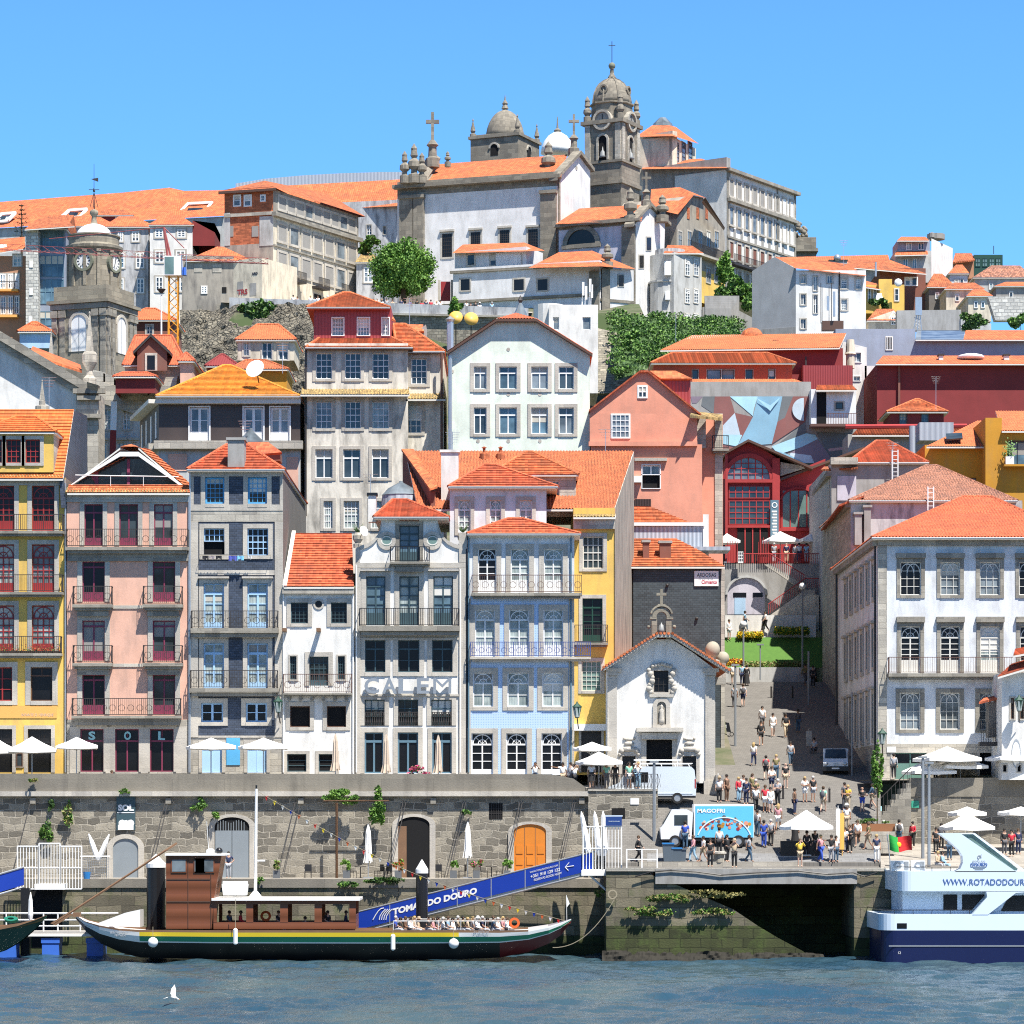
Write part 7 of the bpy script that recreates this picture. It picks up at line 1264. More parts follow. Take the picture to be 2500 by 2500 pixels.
# left quay and its face, pier, street
xL,xP=X(-400,203),X(1480,198)
m=MB('paving');m.poly([(xL,203,QL),(xP,203,QL),(xP,208,QL),(xL,208,QL)]);struct(m.build('quay_pavement'))
m=MB('cobble');pxs=[1480,1560,1650,1750,1850,1950,2050,2150]
ds=sorted({d for d,_ in RAMP}|set(range(204,272,6)));V=[Vector((X(p,d),d,lerp_z(RAMP,d)))for d in ds for p in pxs];n=len(pxs)
m.faces(V,[(j*n+i,j*n+i+1,(j+1)*n+i+1,(j+1)*n+i)for j in range(len(ds)-1)for i in range(n-1)]);struct(m.build('street'))
m=MB('paving');m.poly([Vector((X(2150,197.9),197.9,5.55)),Vector((X(2900,197.9),197.9,5.55)),Vector((X(2900,212.2),212.2,6.96)),Vector((X(2150,212.2),212.2,6.96))]);m.mat('asphalt');m.poly([Vector((X(a,d),d,lerp_z(RAMP,d)+.006))for a,d in((1580,202.1),(2150,202.1),(2150,203.6),(1580,203.6))]);m.mat('granite');m.box(WF(0,202.05),X(1560,202),X(1960,202),0,.3,5.5,5.92);struct(m.build('pier_pavement'))
m=MB('grass_green');m.poly([PT(1755,1630,268),PT(2060,1630,268),PT(2060,1556,271.5),PT(1755,1556,271.5)]);struct(m.build('lawn'));m=MB('light_grey_wall');m.box(WF(0,265),X(1760,265),X(1990,265),-.6,0,19,Z(1629,265));tag(m.build('low_wall',None,PT(1870,1662,265)),'low pale stone wall along the lawn at the top of the street','wall')
for nm,lab,a,b,y,mats,k in(('flower_bed','bed of yellow and orange flowers behind the lawn',1800,1862,1550,['flower_yellow','leaf_bright','flower_yellow'],3),('hedge','clipped dark green hedge with yellow blossom behind the lawn',1890,1975,1540,['leaf_mid','flower_yellow','leaf_bright','leaf_mid'],4),('flower_bed','orange flower bed at the left front of the lawn',1765,1815,1617,['flower_orange','flower_yellow','leaf_dry'],3),('shrubbery','grey green low shrubs along the wall in front of the lawn',1815,1975,1622,['leaf_dry','leaf_mid','leaf_dry'],3)):
 m=MB();dd=271.2 if y<1600 else 266
 for i in range(12):x=a+(b-a)*(i+.5)/12;leaves(m,PT(x,y,dd),(b-a)/24*mpp(dd)*1.4,.6,.1*k,130,.09,mats)
 tag(m.build(nm,None,PT((a+b)/2,y+8,dd)),lab,'plants')
 # quay faces
h=House('quay_wall','weathered lower quay wall behind the boats with moss and weeds','wall',-400,203,1482,base=2340)
m=MB('quay_front');m.box(h.fr,0,h.fr.L,-1,0,1.2,QL-.005);m.mat('algae_stone');m.box(h.fr,0,h.fr.L,-1,.02,-2,1.2);m.mat('parapet_stone');m.box(h.fr,0,h.fr.L,-.995,.12,QL-.55,QL+.01);m.mat('void_black');m.box(h.fr,h.fr.U(78),h.fr.U(152),0,.03,.4,Z(2168,203));m.build('wall',h.o)
PW=h=House('pier_wall','mossy stone river wall of the pier with a dark boat slot under its slab','wall',1480,198,2900,base=2330);fr=h.fr
q_=lambda x,y,w=0.0:fr.p(fr.U(x),w,fr.Zp(x,y))
m=MB('quay_front');B4=Vector((0,5,0))
m.prism([q_(1480,2260),q_(1850,2260),q_(1790,2220),q_(1720,2190),q_(1660,2164),q_(1600,2140),q_(1560,2122),q_(1480,2122)],Vector((0,3,0)));m.prism([q_(2085,2290),q_(2130,2290),q_(2130,2122),q_(2085,2122)],Vector((0,8,0)));m.prism([q_(2130,2290),q_(2900,2290),q_(2900,2122),q_(2130,2122)],B4)
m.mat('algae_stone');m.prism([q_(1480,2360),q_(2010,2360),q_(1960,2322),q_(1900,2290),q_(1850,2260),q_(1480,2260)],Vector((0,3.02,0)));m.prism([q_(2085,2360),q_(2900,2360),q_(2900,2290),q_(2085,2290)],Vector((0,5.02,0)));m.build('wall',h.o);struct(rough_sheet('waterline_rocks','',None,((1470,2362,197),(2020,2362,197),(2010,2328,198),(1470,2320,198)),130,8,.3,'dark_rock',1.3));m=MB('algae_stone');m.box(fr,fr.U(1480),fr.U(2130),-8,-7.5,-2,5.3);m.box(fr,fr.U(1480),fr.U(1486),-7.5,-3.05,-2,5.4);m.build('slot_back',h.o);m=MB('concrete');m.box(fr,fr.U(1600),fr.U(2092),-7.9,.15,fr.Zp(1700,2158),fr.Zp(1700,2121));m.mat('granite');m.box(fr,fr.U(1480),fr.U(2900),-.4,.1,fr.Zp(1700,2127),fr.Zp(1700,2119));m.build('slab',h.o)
m=MB('black_paint');pts=[q_(x,y,.25)for x,y in((1550,2140),(1590,2128),(1640,2124),(1700,2128),(1760,2136),(1850,2130),(1950,2126),(2020,2134),(2082,2130),(2110,2140),(2140,2130))];m.path(pts,.045);m.build('cable',h.o)
for lab,x,y,rx,rz,n,mats in(('dry grass tufts on the sloping pier stones',1625,2195,1.7,.4,700,DR),('yellowish weeds in the joints of the pier wall',1580,2225,1.6,.35,500,DR),('grey dry reeds hanging below the pier slab',1730,2185,2.2,.35,700,['leaf_dry']),('weeds on the lower pier stones',1740,2226,1.6,.25,400,DR),('bush at the pier corner under the gate',1500,2160,.5,.5,350,DR),('yellow green weeds under the blue gangway end',1470,2182,.6,.35,350,DR)):
 d_=197.7 if x>1500 else 200;m=MB();c=PT(x,y,d_);leaves(m,c,rx,.25,rz,n,.10,mats,10);tag(m.build('weeds',None,c),lab,'plant')
 # upper retaining wall along the left quay
UW=h=House('retaining_wall','long rubble stone quay wall with a parapet, arched doors and weeds below the house row','wall',-400,208,1436,base=2144);fr=h.fr;q_=lambda x,y,w=0.0:fr.p(fr.U(x),w,fr.Zp(x,y))
m=MB('quay_stone');m.box(fr,0,fr.L,-2,0,QL-.5,fr.Zp(0,1950));m.mat('dark_granite');m.box(fr,0,fr.L,-1.99,.03,fr.Zp(0,1950),fr.Zp(0,1943));m.build('wall',h.o)
m=MB('parapet_stone');m.prism([q_(-400,1934,.15),q_(1436,1934,.15),q_(1436,1927,.15),q_(1400,1901,.15),q_(1345,1890,.15),q_(-400,1888,.15)],Vector((0,.75,0)));m.mat('granite_trim');m.box(fr,0,fr.L,-.3,.42,fr.Zp(0,1944),fr.Zp(0,1932));m.build('parapet',h.o)
def archway(x0,x1,ytop,yb,door,rise=.45,leafs=2,name='doorway',sur=.38):
 u0,u1,zb,zt=fr.U(x0),fr.U(x1),fr.Zp(x0,yb),fr.Zp(x0,ytop);r_=(u1-u0)/2;um=(u0+u1)/2;zs=zt-r_*rise
 m=MB('granite_trim');m.ring(fr,um,zs,r_,r_+sur,-.05,.10,14,0,math.pi,(rise*r_+.0)/r_ if rise else 1);m.box(fr,u0-sur,u0,-.05,.096,zb,zs);m.box(fr,u1,u1+sur,-.05,.096,zb,zs);ob=m.build(name,h.o)
 m=MB(door);m.poly([fr.p(u0,.012,zb),fr.p(u1,.012,zb)]+[fr.p(um+r_*math.cos(math.pi*i/14),.012,zs+rise*r_*math.sin(math.pi*i/14))for i in range(15)])
 if door=='orange_door':
  m.mat('wood');[m.box(fr,u0+(u1-u0)*i/3-.015,u0+(u1-u0)*i/3+.015,.01,.03,zb,zt-.2)for i in(1,2)];m.mat('orange_door')
  for i in range(3):
   for j in range(3):a=u0+(u1-u0)*(i+.18)/3;z=zb+.15+j*.72;m.box(fr,a,a+(u1-u0)*.64/3,.01,.05,z,z+.55)
 if door=='void_black' and leafs==2:m.mat('grey_door');m.box(fr,u0+.05,um-.02,.012,.06,zb,zs-.25);m.box(fr,um+.02,u1-.05,.012,.06,zb,zs-.25);[m.box(fr,u0+.2+.17*i,u0+.24+.17*i,.012,.05,zs-.25,zs+.35+.1*math.sin(i))for i in range(11)]
 if leafs==3:m.mat('wood');m.box(fr,u0,u0+.55,.012,.08,zb,zs-.1)
 m.build('door',ob)
archway(276,338,2047,2144,'grey_door',.75,1);archway(524,609,1995,2144,'void_black',.55,2);archway(972,1049,1994,2144,'void_black',.5,3);archway(1255,1333,2012,2144,'orange_door',.45,1)
m=MB('void_black');m.box(fr,fr.U(1194),fr.U(1227),-.05,.02,fr.Zp(0,2000),fr.Zp(0,1961));m.mat('iron');[m.box(fr,fr.U(1194)+.15*i,fr.U(1194)+.15*i+.03,.02,.05,fr.Zp(0,2000),fr.Zp(0,1961))for i in range(1,6)];[m.box(fr,fr.U(1194),fr.U(1227),.02,.047,fr.Zp(0,y)-.015,fr.Zp(0,y)+.015)for y in(1973,1986)];m.build('barred_window',h.o)
m=MB('dark_granite');[m.box(fr,fr.U(x)-.18,fr.U(x)+.18,0,.3,fr.Zp(0,1949)-.35,fr.Zp(0,1949))for x in(82,412,735,1058,1420)];m.mat('iron');[m.tube(q_(x,1955,.2),q_(x-38,2135,1.6),.03,n=4)for x in(76,405,412,722,735,985,992,1132,1138,1270,1276,1400,1405)];m.build('stay_cables',h.o)
m=MB('teal_paint');u0,u1=fr.U(285),fr.U(331);m.box(fr,u0,u1,.05,.12,fr.Zp(0,2027),fr.Zp(0,1948));m.disc(fr,(u0+u1)/2,fr.Zp(0,1948),(u1-u0)/2,.12,14,.4,0,math.pi);m.mat('white_paint');lettering(m,fr,'SOL',(u0+u1)/2,fr.Zp(0,1972),.5,.14,(u1-u0)*.84,.005,.03,height=.42);m.box(fr,u0+.06,u1-.06,.12,.135,fr.Zp(0,1985),fr.Zp(0,1983))
for a,b in((.3,.5),(.5,.75),(.75,.45)):m.disc(fr,u0+(u1-u0)*a,fr.Zp(0,2008)-b*.1,.24,.13+a*.01,9)
m.box(fr,u0+.1,u1-.12,.12,.15,fr.Zp(0,2026),fr.Zp(0,2014));tag(m.build('sign_board',None,q_(308,2027,.1)),'dark arched SOL sign with a white flower on the quay wall','sign')
h=House('retaining_wall','lower rubble wall end with a railing beside the blue gate sign','wall',1436,207.6,1606,base=2140);fr=h.fr
m=MB('quay_stone');m.box(fr,0,fr.L,-6,0,QL-.5,fr.Zp(1436,1931));m.mat('granite');m.box(fr,0,fr.L,-6.1,.08,fr.Zp(1436,1931),fr.Zp(1436,1926));m.build('wall',h.o);m=MB('void_black');m.box(fr,fr.U(1494),fr.U(1526),0,.03,fr.Zp(1436,1998),fr.Zp(1436,1973));m.mat('white_paint');m.box(fr,fr.U(1539),fr.U(1560),0,.04,fr.Zp(1436,1964),fr.Zp(1436,1949));m.build('wall_plate',h.o)
m=MB('iron');z0,z1=fr.Zp(1436,1926),fr.Zp(1436,1890)
for z in(z0+.12,z1):m.box(fr,0,fr.L,-.06,-.02,z-.02,z+.02)
for i in range(22):u=fr.L*i/21;m.box(fr,u-.02,u+.02,-.06,-.02,z0,z1);m.tube(fr.p(u,-.04,z0+.1),fr.p(u+.2,-.04,z1),.012,n=3);m.tube(fr.p(u+.2,-.04,z0+.1),fr.p(u,-.04,z1),.012,n=3)
tag(m.build('railing',None,fr.p(2,0,z0)),'black iron railing with curls on the wall end behind the gate','railing')
m=MB('paving');m.poly([(X(-400,208.7),208.7,10.6),(X(1436,208.7),208.7,10.6),(X(1500,208),208,10.6),(X(1560,214),214,10.7),(X(1560,216),216,10.9),(X(-400,216),216,10.6)]);struct(m.build('promenade'))
# right terrace wall and stairs
h=House('terrace_wall','tall rubble terrace wall under the white parasols at right','wall',2221,212,2900,base=2082);fr=h.fr
m=MB('quay_stone');m.box(fr,0,fr.L,-.8,0,5.4,fr.Zp(0,1945));m.mat('parapet_stone');m.box(fr,0,fr.L,-.7,.06,fr.Zp(0,1945),fr.Zp(0,1899));m.mat('paving');m.poly([fr.p(-3,-.8,11.2),fr.p(fr.L,-.8,11.2),fr.p(fr.L,-4,11.2),fr.p(-3,-4,11.2)]);m.mat('sign_green');m.box(fr,.1,.6,.06,.12,fr.Zp(0,1972),fr.Zp(0,1955));m.build('wall',h.o)
m=MB('dark_granite');sx=lambda i:X(2221,212)-.34*(i+1)
for i in range(12):m.box(WF(0,212.2),sx(i),sx(i)+.34,-1.2,.9,6.2,11.0-i*.37)
m.mat('iron');a,b=Vector((X(2221,212),211.2,12.0)),Vector((sx(12),211.2,7.6));m.tube(a,b,.035)
for i in range(18):p=a.lerp(b,i/17);m.tube(p,p-Vector((0,0,1.05)),.02,n=4)
tag(m.build('staircase',None,Vector((sx(6),211.5,6.2))),'dark stone stairs with an iron railing up to the right terrace','stairs')
m=MB('corten');c=foot(2130,2030);m.box(WF(c.x,c.y),-1.35,1.35,0,.9,c.z-.4,c.z+.5);m.mat('granite');m.box(WF(c.x,c.y),-1.5,1.3,.9,1.5,c.z-1.4,c.z+.0);leaves(m,c+Vector((0,-.4,.6)),1.2,.4,.25,500,.07,MI,8);tag(m.build('planter',None,c),'rusty steel planter on a stone ledge below the street','planter')
t=tree('street_tree','slim young street tree with bright leaves in front of the corner house','tree',foot(2140,2008)+Vector((0,-.4,0)),5.1,.42,1.9,1500,.09,BR,.05,16)
# greenery on the walls
for lab,x,y,d_,rx,rz,n,mats in(('leafy vine pergola on the quay wall left of the first closed parasol',835,1945,207,1.25,.55,1500,BR),('hanging vine trailing over the quay wall right of the pergola',925,1975,207,.75,1.4,1500,BR),('small fern tuft on the quay wall above the dark gate',485,1965,207.7,.5,.5,350,MI),('ivy patch on the quay wall near the left white gate',112,2030,207.7,.6,.7,500,MI),('long weeds hanging on the quay wall below the parapet at left',165,1990,207.7,.35,1.0,350,DR),('small tuft above the SOL sign',303,1932,207.5,.4,.18,160,BR),('dark tuft beside the weeds at left on the quay wall',125,1965,207.7,.25,.5,160,DK),('tuft of weeds on the wall between the black archway and the barred window',1138,1985,207.7,.3,.3,160,MI),('yellow tuft at the left shoulder of the dark gate',525,1990,207.6,.25,.3,140,BR),('dry tuft growing on the parapet ledge at left',80,1905,207.4,.35,.15,120,DR),('low weeds on the quay face under the vine',850,2160,202.6,.8,.25,260,MI),('moss and weeds on the quay face left of the black mooring post',940,2150,202.6,1.2,.35,420,DK),('tiny tuft on the quay edge behind the boat mast',637,2150,202.6,.2,.25,90,MI)):
 m=MB();c=PT(x,y,d_);leaves(m,c,rx,.3,rz,n,.10,mats,12)
 if 'pergola' in lab:m.mat('wood');m.tube(Vector((X(822,206.5),206.5,QL)),PT(822,1960,206.5),.09);m.tube(PT(790,1955,206.6),PT(950,1955,206.6),.05)
 tag(m.build('wall_plant' if 'vine' not in lab else 'vine',None,c-Vector((0,0,rz))),lab,'plant')
 # ------------------------------------------------------------------ furniture
def parasol(lab,px,ytop,wpx,ye,d,zb,closed=False,fab='canvas',grp=None,square=True):
 c=Vector((X(px,d),d,zb));t=thing('parasol',lab,'parasol',c,grp);m=MB('galvanized');zt_,ze=Z(ytop,d),Z(ye,d);m.tube(c,Vector((c.x,c.y,zt_)),.035);m.box(WF(c.x,c.y),-.3,.3,-.3,.3,zb,zb+.08);m.build('pole',t);m=MB(fab);r_=wpx/2*mpp(d)
 if closed:
  for i in range(9):
   a,b=i*6.283/9,(i+.5)*6.283/9;a2=(i+1)*6.283/9;k=.8+.3*math.sin(i*2.2)
   pr=[(.03,zt_),(.16,zt_-.5),(.24,ze+.5),(r_*k,ze+.1*math.sin(i*3))]
   for(r0,z0),(r1,z1)in zip(pr,pr[1:]):
    for(s_,e_,f0,f1)in((a,b,1,.6),(b,a2,.6,1)):m.poly([(c.x+r0*f0*math.cos(s_),c.y+r0*f0*math.sin(s_),z0),(c.x+r0*f1*math.cos(e_),c.y+r0*f1*math.sin(e_),z0),(c.x+r1*f1*math.cos(e_),c.y+r1*f1*math.sin(e_),z1),(c.x+r1*f0*math.cos(s_),c.y+r1*f0*math.sin(s_),z1)])
 else:
  n=4 if square else 8;R_=r_*(1.0 if n==8 else 1.25);P_=[Vector((c.x+R_*math.cos(6.283*(i+.5+(.12 if n==4 else 0))/n),c.y+R_*math.sin(6.283*(i+.5+(.12 if n==4 else 0))/n),ze+.18))for i in range(n)];top=Vector((c.x,c.y,zt_))
  for i in range(n):
   a,b=P_[i],P_[(i+1)%n];mid=(a+b)/2-Vector((0,0,.06));ia,ib,im=[top.lerp(q,.5)-Vector((0,0,.05))for q in(a,b,mid)]
   m.poly([top,ia,im]);m.poly([top,im,ib]);m.poly([ia,a,mid,im]);m.poly([im,mid,b,ib]);dn=Vector((0,0,-.2));m.poly([a,mid,mid+dn,a+dn]);m.poly([mid,b,b+dn,mid+dn]);m.mat('galvanized');m.tube(top-Vector((0,0,.9)),a.lerp(top,.35)-Vector((0,0,.05)),.018,n=3);m.mat(fab)
 m.build('canopy',t);return t
g1,g2,g3,g4='white parasols on the promenade','closed parasols','white parasols on the right terrace','white parasols at the market hall'
for a in(('half visible white parasol at the left edge before the yellow house',-12,1800,120,1838),('white parasol in front of the yellow house',78,1798,128,1836),('white parasol before the left shop door of the pink house',187,1799,110,1827),('white parasol over the left blue door of the slate house',515,1801,126,1828),('white parasol over the right blue door of the slate house',643,1801,128,1828)):parasol(*a,211,10.6,grp=g1)
parasol('larger white parasol at the railing left of the chapel',1462,1835,110,1866,209.5,10.6,grp=g1);parasol('upper white parasol behind the one left of the chapel',1445,1811,90,1832,211.5,10.6,grp=g1)
for lab,x,y0,y1,fab in(('furled beige parasol before the small white house',819,1790,1880,'beige_canvas'),('furled beige parasol at the left blue door of the baroque house',943,1790,1885,'beige_canvas'),('furled beige parasol at the right blue door of the baroque house',1070,1794,1885,'beige_canvas')):parasol(lab,x,y0,30,y1,210.5,10.6,True,fab,g2)
parasol('furled white parasol under the vine on the left quay',899,2012,27,2104,206,QL,True,'canvas',g2);parasol('furled white parasol right of the black archway',1142,2006,28,2092,206,QL,True,'canvas',g2)
parasol('big white parasol over the ticket stand in the middle of the pier',1968,1977,120,2024,203,foot(1968,2090).z)
for a in(('biggest white parasol above the two men on the right terrace',2312,1822,150,1858,212.7,11.2),('low white parasol behind the biggest one, to its left',2268,1850,120,1889,213.2,11.2),('lower white parasol right of the stair top',2345,1848,120,1876,213.3,11.2),('white parasol at the right edge of the right terrace',2478,1829,130,1856,211.6,11.6),('white parasol on the quay behind the white ship',2361,1984,120,2025,206,6),('small white parasol peeking over the one behind the ship',2361,1969,84,1990,209,6.2),('white parasol on the quay at the right photo edge',2492,1969,100,1989,208,6.1)):parasol(*a,grp=g3)
for a in(('white parasol on the market terrace beside the entrance',1905,1297,84,1324,283),('white parasol on the market terrace partly behind the street house',1985,1299,80,1324,283),('white parasol cut off by the salmon house at the market hall',1775,1302,60,1326,283)):parasol(*a,Z(1374,283),grp=g4)
def lamp_post(lab,px,yt,yb,r=.07,head='lantern',d=None):
 c=foot(px,yb)if d is None else PT(px,yb,d);m=MB('grey_paint');zt_=Z(yt,c.y);m.tube(c,Vector((c.x,c.y,zt_)),r*1.2,r)
 if head=='box':m.box(WF(c.x,c.y),-.28,.28,-.12,.14,zt_-.02,zt_+.1)
 if head=='globe':m.mat('white_paint');m.ball(Vector((c.x,c.y,zt_+.2)),.28)
 tag(m.build('lamp_post',None,c),lab,'lamp post')
for a in(('tall brown lamp post in front of the rubble wall end and white van',1597,1862,2078,.095,'box',205.5),('tall dark lamp post left of its twin behind the flag',2253,1850,2096,.09,'box',203.5),('tall lamp post right of its twin, in front of the ship bow',2268,1864,2116,.085,'box',198.6),('thin lamp post on the left side of the climbing street',1795,1625,1823,.08,'box',231),('globe lamp post in front of the lawn',1815,1530,1655,.07,'globe',262),('globe lamp post before the market stairs',1959,1437,1640,.07,'globe',263),('thin pole in the street right of the parked van',2080,1690,1965,.05,'',219),('traffic signal pole at the top of the street',1856,1575,1660,.05,'box',263),('dark pole at the far end of the shaded street',1974,1590,1722,.08,'',250)):lamp_post(*a)
for lab,x,y,d_ in(('green wall lantern between the slate house and the small white house',679,1725,213.2),('wall lantern at the corner of the blue tiled house',1409,1738,213),('green wall lantern on the corner of the big white corner house',2154,1803,214),('black wall lantern on the little white house at the right edge',2488,1722,209.6)):
 c=PT(x,y,d_);m=MB('green_paint');m.lathe(c,[(.14,-.4),(.3,.3),(.34,.34),(.1,.55),(.03,.7)],6);m.mat('glass_curtain');m.lathe(c,[(.16,-.35),(.295,.28)],6,.1);m.mat('iron');m.tube(c+Vector((0,0,-.4)),c+Vector((.1,.6,-1.1)),.04);tag(m.build('lantern',None,c),lab,'lantern')
for lab,x,yb in(('left one of the two thin bollards across the shaded upper street',1883,1704),('right one of the two thin bollards across the shaded upper street',1935,1704),('thin bollard on the lower street left of the couple in shorts',1912,1951),('thin bollard on the lower street left of the yellow pole',2025,1959)):c=foot(x,yb);m=MB('iron');m.lathe(c,[(.07,0),(.07,.85),(.09,.87),(.02,.98)],8);tag(m.build('bollard',None,c),lab,'bollard')
def chairset():
 t=thing('bistro_chair','','chair',(0,0,0),'black bistro chairs on the left quay');m=MB('chair_black');f=WF();m.box(f,-.22,.22,-.22,.22,.43,.47);m.build('seat',t);m=MB('chair_black');m.box(f,-.22,.22,-.25,-.21,.47,.88);m.build('backrest',t)
 for sx_ in(-.2,.2):
  for sy_ in(-.2,.2):m=MB('chair_black');m.tube((sx_,sy_,0),(sx_,sy_,.43),.018,n=5);m.build('leg',t)
 return t
ch0=chairset();first=True
for lab,x,rz in(('lone black chair against the quay wall under the pergola shade',752,0),('black chair left of the first furled parasol',860,1.2),('black chair right of the first furled parasol',925,-1),('black chair left of the black archway',955,2.6),('black chair right of the black archway',1074,.4),('black chair left of the second furled parasol',1128,-1.3),('black chair between the pink flower pot and the table',1182,1.6),('black chair left of the orange door pot',1219,-1.6)):
 if first:o=ch0;o.location=(X(x,206.4),206.4,QL);o.rotation_euler.z=rz;o['label']=lab;first=False
 else:dup(ch0,(X(x,206.4),206.4,QL),rz,lab)
tb0=None
for lab,x in(('small black table beside the vine pots',880),('small black table left of the black archway',938),('small black table with glasses near the orange door',1200)):
 c=Vector((X(x,206.2),206.2,QL))
 if tb0 is None:
  tb0=thing('bistro_table',lab,'table',c,'black bistro tables');m=MB('chair_black');m.lathe(c,[(.38,.72),(.38,.75)],14);m.build('tabletop',tb0);m=MB('chair_black');m.lathe(c,[(.25,0),(.25,.02),(.03,.04),(.03,.72)],8);m.build('pedestal',tb0)
 else:dup(tb0,c,0,lab)
for lab,x,mats,w_ in(('grey potted shrub left of the first black chair',675,DR,.3),('potted shrub under the right end of the pergola',846,BR,.4),('red tipped potted shrub left of the black archway',972,['flower_orange','leaf_bright','leaf_mid'],.5),('potted shrub right of the black archway',1107,BR,.4),('potted shrub with pink flowers by the second furled parasol',1163,['leaf_bright','flower_pink','leaf_bright'],.5),('potted shrub left of the orange door',1238,BR,.45),('low planter of pink geraniums before the baroque house',1020,['flower_pink','flower_pink','leaf_mid'],.5)):
 zb_,d_=(10.9,209.2)if x==1020 else(QL,205.6);c=Vector((X(x,d_),d_,zb_));t=thing('potted_plant',lab,'plant',c,'potted plants');m=MB('pot_grey');m.box(WF(c.x,c.y),-.22-(x==1020)*.5,.22+(x==1020)*.5,-.2,.2,zb_,zb_+.5);m.build('pot',t);m=MB();leaves(m,c+Vector((0,0,.85)),w_+(x==1020)*.4,.35,.38,420,.07,mats,8);m.build('foliage',t)
 # white gate cages
def gate(lab,x0,x1,y0,y1,d,n=3):
 t=thing('gate',lab,'gate',PT((x0+x1)/2,y1,d));f=WF(X(x0,d),d);W_=X(x1,d)-X(x0,d);z0,z1=Z(y1,d),Z(y0,d)
 for i in range(n):
  m=MB('white_paint');a,b=W_*i/n+.02,W_*(i+1)/n-.02;dz=.18 if n==3 and i==1 else 0
  for u in(a,b):m.box(f,u-.04,u+.04,-.04,.04,z0,z1+dz)
  for z in(z0,(z0+z1)/2,z1+dz):m.box(f,a,b,-.038,.038,z-.04,z+.04)
  k=int((b-a)/.17);[m.box(f,a+(b-a)*j/k-.022,a+(b-a)*j/k+.022,-.02,.02,z0,z1+dz)for j in range(1,k)]
  m.build('gate_leaf',t)
 return t,f,W_,z0,z1
t,f,W_,z0,z1=gate('white barred gate cage at the left end of the quay',42,200,2066,2170,201.5);m=MB('white_paint');m.box(f,1.1,3.0,-2,.1,Z(2172,201.5),Z(2158,201.5));m.build('platform',t)
t,f,W_,z0,z1=gate('white barred gate cage with a small blue sign at the top of the gangway',1423,1518,2018,2124,199.5,2);m=MB('sign_blue');m.box(f,W_*.58,W_+.0,.06,.12,z1+.05,z1+.62);m.mat('ship_white');lettering(m,f,'TOMAZ DO DOURO',W_*.8,z1+.33,.2,.13,.7,.004,.004);m.box(f,W_*.55,W_+.05,-.1,.1,z1+.63,z1+.7);m.build('sign',t);m=MB('white_paint');m.box(f,-.1,W_+.2,-1.5,.3,z0-.35,z0);m.tube(f.p(.4,0,z0-.3),f.p(1.6,-.2,z0-1.4),.07);m.build('platform',t)
for i,(x,yt,tl)in enumerate(((1424,1982,.5),(1449,1980,.3),(1462,1981,.1))):
 m=MB('canvas');c=PT(x+14,2090,200.6);m.lathe(Vector((0,0,0)),[(.08,0),(.22,.4),(.2,1.6),(.13,2.5),(.02,2.85)],7);mv=Matrix.Translation(c)@Matrix.Rotation(-tl*.35,4,'Y');m.v=[tuple(mv@Vector(v))for v in m.v];tag(m.build('furled_parasol',None,c),('leaning furled white parasol inside the right gate, leftmost of three','furled white parasol inside the right gate, middle of three','furled white parasol inside the right gate, nearest the blue sign')[i],'parasol','furled parasols in the gate')
for x,s_,lab in((222,-.35,'white folded awning leaning left behind the left gate'),(262,.4,'white folded awning leaning right behind the left gate')):
 m=MB('canvas');m.lathe(Vector((0,0,0)),[(.1,0),(.17,.4),(.15,1.2),(.04,1.8)],6);c=PT(240,2100,204.5);mv=Matrix.Translation(c)@Matrix.Rotation(s_,4,'Y');m.v=[tuple(mv@Vector(v))for v in m.v];tag(m.build('furled_parasol',None,c),lab,'parasol')
t=thing('barrier','metal mesh barrier standing between the left gate and the arched grey door','barrier',PT(230,2150,203.6));m=MB('galvanized');f=WF(X(200,203.6),203.6);[m.box(f,0,1.75,-.02,.02,QL+.1*i,QL+.1*i+.015)for i in range(14)];[m.box(f,.12*i,.12*i+.015,-.018,.018,QL,QL+1.4)for i in range(15)];m.mat('canvas');m.box(f,-.1,1.8,-.05,.05,QL+1.4,QL+1.48);m.build('mesh_panel',t);m=MB('plastic_blue');m.lathe(Vector((X(212,203.2),203.2,QL)),[(.2,0),(.25,.45)],10);tag(m.build('bucket',None,Vector((X(212,203.2),203.2,QL))),'blue bucket in front of the mesh barrier','bucket')
m=MB('white_paint');f=WF(X(1530,199),199);[m.box(f,u-.04,u+.04,-.04,.04,5.55,6.75)for u in(0,.95,1.9)];[m.box(f,0,1.9,-.03,.03,z-.03,z+.03)for z in(6.72,6.1)];tag(m.build('railing',None,f.p(.9,0,5.55)),'short white railing right of the gangway gate','railing')
for lab,x,w_,h_,lid in(('big grey wheelie bin at the right end of the white railing',1631,.7,1.15,'plastic_blue'),('dark bin with a blue lid next to the big grey wheelie bin',1652,.62,.85,'plastic_blue'),('small dark bin at the right of the two others',1667,.42,.8,'bin_grey')):
 c=foot(x,2112);t=thing('bin',lab,'bin',c,'bins on the pier');f=WF(c.x,c.y);m=MB('bin_grey');a=w_/2;m.hexa([f.p(-a*.8,a*.8,c.z+.06),f.p(a*.8,a*.8,c.z+.06),f.p(a,a,c.z+h_),f.p(-a,a,c.z+h_),f.p(-a*.8,-a*.8,c.z+.06),f.p(a*.8,-a*.8,c.z+.06),f.p(a,-a,c.z+h_),f.p(-a,-a,c.z+h_)]);m.build('body',t);m=MB(lid);m.box(f,-a-.03,a+.03,-a-.03,a+.05,c.z+h_,c.z+h_+.09);m.build('lid',t)
c=foot(1755,2114);m=MB('dark_granite');m.lathe(c,[(.36,0),(.34,.45),(.42,.55)],14);m.mat('granite_trim');m.lathe(c,[(.5,.55),(.5,.66),(.3,.7)],14);tag(m.build('mooring_bollard',None,c),'short stone mooring bollard with a pale cap on the pier edge','bollard')
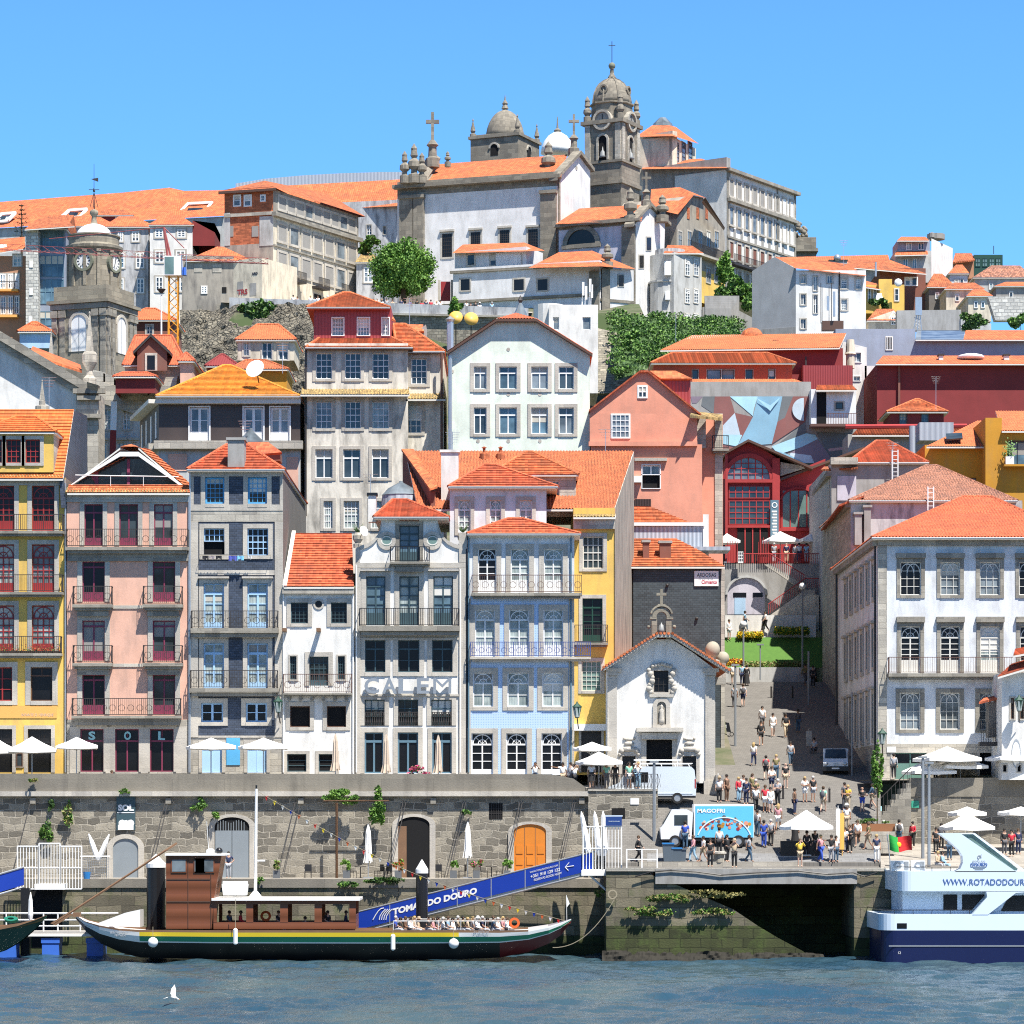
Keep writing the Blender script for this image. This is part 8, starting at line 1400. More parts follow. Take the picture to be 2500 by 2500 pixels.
for lab,x,y,c_ in(('white upright notice stand beside the shaded street wall',1975,1822,'granite_trim'),('blue and white notice stand at the chapel corner',1753,1935,'white_paint'),('yellow banner pole in front of the ticket stand',2056,2090,'dish_orange'),('white banner pole left of the yellow banner pole',2046,2078,'white_paint')):
 c=foot(x,y);m=MB(c_);hh=2.7 if 'pole' in lab else 1.1;m.box(WF(c.x,c.y),-.13 if hh>2 else-.2,.13 if hh>2 else .2,-.05,.05,c.z+(.4 if hh>2 else 0),c.z+hh);m.tube(c,c+Vector((0,0,hh+.2)),.025);tag(m.build('sign_stand',None,c),lab,'sign')
c=foot(1968,2092);m=MB('black_paint');m.box(WF(c.x,c.y),-1.6,1.0,-.6,.0,c.z,c.z+1.0);m.mat('concrete');m.box(WF(c.x,c.y),-1.9,1.3,-.8,.1,c.z-.2,c.z+.05);tag(m.build('ticket_stand',None,c),'black ticket counter under the big pier parasol','stand')
# vehicles
def wheels(t,f,us,w,zb,r=.33):
 for u in us:m=MB('tyre');m.ring(f,u,zb+r,r*.6,r,w-.11,w+.11,16);ob=m.build('wheel',t);m=MB('galvanized');m.disc(f,u,zb+r,r*.62,w+.08,12);m.build('rim',ob)
def flat_body(m,f,pts,w0,w1):
 m.prism([f.p(u,w1,z)for u,z in pts],Vector((-f.w.x*(w1-w0),-f.w.y*(w1-w0),0)))
d_=208.4;zb_=Z(1962,d_);f=WF(X(1545,d_),d_);t=thing('van','silver panel van with a roof rack parked before the chapel','van',f.p(2.1,0,zb_));m=MB('car_silver');flat_body(m,f,[(0,zb_+.4),(4.1,zb_+.4),(4.15,zb_+1.2),(4.02,zb_+2.2),(3.8,zb_+2.42),(.3,zb_+2.42),(-.3,zb_+2.2),(-.9,zb_+1.35),(-1.6,zb_+1.1),(-1.7,zb_+.4)],-1.9,0);[m.box(f,a,b,0,.02,zb_+.62,zb_+.72)for a,b in((.5,3.9),)];m.build('body',t)
m=MB('glass_black');m.box(f,-.2,1.0,0,.02,zb_+1.4,zb_+2.05);m.mat('black_paint');m.box(f,-1.6,4.1,-.02,.025,zb_+.38,zb_+.52);m.build('window',t);m=MB('red_paint');m.box(f,4.03,4.12,-.25,.01,zb_+1.0,zb_+1.6);m.build('tail_light',t);wheels(t,f,(-.9,2.9),.0,zb_,.36);m=MB('white_paint');[m.tube(f.p(.1,-w_,zb_+2.62),f.p(3.9,-w_,zb_+2.62),.03)for w_ in(.1,1.0,1.8)];[m.tube(f.p(u,-.1,zb_+2.44),f.p(u,-1.8,zb_+2.62),.025)for u in(.2,1,1.9,2.8,3.7)];m.tube(f.p(.1,-.9,zb_+2.85),f.p(3.2,-.9,zb_+2.85),.04);m.build('roof_rack',t)
d_=204.6;zb_=Z(2068,d_);f=WF(X(1612,d_),d_);t=thing('truck','white box truck with a light blue MAGOFRI picture panel','truck',f.p(3,0,zb_));m=MB('car_white');flat_body(m,f,[(.05,zb_+.5),(2.0,zb_+.5),(2.1,zb_+2.2),(1.7,zb_+2.42),(.75,zb_+2.42),(.2,zb_+1.45),(.0,zb_+1.2)],-1.8,0);m.build('cab',t);m=MB('glass');m.box(f,.9,1.75,0,.02,zb_+1.4,zb_+2.05);m.prism([f.p(.16,-.1,zb_+1.48),f.p(.68,-.1,zb_+2.34),f.p(.68,-1.7,zb_+2.34),f.p(.16,-1.7,zb_+1.48)],Vector((-.03,0,.02)));m.build('window',t)
m=MB('black_paint');m.box(f,.1,5.9,-1.6,-.02,zb_+.38,zb_+.56);m.build('chassis',t);m=MB('white_paint');m.box(f,2.15,6.0,-1.9,0,zb_+.6,zb_+2.75);ob=m.build('cargo_box',t);m=MB('truck_blue');m.box(f,2.25,5.97,0,.02,zb_+.62,zb_+2.62);m.mat('white_paint');lettering(m,f,'MAGOFRI',3.25,zb_+2.32,.4,.035,1.75,.005,.012,height=.26)
for i in range(46):u=2.45+rnd.random()*3.35;k=1-((u-4.1)/1.9)**2;m.mat(rnd.choice(['salmon_wall','brown_wall','flower_orange','offwhite','brown_paint','red_paint','ochre_wall','beige_canvas']));m.disc(f,u,zb_+1.15+rnd.random()*(.25+.5*k),rnd.uniform(.07,.15),.03+i*.0003,7)
m.mat('ship_white');m.ring(f,4.1,zb_+.2,1.75,1.83,.02,.05,20,.35,2.8,.95);m.build('side_panel',ob);wheels(t,f,(.95,5.0),0,zb_,.38)
c=foot(2040,1893);f=Fr.__new__(Fr);a=R(-6);f.u=Vector((math.cos(a),math.sin(a)));f.w=Vector((f.u.y,-f.u.x));f.a=Vector((c.x,c.y));f.L=1;zb_=c.z;t=thing('van','small white delivery van parked nose down in the shaded street','van',c)
m=MB('car_white');m.hexa([f.p(-.85,0,zb_+.75),f.p(.85,0,zb_+.75),f.p(.82,-.6,zb_+1.15),f.p(-.82,-.6,zb_+1.15),f.p(-.88,-4,zb_+1.3),f.p(.88,-4,zb_+1.3),f.p(.85,-4,zb_+1.5),f.p(-.85,-4,zb_+1.5)]);m.box(f,-.86,.86,-4,-1.35,zb_+.5,zb_+1.86);m.hexa([f.p(-.82,-.6,zb_+1.1),f.p(.82,-.6,zb_+1.1),f.p(.74,-1.36,zb_+1.84),f.p(-.74,-1.36,zb_+1.84),f.p(-.84,-1.5,zb_+1.0),f.p(.84,-1.5,zb_+1.0),f.p(.76,-1.5,zb_+1.83),f.p(-.76,-1.5,zb_+1.83)]);m.box(f,-.84,.84,-1.4,-.02,zb_+.45,zb_+.9);m.build('body',t)
m=MB('glass');m.prism([f.p(-.74,-.62,zb_+1.2),f.p(.74,-.62,zb_+1.2),f.p(.68,-1.26,zb_+1.8),f.p(-.68,-1.26,zb_+1.8)],Vector((f.w.x*.03,f.w.y*.03,.02)));m.build('windscreen',t);m=MB('black_paint');m.box(f,-.88,.88,-.6,.05,zb_+.3,zb_+.62);m.mat('white_paint');m.box(f,-.26,.26,.05,.06,zb_+.42,zb_+.52);m.mat('galvanized');m.box(f,-.14,.14,.0,.03,zb_+.7,zb_+.82);m.build('bumper',t)
for s_ in(-1,1):m=MB('galvanized');m.ball(f.p(s_*.66,-.02,zb_+.78),.15,8,5,1.2,.4,.8);m.build('headlight',t);m=MB('black_paint');m.box(f,s_*.98-.1,s_*.98+.1,-.95,-.85,zb_+1.15,zb_+1.35);m.build('mirror',t);m=MB('tyre');m.tube(f.p(s_*.86,-.6,zb_+.3),f.p(s_*.62,-.6,zb_+.3),.31,n=14);m.build('wheel',t)
c=foot(1776,1798);t=thing('pushchair','black pushchair with a white cloth parked by the chapel side','pushchair',c);m=MB('black_paint');f=WF(c.x,c.y);m.hexa([f.p(-.3,.25,c.z+.4),f.p(.25,.25,c.z+.3),f.p(.1,.25,c.z+1.0),f.p(-.25,.25,c.z+1.05),f.p(-.3,-.25,c.z+.4),f.p(.25,-.25,c.z+.3),f.p(.1,-.25,c.z+1.0),f.p(-.25,-.25,c.z+1.05)]);m.mat('white_paint');m.box(f,-.35,-.1,.2,.3,c.z+.6,c.z+.85);m.build('seat',t)
for u in(-.25,.3):m=MB('tyre');m.ring(f,u,c.z+.16,.11,.16,.2,.25,12);m.build('wheel',t)
# roof aerials
for x,y,d_,hh,lab in((120,1000,219.5,2.2,'thin aerial on the ridge of the yellow house roof'),(598,1090,226,1.8,'aerial behind the concrete chimney of the slate house'),(905,1205,214.5,1.3,'aerial on the slim white chimney of the baroque house'),(1000,790,252,2.0,'aerial beside the dark red penthouse'),(1478,1103,229,1.6,'aerial near the high end of the broad ribbed roof'),(1650,820,334,2.4,'aerial on the dark red clad building'),(2180,1150,250,2.2,'aerial on the weathered brown roof'),(2285,985,312,2.6,'double aerial above the small maroon house'),(2060,642,372,2.6,'aerial on the new orange roof at right'),(690,893,250,1.8,'aerial at the end of the golden roof')):
 m=MB('galvanized');c=PT(x,y,d_);m.tube(c-Vector((0,0,.6)),c+Vector((0,0,hh)),.03,n=4);[m.tube(c+Vector((-.5+.08*i,0,hh-.2*i)),c+Vector((.5-.08*i,0,hh-.2*i)),.02,n=3)for i in range(4)];m.tube(c+Vector((0,-.4,hh-.1)),c+Vector((0,.4,hh-.1)),.02,n=3);tag(m.build('aerial',None,c),lab,'antenna','roof aerials')
 # ================================================================== boats, gangway, dock
def hull(m,prof,f,hw,layers,taper,pick=lambda px,mt:mt):
 """prof: (px, ysheer, ykeel) along the near side; layers: (fraction from sheer, material); both sides built as one shell"""
 L_=[]
 for i,(px,ys,yk)in enumerate(prof):
  u=f.U(px);zs,zk=f.Zp(px,ys),f.Zp(px,yk);w_=hw*taper(i/(len(prof)-1));L_.append((u,zs,zk,w_))
 for(u0,s0,k0,a0),(u1,s1,k1,a1),(px,_,_)in zip(L_,L_[1:],prof):
  for(t0,_),(t1,mt)in zip(layers,layers[1:]):
   m.mat(pick(px,mt))
   for sg in(1,-1):
    P_=lambda u,s_,k_,a_,t:f.p(u,-hw+sg*a_*(1-.55*t*t),s_+(k_-s_)*t);m.poly([P_(u0,s0,k0,a0,t1),P_(u1,s1,k1,a1,t1),P_(u1,s1,k1,a1,t0),P_(u0,s0,k0,a0,t0)])
  m.mat('wood');m.poly([f.p(u0,-hw+a0*.97,s0-.25),f.p(u1,-hw+a1*.97,s1-.25),f.p(u1,-hw-a1*.97,s1-.25),f.p(u0,-hw-a0*.97,s0-.25)])
DB=194.0;f=Fr(100,DB,1500,DB);bt=thing('river_boat','long wooden river boat with green and yellow stripes, a brown cabin and seated passengers','boat',f.p(f.U(780),-2.2,0))
prof=[(173,2236,2246),(200,2250,2276),(240,2260,2306),(290,2267,2328),(340,2270,2340),(520,2271,2344),(900,2271,2346),(1120,2271,2344),(1220,2272,2340),(1290,2270,2326),(1340,2262,2306),(1370,2254,2286),(1396,2246,2254)]
tp=lambda t:max(.03,min(1,3.4*t**.8,3.4*(1-t)**.8));m=MB();hull(m,prof,f,2.2,[(0,''),(.08,'wood'),(.22,'hull_yellow'),(.40,'hull_green'),(.44,'hull_white'),(1,'hull_black')],tp,lambda px,mt:'hull_white' if(px<340 and mt in('hull_yellow','hull_green'))or(px>=1120 and mt=='hull_yellow')or(px>=1290 and mt=='wood')else 'hull_red' if px>=1220 and mt=='hull_black' else mt);m.build('hull',bt)
m=MB('text_grey');lettering(m,f,'DOURO HARVEST',f.U(292),f.Zp(292,2276),.3,.12,1.1,.004,-.08);lettering(m,f,'PORTUGAL',f.U(294),f.Zp(294,2282),.3,.1,.7,.004,-.08);lettering(m,f,'DOURO HARVEST',f.U(1175),f.Zp(1175,2281),.3,.05,1.2,.004);lettering(m,f,'PT-00193-01',f.U(1175),f.Zp(1175,2275),.3,.05,.9,.004);m.build('hull_markings',bt)
m=MB('boat_wood');zc,zr=f.Zp(0,2269),f.Zp(0,2199);u0,u1=f.U(520),f.U(868);W1,W0=-.35,-4.0
for sd in(W1,W0):
 m.box(f,u0,u1,sd-.04,sd+.04,zc,f.Zp(0,2252));m.box(f,u0,u1,sd-.038,sd+.038,f.Zp(0,2208),zr)
 for x0,x1 in((520,528),(600,617),(683,702),(767,785),(852,868)):m.box(f,f.U(x0),f.U(x1),sd-.05,sd+.05,f.Zp(0,2252),f.Zp(0,2208))
m.box(f,u1-.08,u1,W0,W1,zc,zc+.9);m.build('cabin',bt);m=MB('white_paint');m.box(f,u0-.1,u1+.25,W0-.25,W1+.25,zr,zr+.15);m.build('cabin_roof',bt)
m=MB('boat_wood');m.prism([f.p(f.U(x),-.3,f.Zp(x,y))for x,y in((404,2268),(515,2268),(522,2190),(540,2088),(404,2088))],Vector((0,3.2,0)));m.mat('brown_paint')
for x in(458,514):m.box(f,f.U(x)-.02,f.U(x)+.02,-.3,-.27,f.Zp(0,2266),f.Zp(0,2092))
for y in(2145,2200):m.box(f,f.U(406),f.U(512),-.3,-.265,f.Zp(0,y+3),f.Zp(0,y))
m.build('wheelhouse',bt);m=MB('white_paint');m.box(f,f.U(402),f.U(548),-3.7,-.1,f.Zp(0,2089),f.Zp(0,2084));m.lathe(f.p(f.U(510),-1,f.Zp(0,2084)),[(.25,0),(.27,.2),(.1,.3)],10);m.tube(f.p(f.U(506),-1,f.Zp(0,2084)),f.p(f.U(501),-1,f.Zp(0,2005)),.02,n=4);m.mat('black_paint');m.ball(f.p(f.U(532),-.8,f.Zp(0,2078)),.22,8,6);m.build('wheelhouse_roof',bt)
for a,b in((419,452),(474,498),(476,520)):m=MB('boat_wood');m.box(f,f.U(a)-.06,f.U(b)+.06,-.3,-.25,f.Zp(0,2131),f.Zp(0,2096));ob=m.build('window',bt);m=MB('glass_grey');m.box(f,f.U(a),f.U(b),-.25,-.235,f.Zp(0,2128),f.Zp(0,2099));m.build('pane',ob)
m=MB('white_paint');c=f.p(f.U(617),-2,f.Zp(0,2193));m.tube(c,Vector((c.x+.06,c.y,f.Zp(0,1925))),.10,.08,10);m.lathe(c,[(.45,0),(.12,.4)],10);m.box(WF(c.x,c.y),0,.6,-.06,.06,f.Zp(0,2104),f.Zp(0,2100));m.mat('black_paint');m.tube(Vector((c.x+.06,c.y,f.Zp(0,1925))),Vector((c.x+.06,c.y,f.Zp(0,1916))),.06);m.build('mast',bt)
m=MB('white_paint');a,b=f.U(537),f.U(600);m.hexa([f.p(a+.08,-1.2,f.Zp(0,2187)),f.p(b-.08,-1.2,f.Zp(0,2187)),f.p(b,-1.2,f.Zp(0,2160)),f.p(a,-1.2,f.Zp(0,2160)),f.p(a+.08,-2.2,f.Zp(0,2187)),f.p(b-.08,-2.2,f.Zp(0,2187)),f.p(b,-2.2,f.Zp(0,2160)),f.p(a,-2.2,f.Zp(0,2160))]);m.box(f,a+.05,b-.05,-2.15,-1.25,f.Zp(0,2160),f.Zp(0,2153));m.build('life_raft_box',bt)
m=MB('hull_white');m.prism([f.p(f.U(x),-1,f.Zp(x,y))for x,y in((215,2262),(337,2265),(337,2222),(300,2230))],Vector((0,2,0)));m.build('stern_cover',bt);m=MB('wood');m.tube(f.p(f.U(120),-1.6,f.Zp(0,2258)),f.p(f.U(425),-1.6,f.Zp(0,2059)),.07);m.prism([f.p(f.U(x),-1.55,f.Zp(x,y))for x,y in((114,2256),(126,2262),(168,2236),(160,2228))],Vector((0,.08,0)));m.box(f,f.U(170),f.U(188),-1.9,-1.3,f.Zp(0,2240),f.Zp(0,2230));m.build('steering_oar',bt)
m=MB('white_paint');zr_=f.Zp(0,2249);[m.tube(f.p(f.U(960),w_,zr_),f.p(f.U(1242),w_,zr_),.025,n=5)for w_ in(-.25,-4.1)];[m.tube(f.p(f.U(x),-.25,f.Zp(0,2271)),f.p(f.U(x),-.25,zr_),.02,n=4)for x in(960,1015,1070,1125,1185,1242)];m.build('handrail',bt)
for i,(x,y0,k)in enumerate(((375,2300,1),(1108,2303,1),(576,2286,0),(960,2300,0))):
 m=MB('white_paint');c=f.p(f.U(x),.35,f.Zp(x,y0));m.ball(c,.31,14,9)if k else m.lathe(c,[(.05,-.5),(.14,-.42),(.14,.42),(.05,.5)],10);m.mat('rope');m.tube(c+Vector((0,0,.3)),Vector((c.x,c.y,f.Zp(x,2262 if x!=576 else 2195))),.02,n=4);tag(m.build('fender',None,c),('round white fender near the stern of the striped river boat','round white fender near the bow of the striped river boat','long white fender below the boat cabin','long white fender in front of the open passenger deck')[i],'fender','boat fenders')
for x,w_,y,lab in((637,-3.8,2241,'orange lifebuoy inside the cabin of the river boat'),(1256,-2.2,2256,'orange lifebuoy in front of the passengers at the bow')):m=MB('orange_ring');m.ring(f,f.U(x),f.Zp(x,y),.18,.33,w_-.06,w_+.06,16);tag(m.build('lifebuoy',None,f.p(f.U(x),w_,f.Zp(x,y))),lab,'lifebuoy')
# bunting
m=MB('rope');A,B=f.p(f.U(620),-2,f.Zp(0,1930)),f.p(f.U(1380),-2,f.Zp(0,2250));pts=[A.lerp(B,i/20)-Vector((0,0,1.0*math.sin(math.pi*i/20)))for i in range(21)];m.path(pts,.018,4);
for i in range(1,38):
 j=i/38*20;p=pts[int(j)].lerp(pts[min(20,int(j)+1)],j%1);m.mat(('white_paint','flag_red','hull_yellow','offwhite','gangway_blue','flower_orange')[i%6]);m.poly([p,p+Vector((.22,0,-.06)),p+Vector((.1,.04,-.32))])
tag(m.build('bunting',None,A),'string of small coloured pennants from the boat mast down to the bow','bunting');m=MB('rope');pts=[f.p(f.U(1350+150*t),-1,f.Zp(0,2315-118*t**2.2))+Vector((0,-.6*t,0))for t in[i/12 for i in range(13)]];m.path(pts,.03,4);m.ring(WF(pts[-1].x,197.6),0,pts[-1].z+.25,.22,.3,-.05,.05,12);tag(m.build('mooring_rope',None,pts[0]),'slack mooring rope from the boat bow to a ring on the pier wall','rope')
m=MB('white_paint');c=PT(1384,2248,196);m.tube(c,PT(1383,2185,196),.02,n=4);m.poly([PT(1383,2186,196),PT(1391,2206,196),PT(1384,2215,196)]);tag(m.build('pennant',None,c),'small white pennant on a stick at the boat bow','flag')
# mooring posts, gangway
for lab,x,y0,y1,d_,r_ in(('black mooring post with a white cone cap in front of the blue gangway',1030,2132,2300,198.8,.37),('black mooring post with a white cone cap behind the wheelhouse stern',381,2118,2300,198.5,.58)):c=PT(x,y1,d_);zt_=Z(y0,d_);m=MB('black_paint');m.lathe(c,[(r_,-1.5),(r_,zt_-c.z)],18);m.mat('white_paint');m.lathe(Vector((c.x,c.y,zt_)),[(r_*1.06,0),(r_*1.06,.25),(.03,.85)],18);tag(m.build('mooring_post',None,c),lab,'post')
dg=201.4;A,B=PT(870,2250,dg),PT(1449,2102,199.6);t=thing('gangway','long blue gangway with white lettering sloping from the boat up to the quay','gangway',A);f2=Fr.__new__(Fr);f2.a=A.xy;v=B-A;f2.u=v.xy.normalized();f2.w=Vector((f2.u.y,-f2.u.x));f2.L=v.xy.length;sl_=v.z/f2.L;hp=.54
G=lambda u,w_,z:f2.p(u,w_,A.z+sl_*u+z)
m=MB('galvanized');m.hexa([G(0,0,-hp-.25),G(f2.L,0,-hp-.25),G(f2.L,0,-hp),G(0,0,-hp),G(0,-1.4,-hp-.25),G(f2.L,-1.4,-hp-.25),G(f2.L,-1.4,-hp),G(0,-1.4,-hp)])
for w_ in(.08,-1.4):m.tube(G(0,w_,hp+.04),G(f2.L,w_,hp+.04),.05,n=6);m.tube(G(0,w_,-hp-.2),G(f2.L,w_,-hp-.2),.06,n=6);[m.tube(G(f2.L*i/7,w_,-hp-.2),G(f2.L*i/7,w_,hp),.04,n=4)for i in range(8)]
m.build('frame',t);m=MB('gangway_blue');m.hexa([G(0,.1,-hp),G(f2.L,.1,-hp),G(f2.L,.1,hp),G(0,.1,hp),G(0,.02,-hp),G(f2.L,.02,-hp),G(f2.L,.02,hp),G(0,.02,hp)]);ob=m.build('side_panel',t);m=MB('white_paint')
def gt(txt,x,dy,width,hh,bold=0.0):u=f2.U(x);lettering(m,f2,txt,u,A.z+sl_*u+dy,.5,.12,width,.004,bold,sl_,height=hh)
gt('TOMAZ DO DOURO',1062,.02,5.35,.42,.025);gt('+351 910 129 122',1332,.02,1.85,.2,.008);gt('WWW.TOMAZDODOURO.COM',1328,.3,1.75,.11);gt('RESERVAS BOOK NOW',1338,-.24,1.75,.15);m.build('lettering',ob);m=MB('white_paint');u=f2.U(1388);z=A.z+sl_*u;m.path([f2.p(u+.35,.12,z+.1),f2.p(u,.12,z+.05),f2.p(u-.2,.12,z-.0),f2.p(u+.0,.12,z-.2)],.025);m.path([f2.p(u-.2,.12,z),f2.p(u+.05,.12,z+.3)],.025);m.build('arrow',ob);m=MB('white_paint');u=f2.U(940);z=A.z+sl_*u
for i in range(4):m.path([f2.p(u-.35+.14*i+.5*s_*s_,.12,z-.35+.75*s_)for s_ in(0,.3,.6,.9)],.028)
m.path([f2.p(u-.75+.7*s_,.12,z-.35+.75*math.sin(s_*1.7))for s_ in(0,.25,.5,.75,1)],.03);m.build('logo',ob)
A2,B2=PT(-120,2192,199),PT(58,2140,200.5);t=thing('gangway','end of another blue gangway at the left photo edge','gangway',A2);m=MB('gangway_blue');up=Vector((0,0,.53));m.prism([A2-up,B2-up,B2+up,A2+up],Vector((0,.1,0)));m.build('side_panel',t);m=MB('galvanized');[m.tube(A2+up*k,B2+up*k,.06)for k in(1.12,-1.25)];m.build('frame',t)
# floating dock
t=thing('floating_dock','floating wooden dock with white railings on bright blue floats at left','dock',PT(130,2290,197.5));f3=WF(X(0,197.5),197.5);k3=mpp(197.5);ux=lambda x:X(x,197.5)-f3.a.x;m=MB('teak');m.box(f3,ux(-80),ux(228),-1.8,0,Z(2284,197.5),Z(2274,197.5));m.mat('white_paint');m.box(f3,ux(-80),ux(228),0,.05,Z(2286,197.5),Z(2280,197.5));m.build('deck',t)
for x in(17,122,231):m=MB('float_blue');m.box(f3,ux(x-20),ux(x+21),-1.6,-.1,-.1,Z(2303,197.5));m.box(f3,ux(x-22),ux(x+23),-1.7,-.05,Z(2303,197.5)+.01,Z(2291,197.5));m.build('float',t)
m=MB('white_paint')
for y in(2230,2246,2261):m.tube(f3.p(ux(-80),-.2,Z(y,197.5)),f3.p(ux(288 if y==2230 else 200),-.2,Z(y,197.5)),.05)
[m.tube(f3.p(ux(x),-.2,Z(2275,197.5)),f3.p(ux(x),-.2,Z(2230,197.5)),.05)for x in(14,105,140,195)];m.build('railing',t);m=MB('black_paint');m.box(f3,ux(38),ux(60),-2.5,-2,0,Z(2170,197.5));m.build('pile',t)
# green bow of another boat
f4=Fr(-200,193,110,193);t=thing('river_boat','dark green upturned bow of another wooden boat at the left edge','boat',f4.p(0,-1,0));m=MB();hull(m,[(-200,2262,2345),(-60,2262,2344),(0,2262,2324),(40,2256,2302),(80,2245,2268),(105,2236,2240)],f4,1.6,[(0,''),(.12,'wood'),(1,'deep_green')],lambda t_:max(.02,min(1,2.2*(1-t_))));m.build('hull',t);m=MB('sign_green');[m.ring(f4,f4.U(18),f4.Zp(18,2250)+.05*i,.2,.42,-1.7+.1*i,-1.6+.1*i,12,ez=.35)for i in range(4)];m.build('rope_coil',t);m=MB('canvas');m.lathe(f4.p(f4.U(66),-1.4,f4.Zp(66,2248)),[(.1,0),(.16,.3),(.12,1.2),(.02,1.7)],7);m.build('furled_awning',t)
# --- white tour ship
DS=191.0;f=Fr(2100,DS,2900,DS);ux=lambda x:f.U(x);zy=lambda y:f.Zp(2124,y);t=thing('tour_ship','white and navy two deck tour ship leaving the right edge of the photo','ship',f.p(6,-4,0));W=-7.6
def deck(m,x0,y0,y1,cut,x1=2900,xin=0):
 """a hull block with a rounded stern"""
 x0+=24
 pts=[(ux(x1),0),(ux(x0+cut),0)]+[(ux(x0+cut)-cut*mpp(DS)*math.sin(a),-cut*mpp(DS)*(1-math.cos(a)))for a in[math.pi/2*i/6 for i in range(1,7)]]+[(ux(x0),W),(ux(x1),W)]
 z0,z1=zy(y1),zy(y0);lo=[f.p(u+xin*0,w_,z0)for u,w_ in pts];hi=[f.p(u,w_,z1)for u,w_ in pts];n=len(pts);m.poly(lo);m.poly(hi)
 for i in range(n):m.poly([lo[i],lo[(i+1)%n],hi[(i+1)%n],hi[i]])
m=MB('navy');deck(m,2131,2272,2352,34);m.mat('ship_white');deck(m,2124,2232,2271.5,36);m.mat('galvanized');m.box(f,ux(2170),ux(2900),0,.03,zy(2311),zy(2308));m.mat('glass_black');m.box(f,ux(2190),ux(2214),0,.02,zy(2267),zy(2254));m.mat('white_paint');lettering(m,f,'12',ux(2196),zy(2326),.2,.02,.16,.004);m.build('hull',t)
m=MB('ship_white');m.box(f,ux(2209),ux(2900),W+.8,-1.1,zy(2232),zy(2176));m.build('cabin',t)
for pts in([(2309,2185),(2343,2185),(2343,2224),(2309,2224)],[(2355,2185),(2412,2185),(2378,2224),(2355,2224)],[(2470,2188),(2560,2186),(2560,2226),(2450,2226)]):m=MB('glass_black');m.poly([f.p(ux(x),-1.07,zy(y))for x,y in pts]);m.build('window',t)
m=MB('ship_white');deck(m,2170,2127,2176,30);m.prism([f.p(ux(x),.02,zy(y))for x,y in((2408,2177),(2520,2177),(2480,2180),(2412,2233),(2374,2233),(2410,2190))],Vector((0,1.0,0)));m.mat('text_blue');lettering(m,f,'WWW.ROTADODOURO.COM',ux(2302)+3.2,zy(2153),.5,.03,6.4,.004,0,height=.36);m.build('upper_deck',t)
m=MB('ship_white');m.prism([f.p(ux(x),0,zy(y))for x,y in((2292,2034),(2344,2034),(2482,2129),(2330,2129),(2345,2121),(2351,2106),(2350,2090),(2340,2074),(2318,2054))],Vector((0,1.0,0)));m.mat('text_blue');lettering(m,f,'DOURO',ux(2390),zy(2111),.3,.03,1.0,.004,.008);m.mat('text_grey');lettering(m,f,'ROTA DO',ux(2390),zy(2103),.3,.03,.75,.004);m.ring(f,ux(2391),zy(2093),.08,.13,0,.02,12,-.5,4.2);m.path([f.p(ux(2388),.02,zy(2099)),f.p(ux(2396),.02,zy(2086))],.02);[m.box(f,ux(2390)-.45+.1*i,ux(2390)+.45-.1*i,0,.02,zy(2117+3*i),zy(2116+3*i))for i in range(3)];m.build('wing_fin',t)
m=MB('glass_green');m.prism([f.p(ux(x),-2.5,zy(y))for x,y in((2352,2036),(2388,2034),(2500,2122),(2500,2129),(2478,2129))],Vector((0,.1,0)));m.mat('ship_white');m.prism([f.p(ux(x),-2.4,zy(y))for x,y in((2344,2034),(2394,2034),(2520,2128),(2512,2129),(2390,2037),(2350,2037))],Vector((0,.3,0)));m.build('windscreen',t)
m=MB('black_paint')
for x0,y,x1,yb in((2124,2222,2380,2232),(2170,2117,2340,2127)):
 x0+=24;zt_,zb_=zy(y),zy(yb);pts=[f.p(ux(x1),-.15,zt_),f.p(ux(x0+36),-.15,zt_),f.p(ux(x0+12),-.6,zt_),f.p(ux(x0+2),-1.5,zt_),f.p(ux(x0+2),W+.3,zt_),f.p(ux(x1),W+.2,zt_)];m.path(pts,.03);[m.tube(f.p(ux(x0+36+i*46),-.15,zb_),f.p(ux(x0+36+i*46),-.15,zt_),.025,n=4)for i in range(int((x1-x0-36)/46)+1)]
m.build('railing',t)
for x0,x1,lab in((2182,2227,'left one of the two air conditioner boxes on the ship stern'),(2232,2266,'right one of the two air conditioner boxes on the ship stern')):m=MB('white_paint');m.box(f,ux(x0),ux(x1),-2.2,-1.4,zy(2127),zy(2102));m.mat('galvanized');m.ring(f,ux((x0+x1)/2+(0 if x0>2200 else-6)),zy(2114),.12,.24,-1.4,-1.37,14);m.mat('grey_paint');m.box(f,ux(x1)-.3,ux(x1)-.04,-1.4,-1.375,zy(2125),zy(2104));tag(m.build('air_conditioner',None,f.p(ux(x0),-1.5,zy(2127))),lab,'air conditioner','ship air conditioners')
m=MB('galvanized');fp0,fp1=f.p(ux(2180),-.9,zy(2127)),f.p(ux(2170),-.9,zy(2036));m.tube(fp0,fp1,.03);fl=thing('flag','green and red flag flying from a pole on the ship stern','flag',fp0);m.build('pole',fl);n=12
for mm,a,b in(('flag_green',0,.4),('flag_red',.4,1)):
 m=MB(mm);P_=lambda s_,v_:fp1+Vector((.1+1.35*s_+.06*(1-v_),-.16*math.sin(s_*6+v_),-.02-.95*(1-v_)*(1-.12*s_)-.22*s_-.1*math.sin(s_*5)))
 for i in range(n):s0,s1=a+(b-a)*i/n,a+(b-a)*(i+1)/n;[m.poly([P_(s0,v_/4),P_(s1,v_/4),P_(s1,v_/4+.25),P_(s0,v_/4+.25)])for v_ in range(4)]
 m.build('cloth',fl)
m=MB('hull_yellow');m.ball(P_(.42,.5)+Vector((0,-.03,0)),.16,10,6,1,.15,1);m.build('emblem',fl)
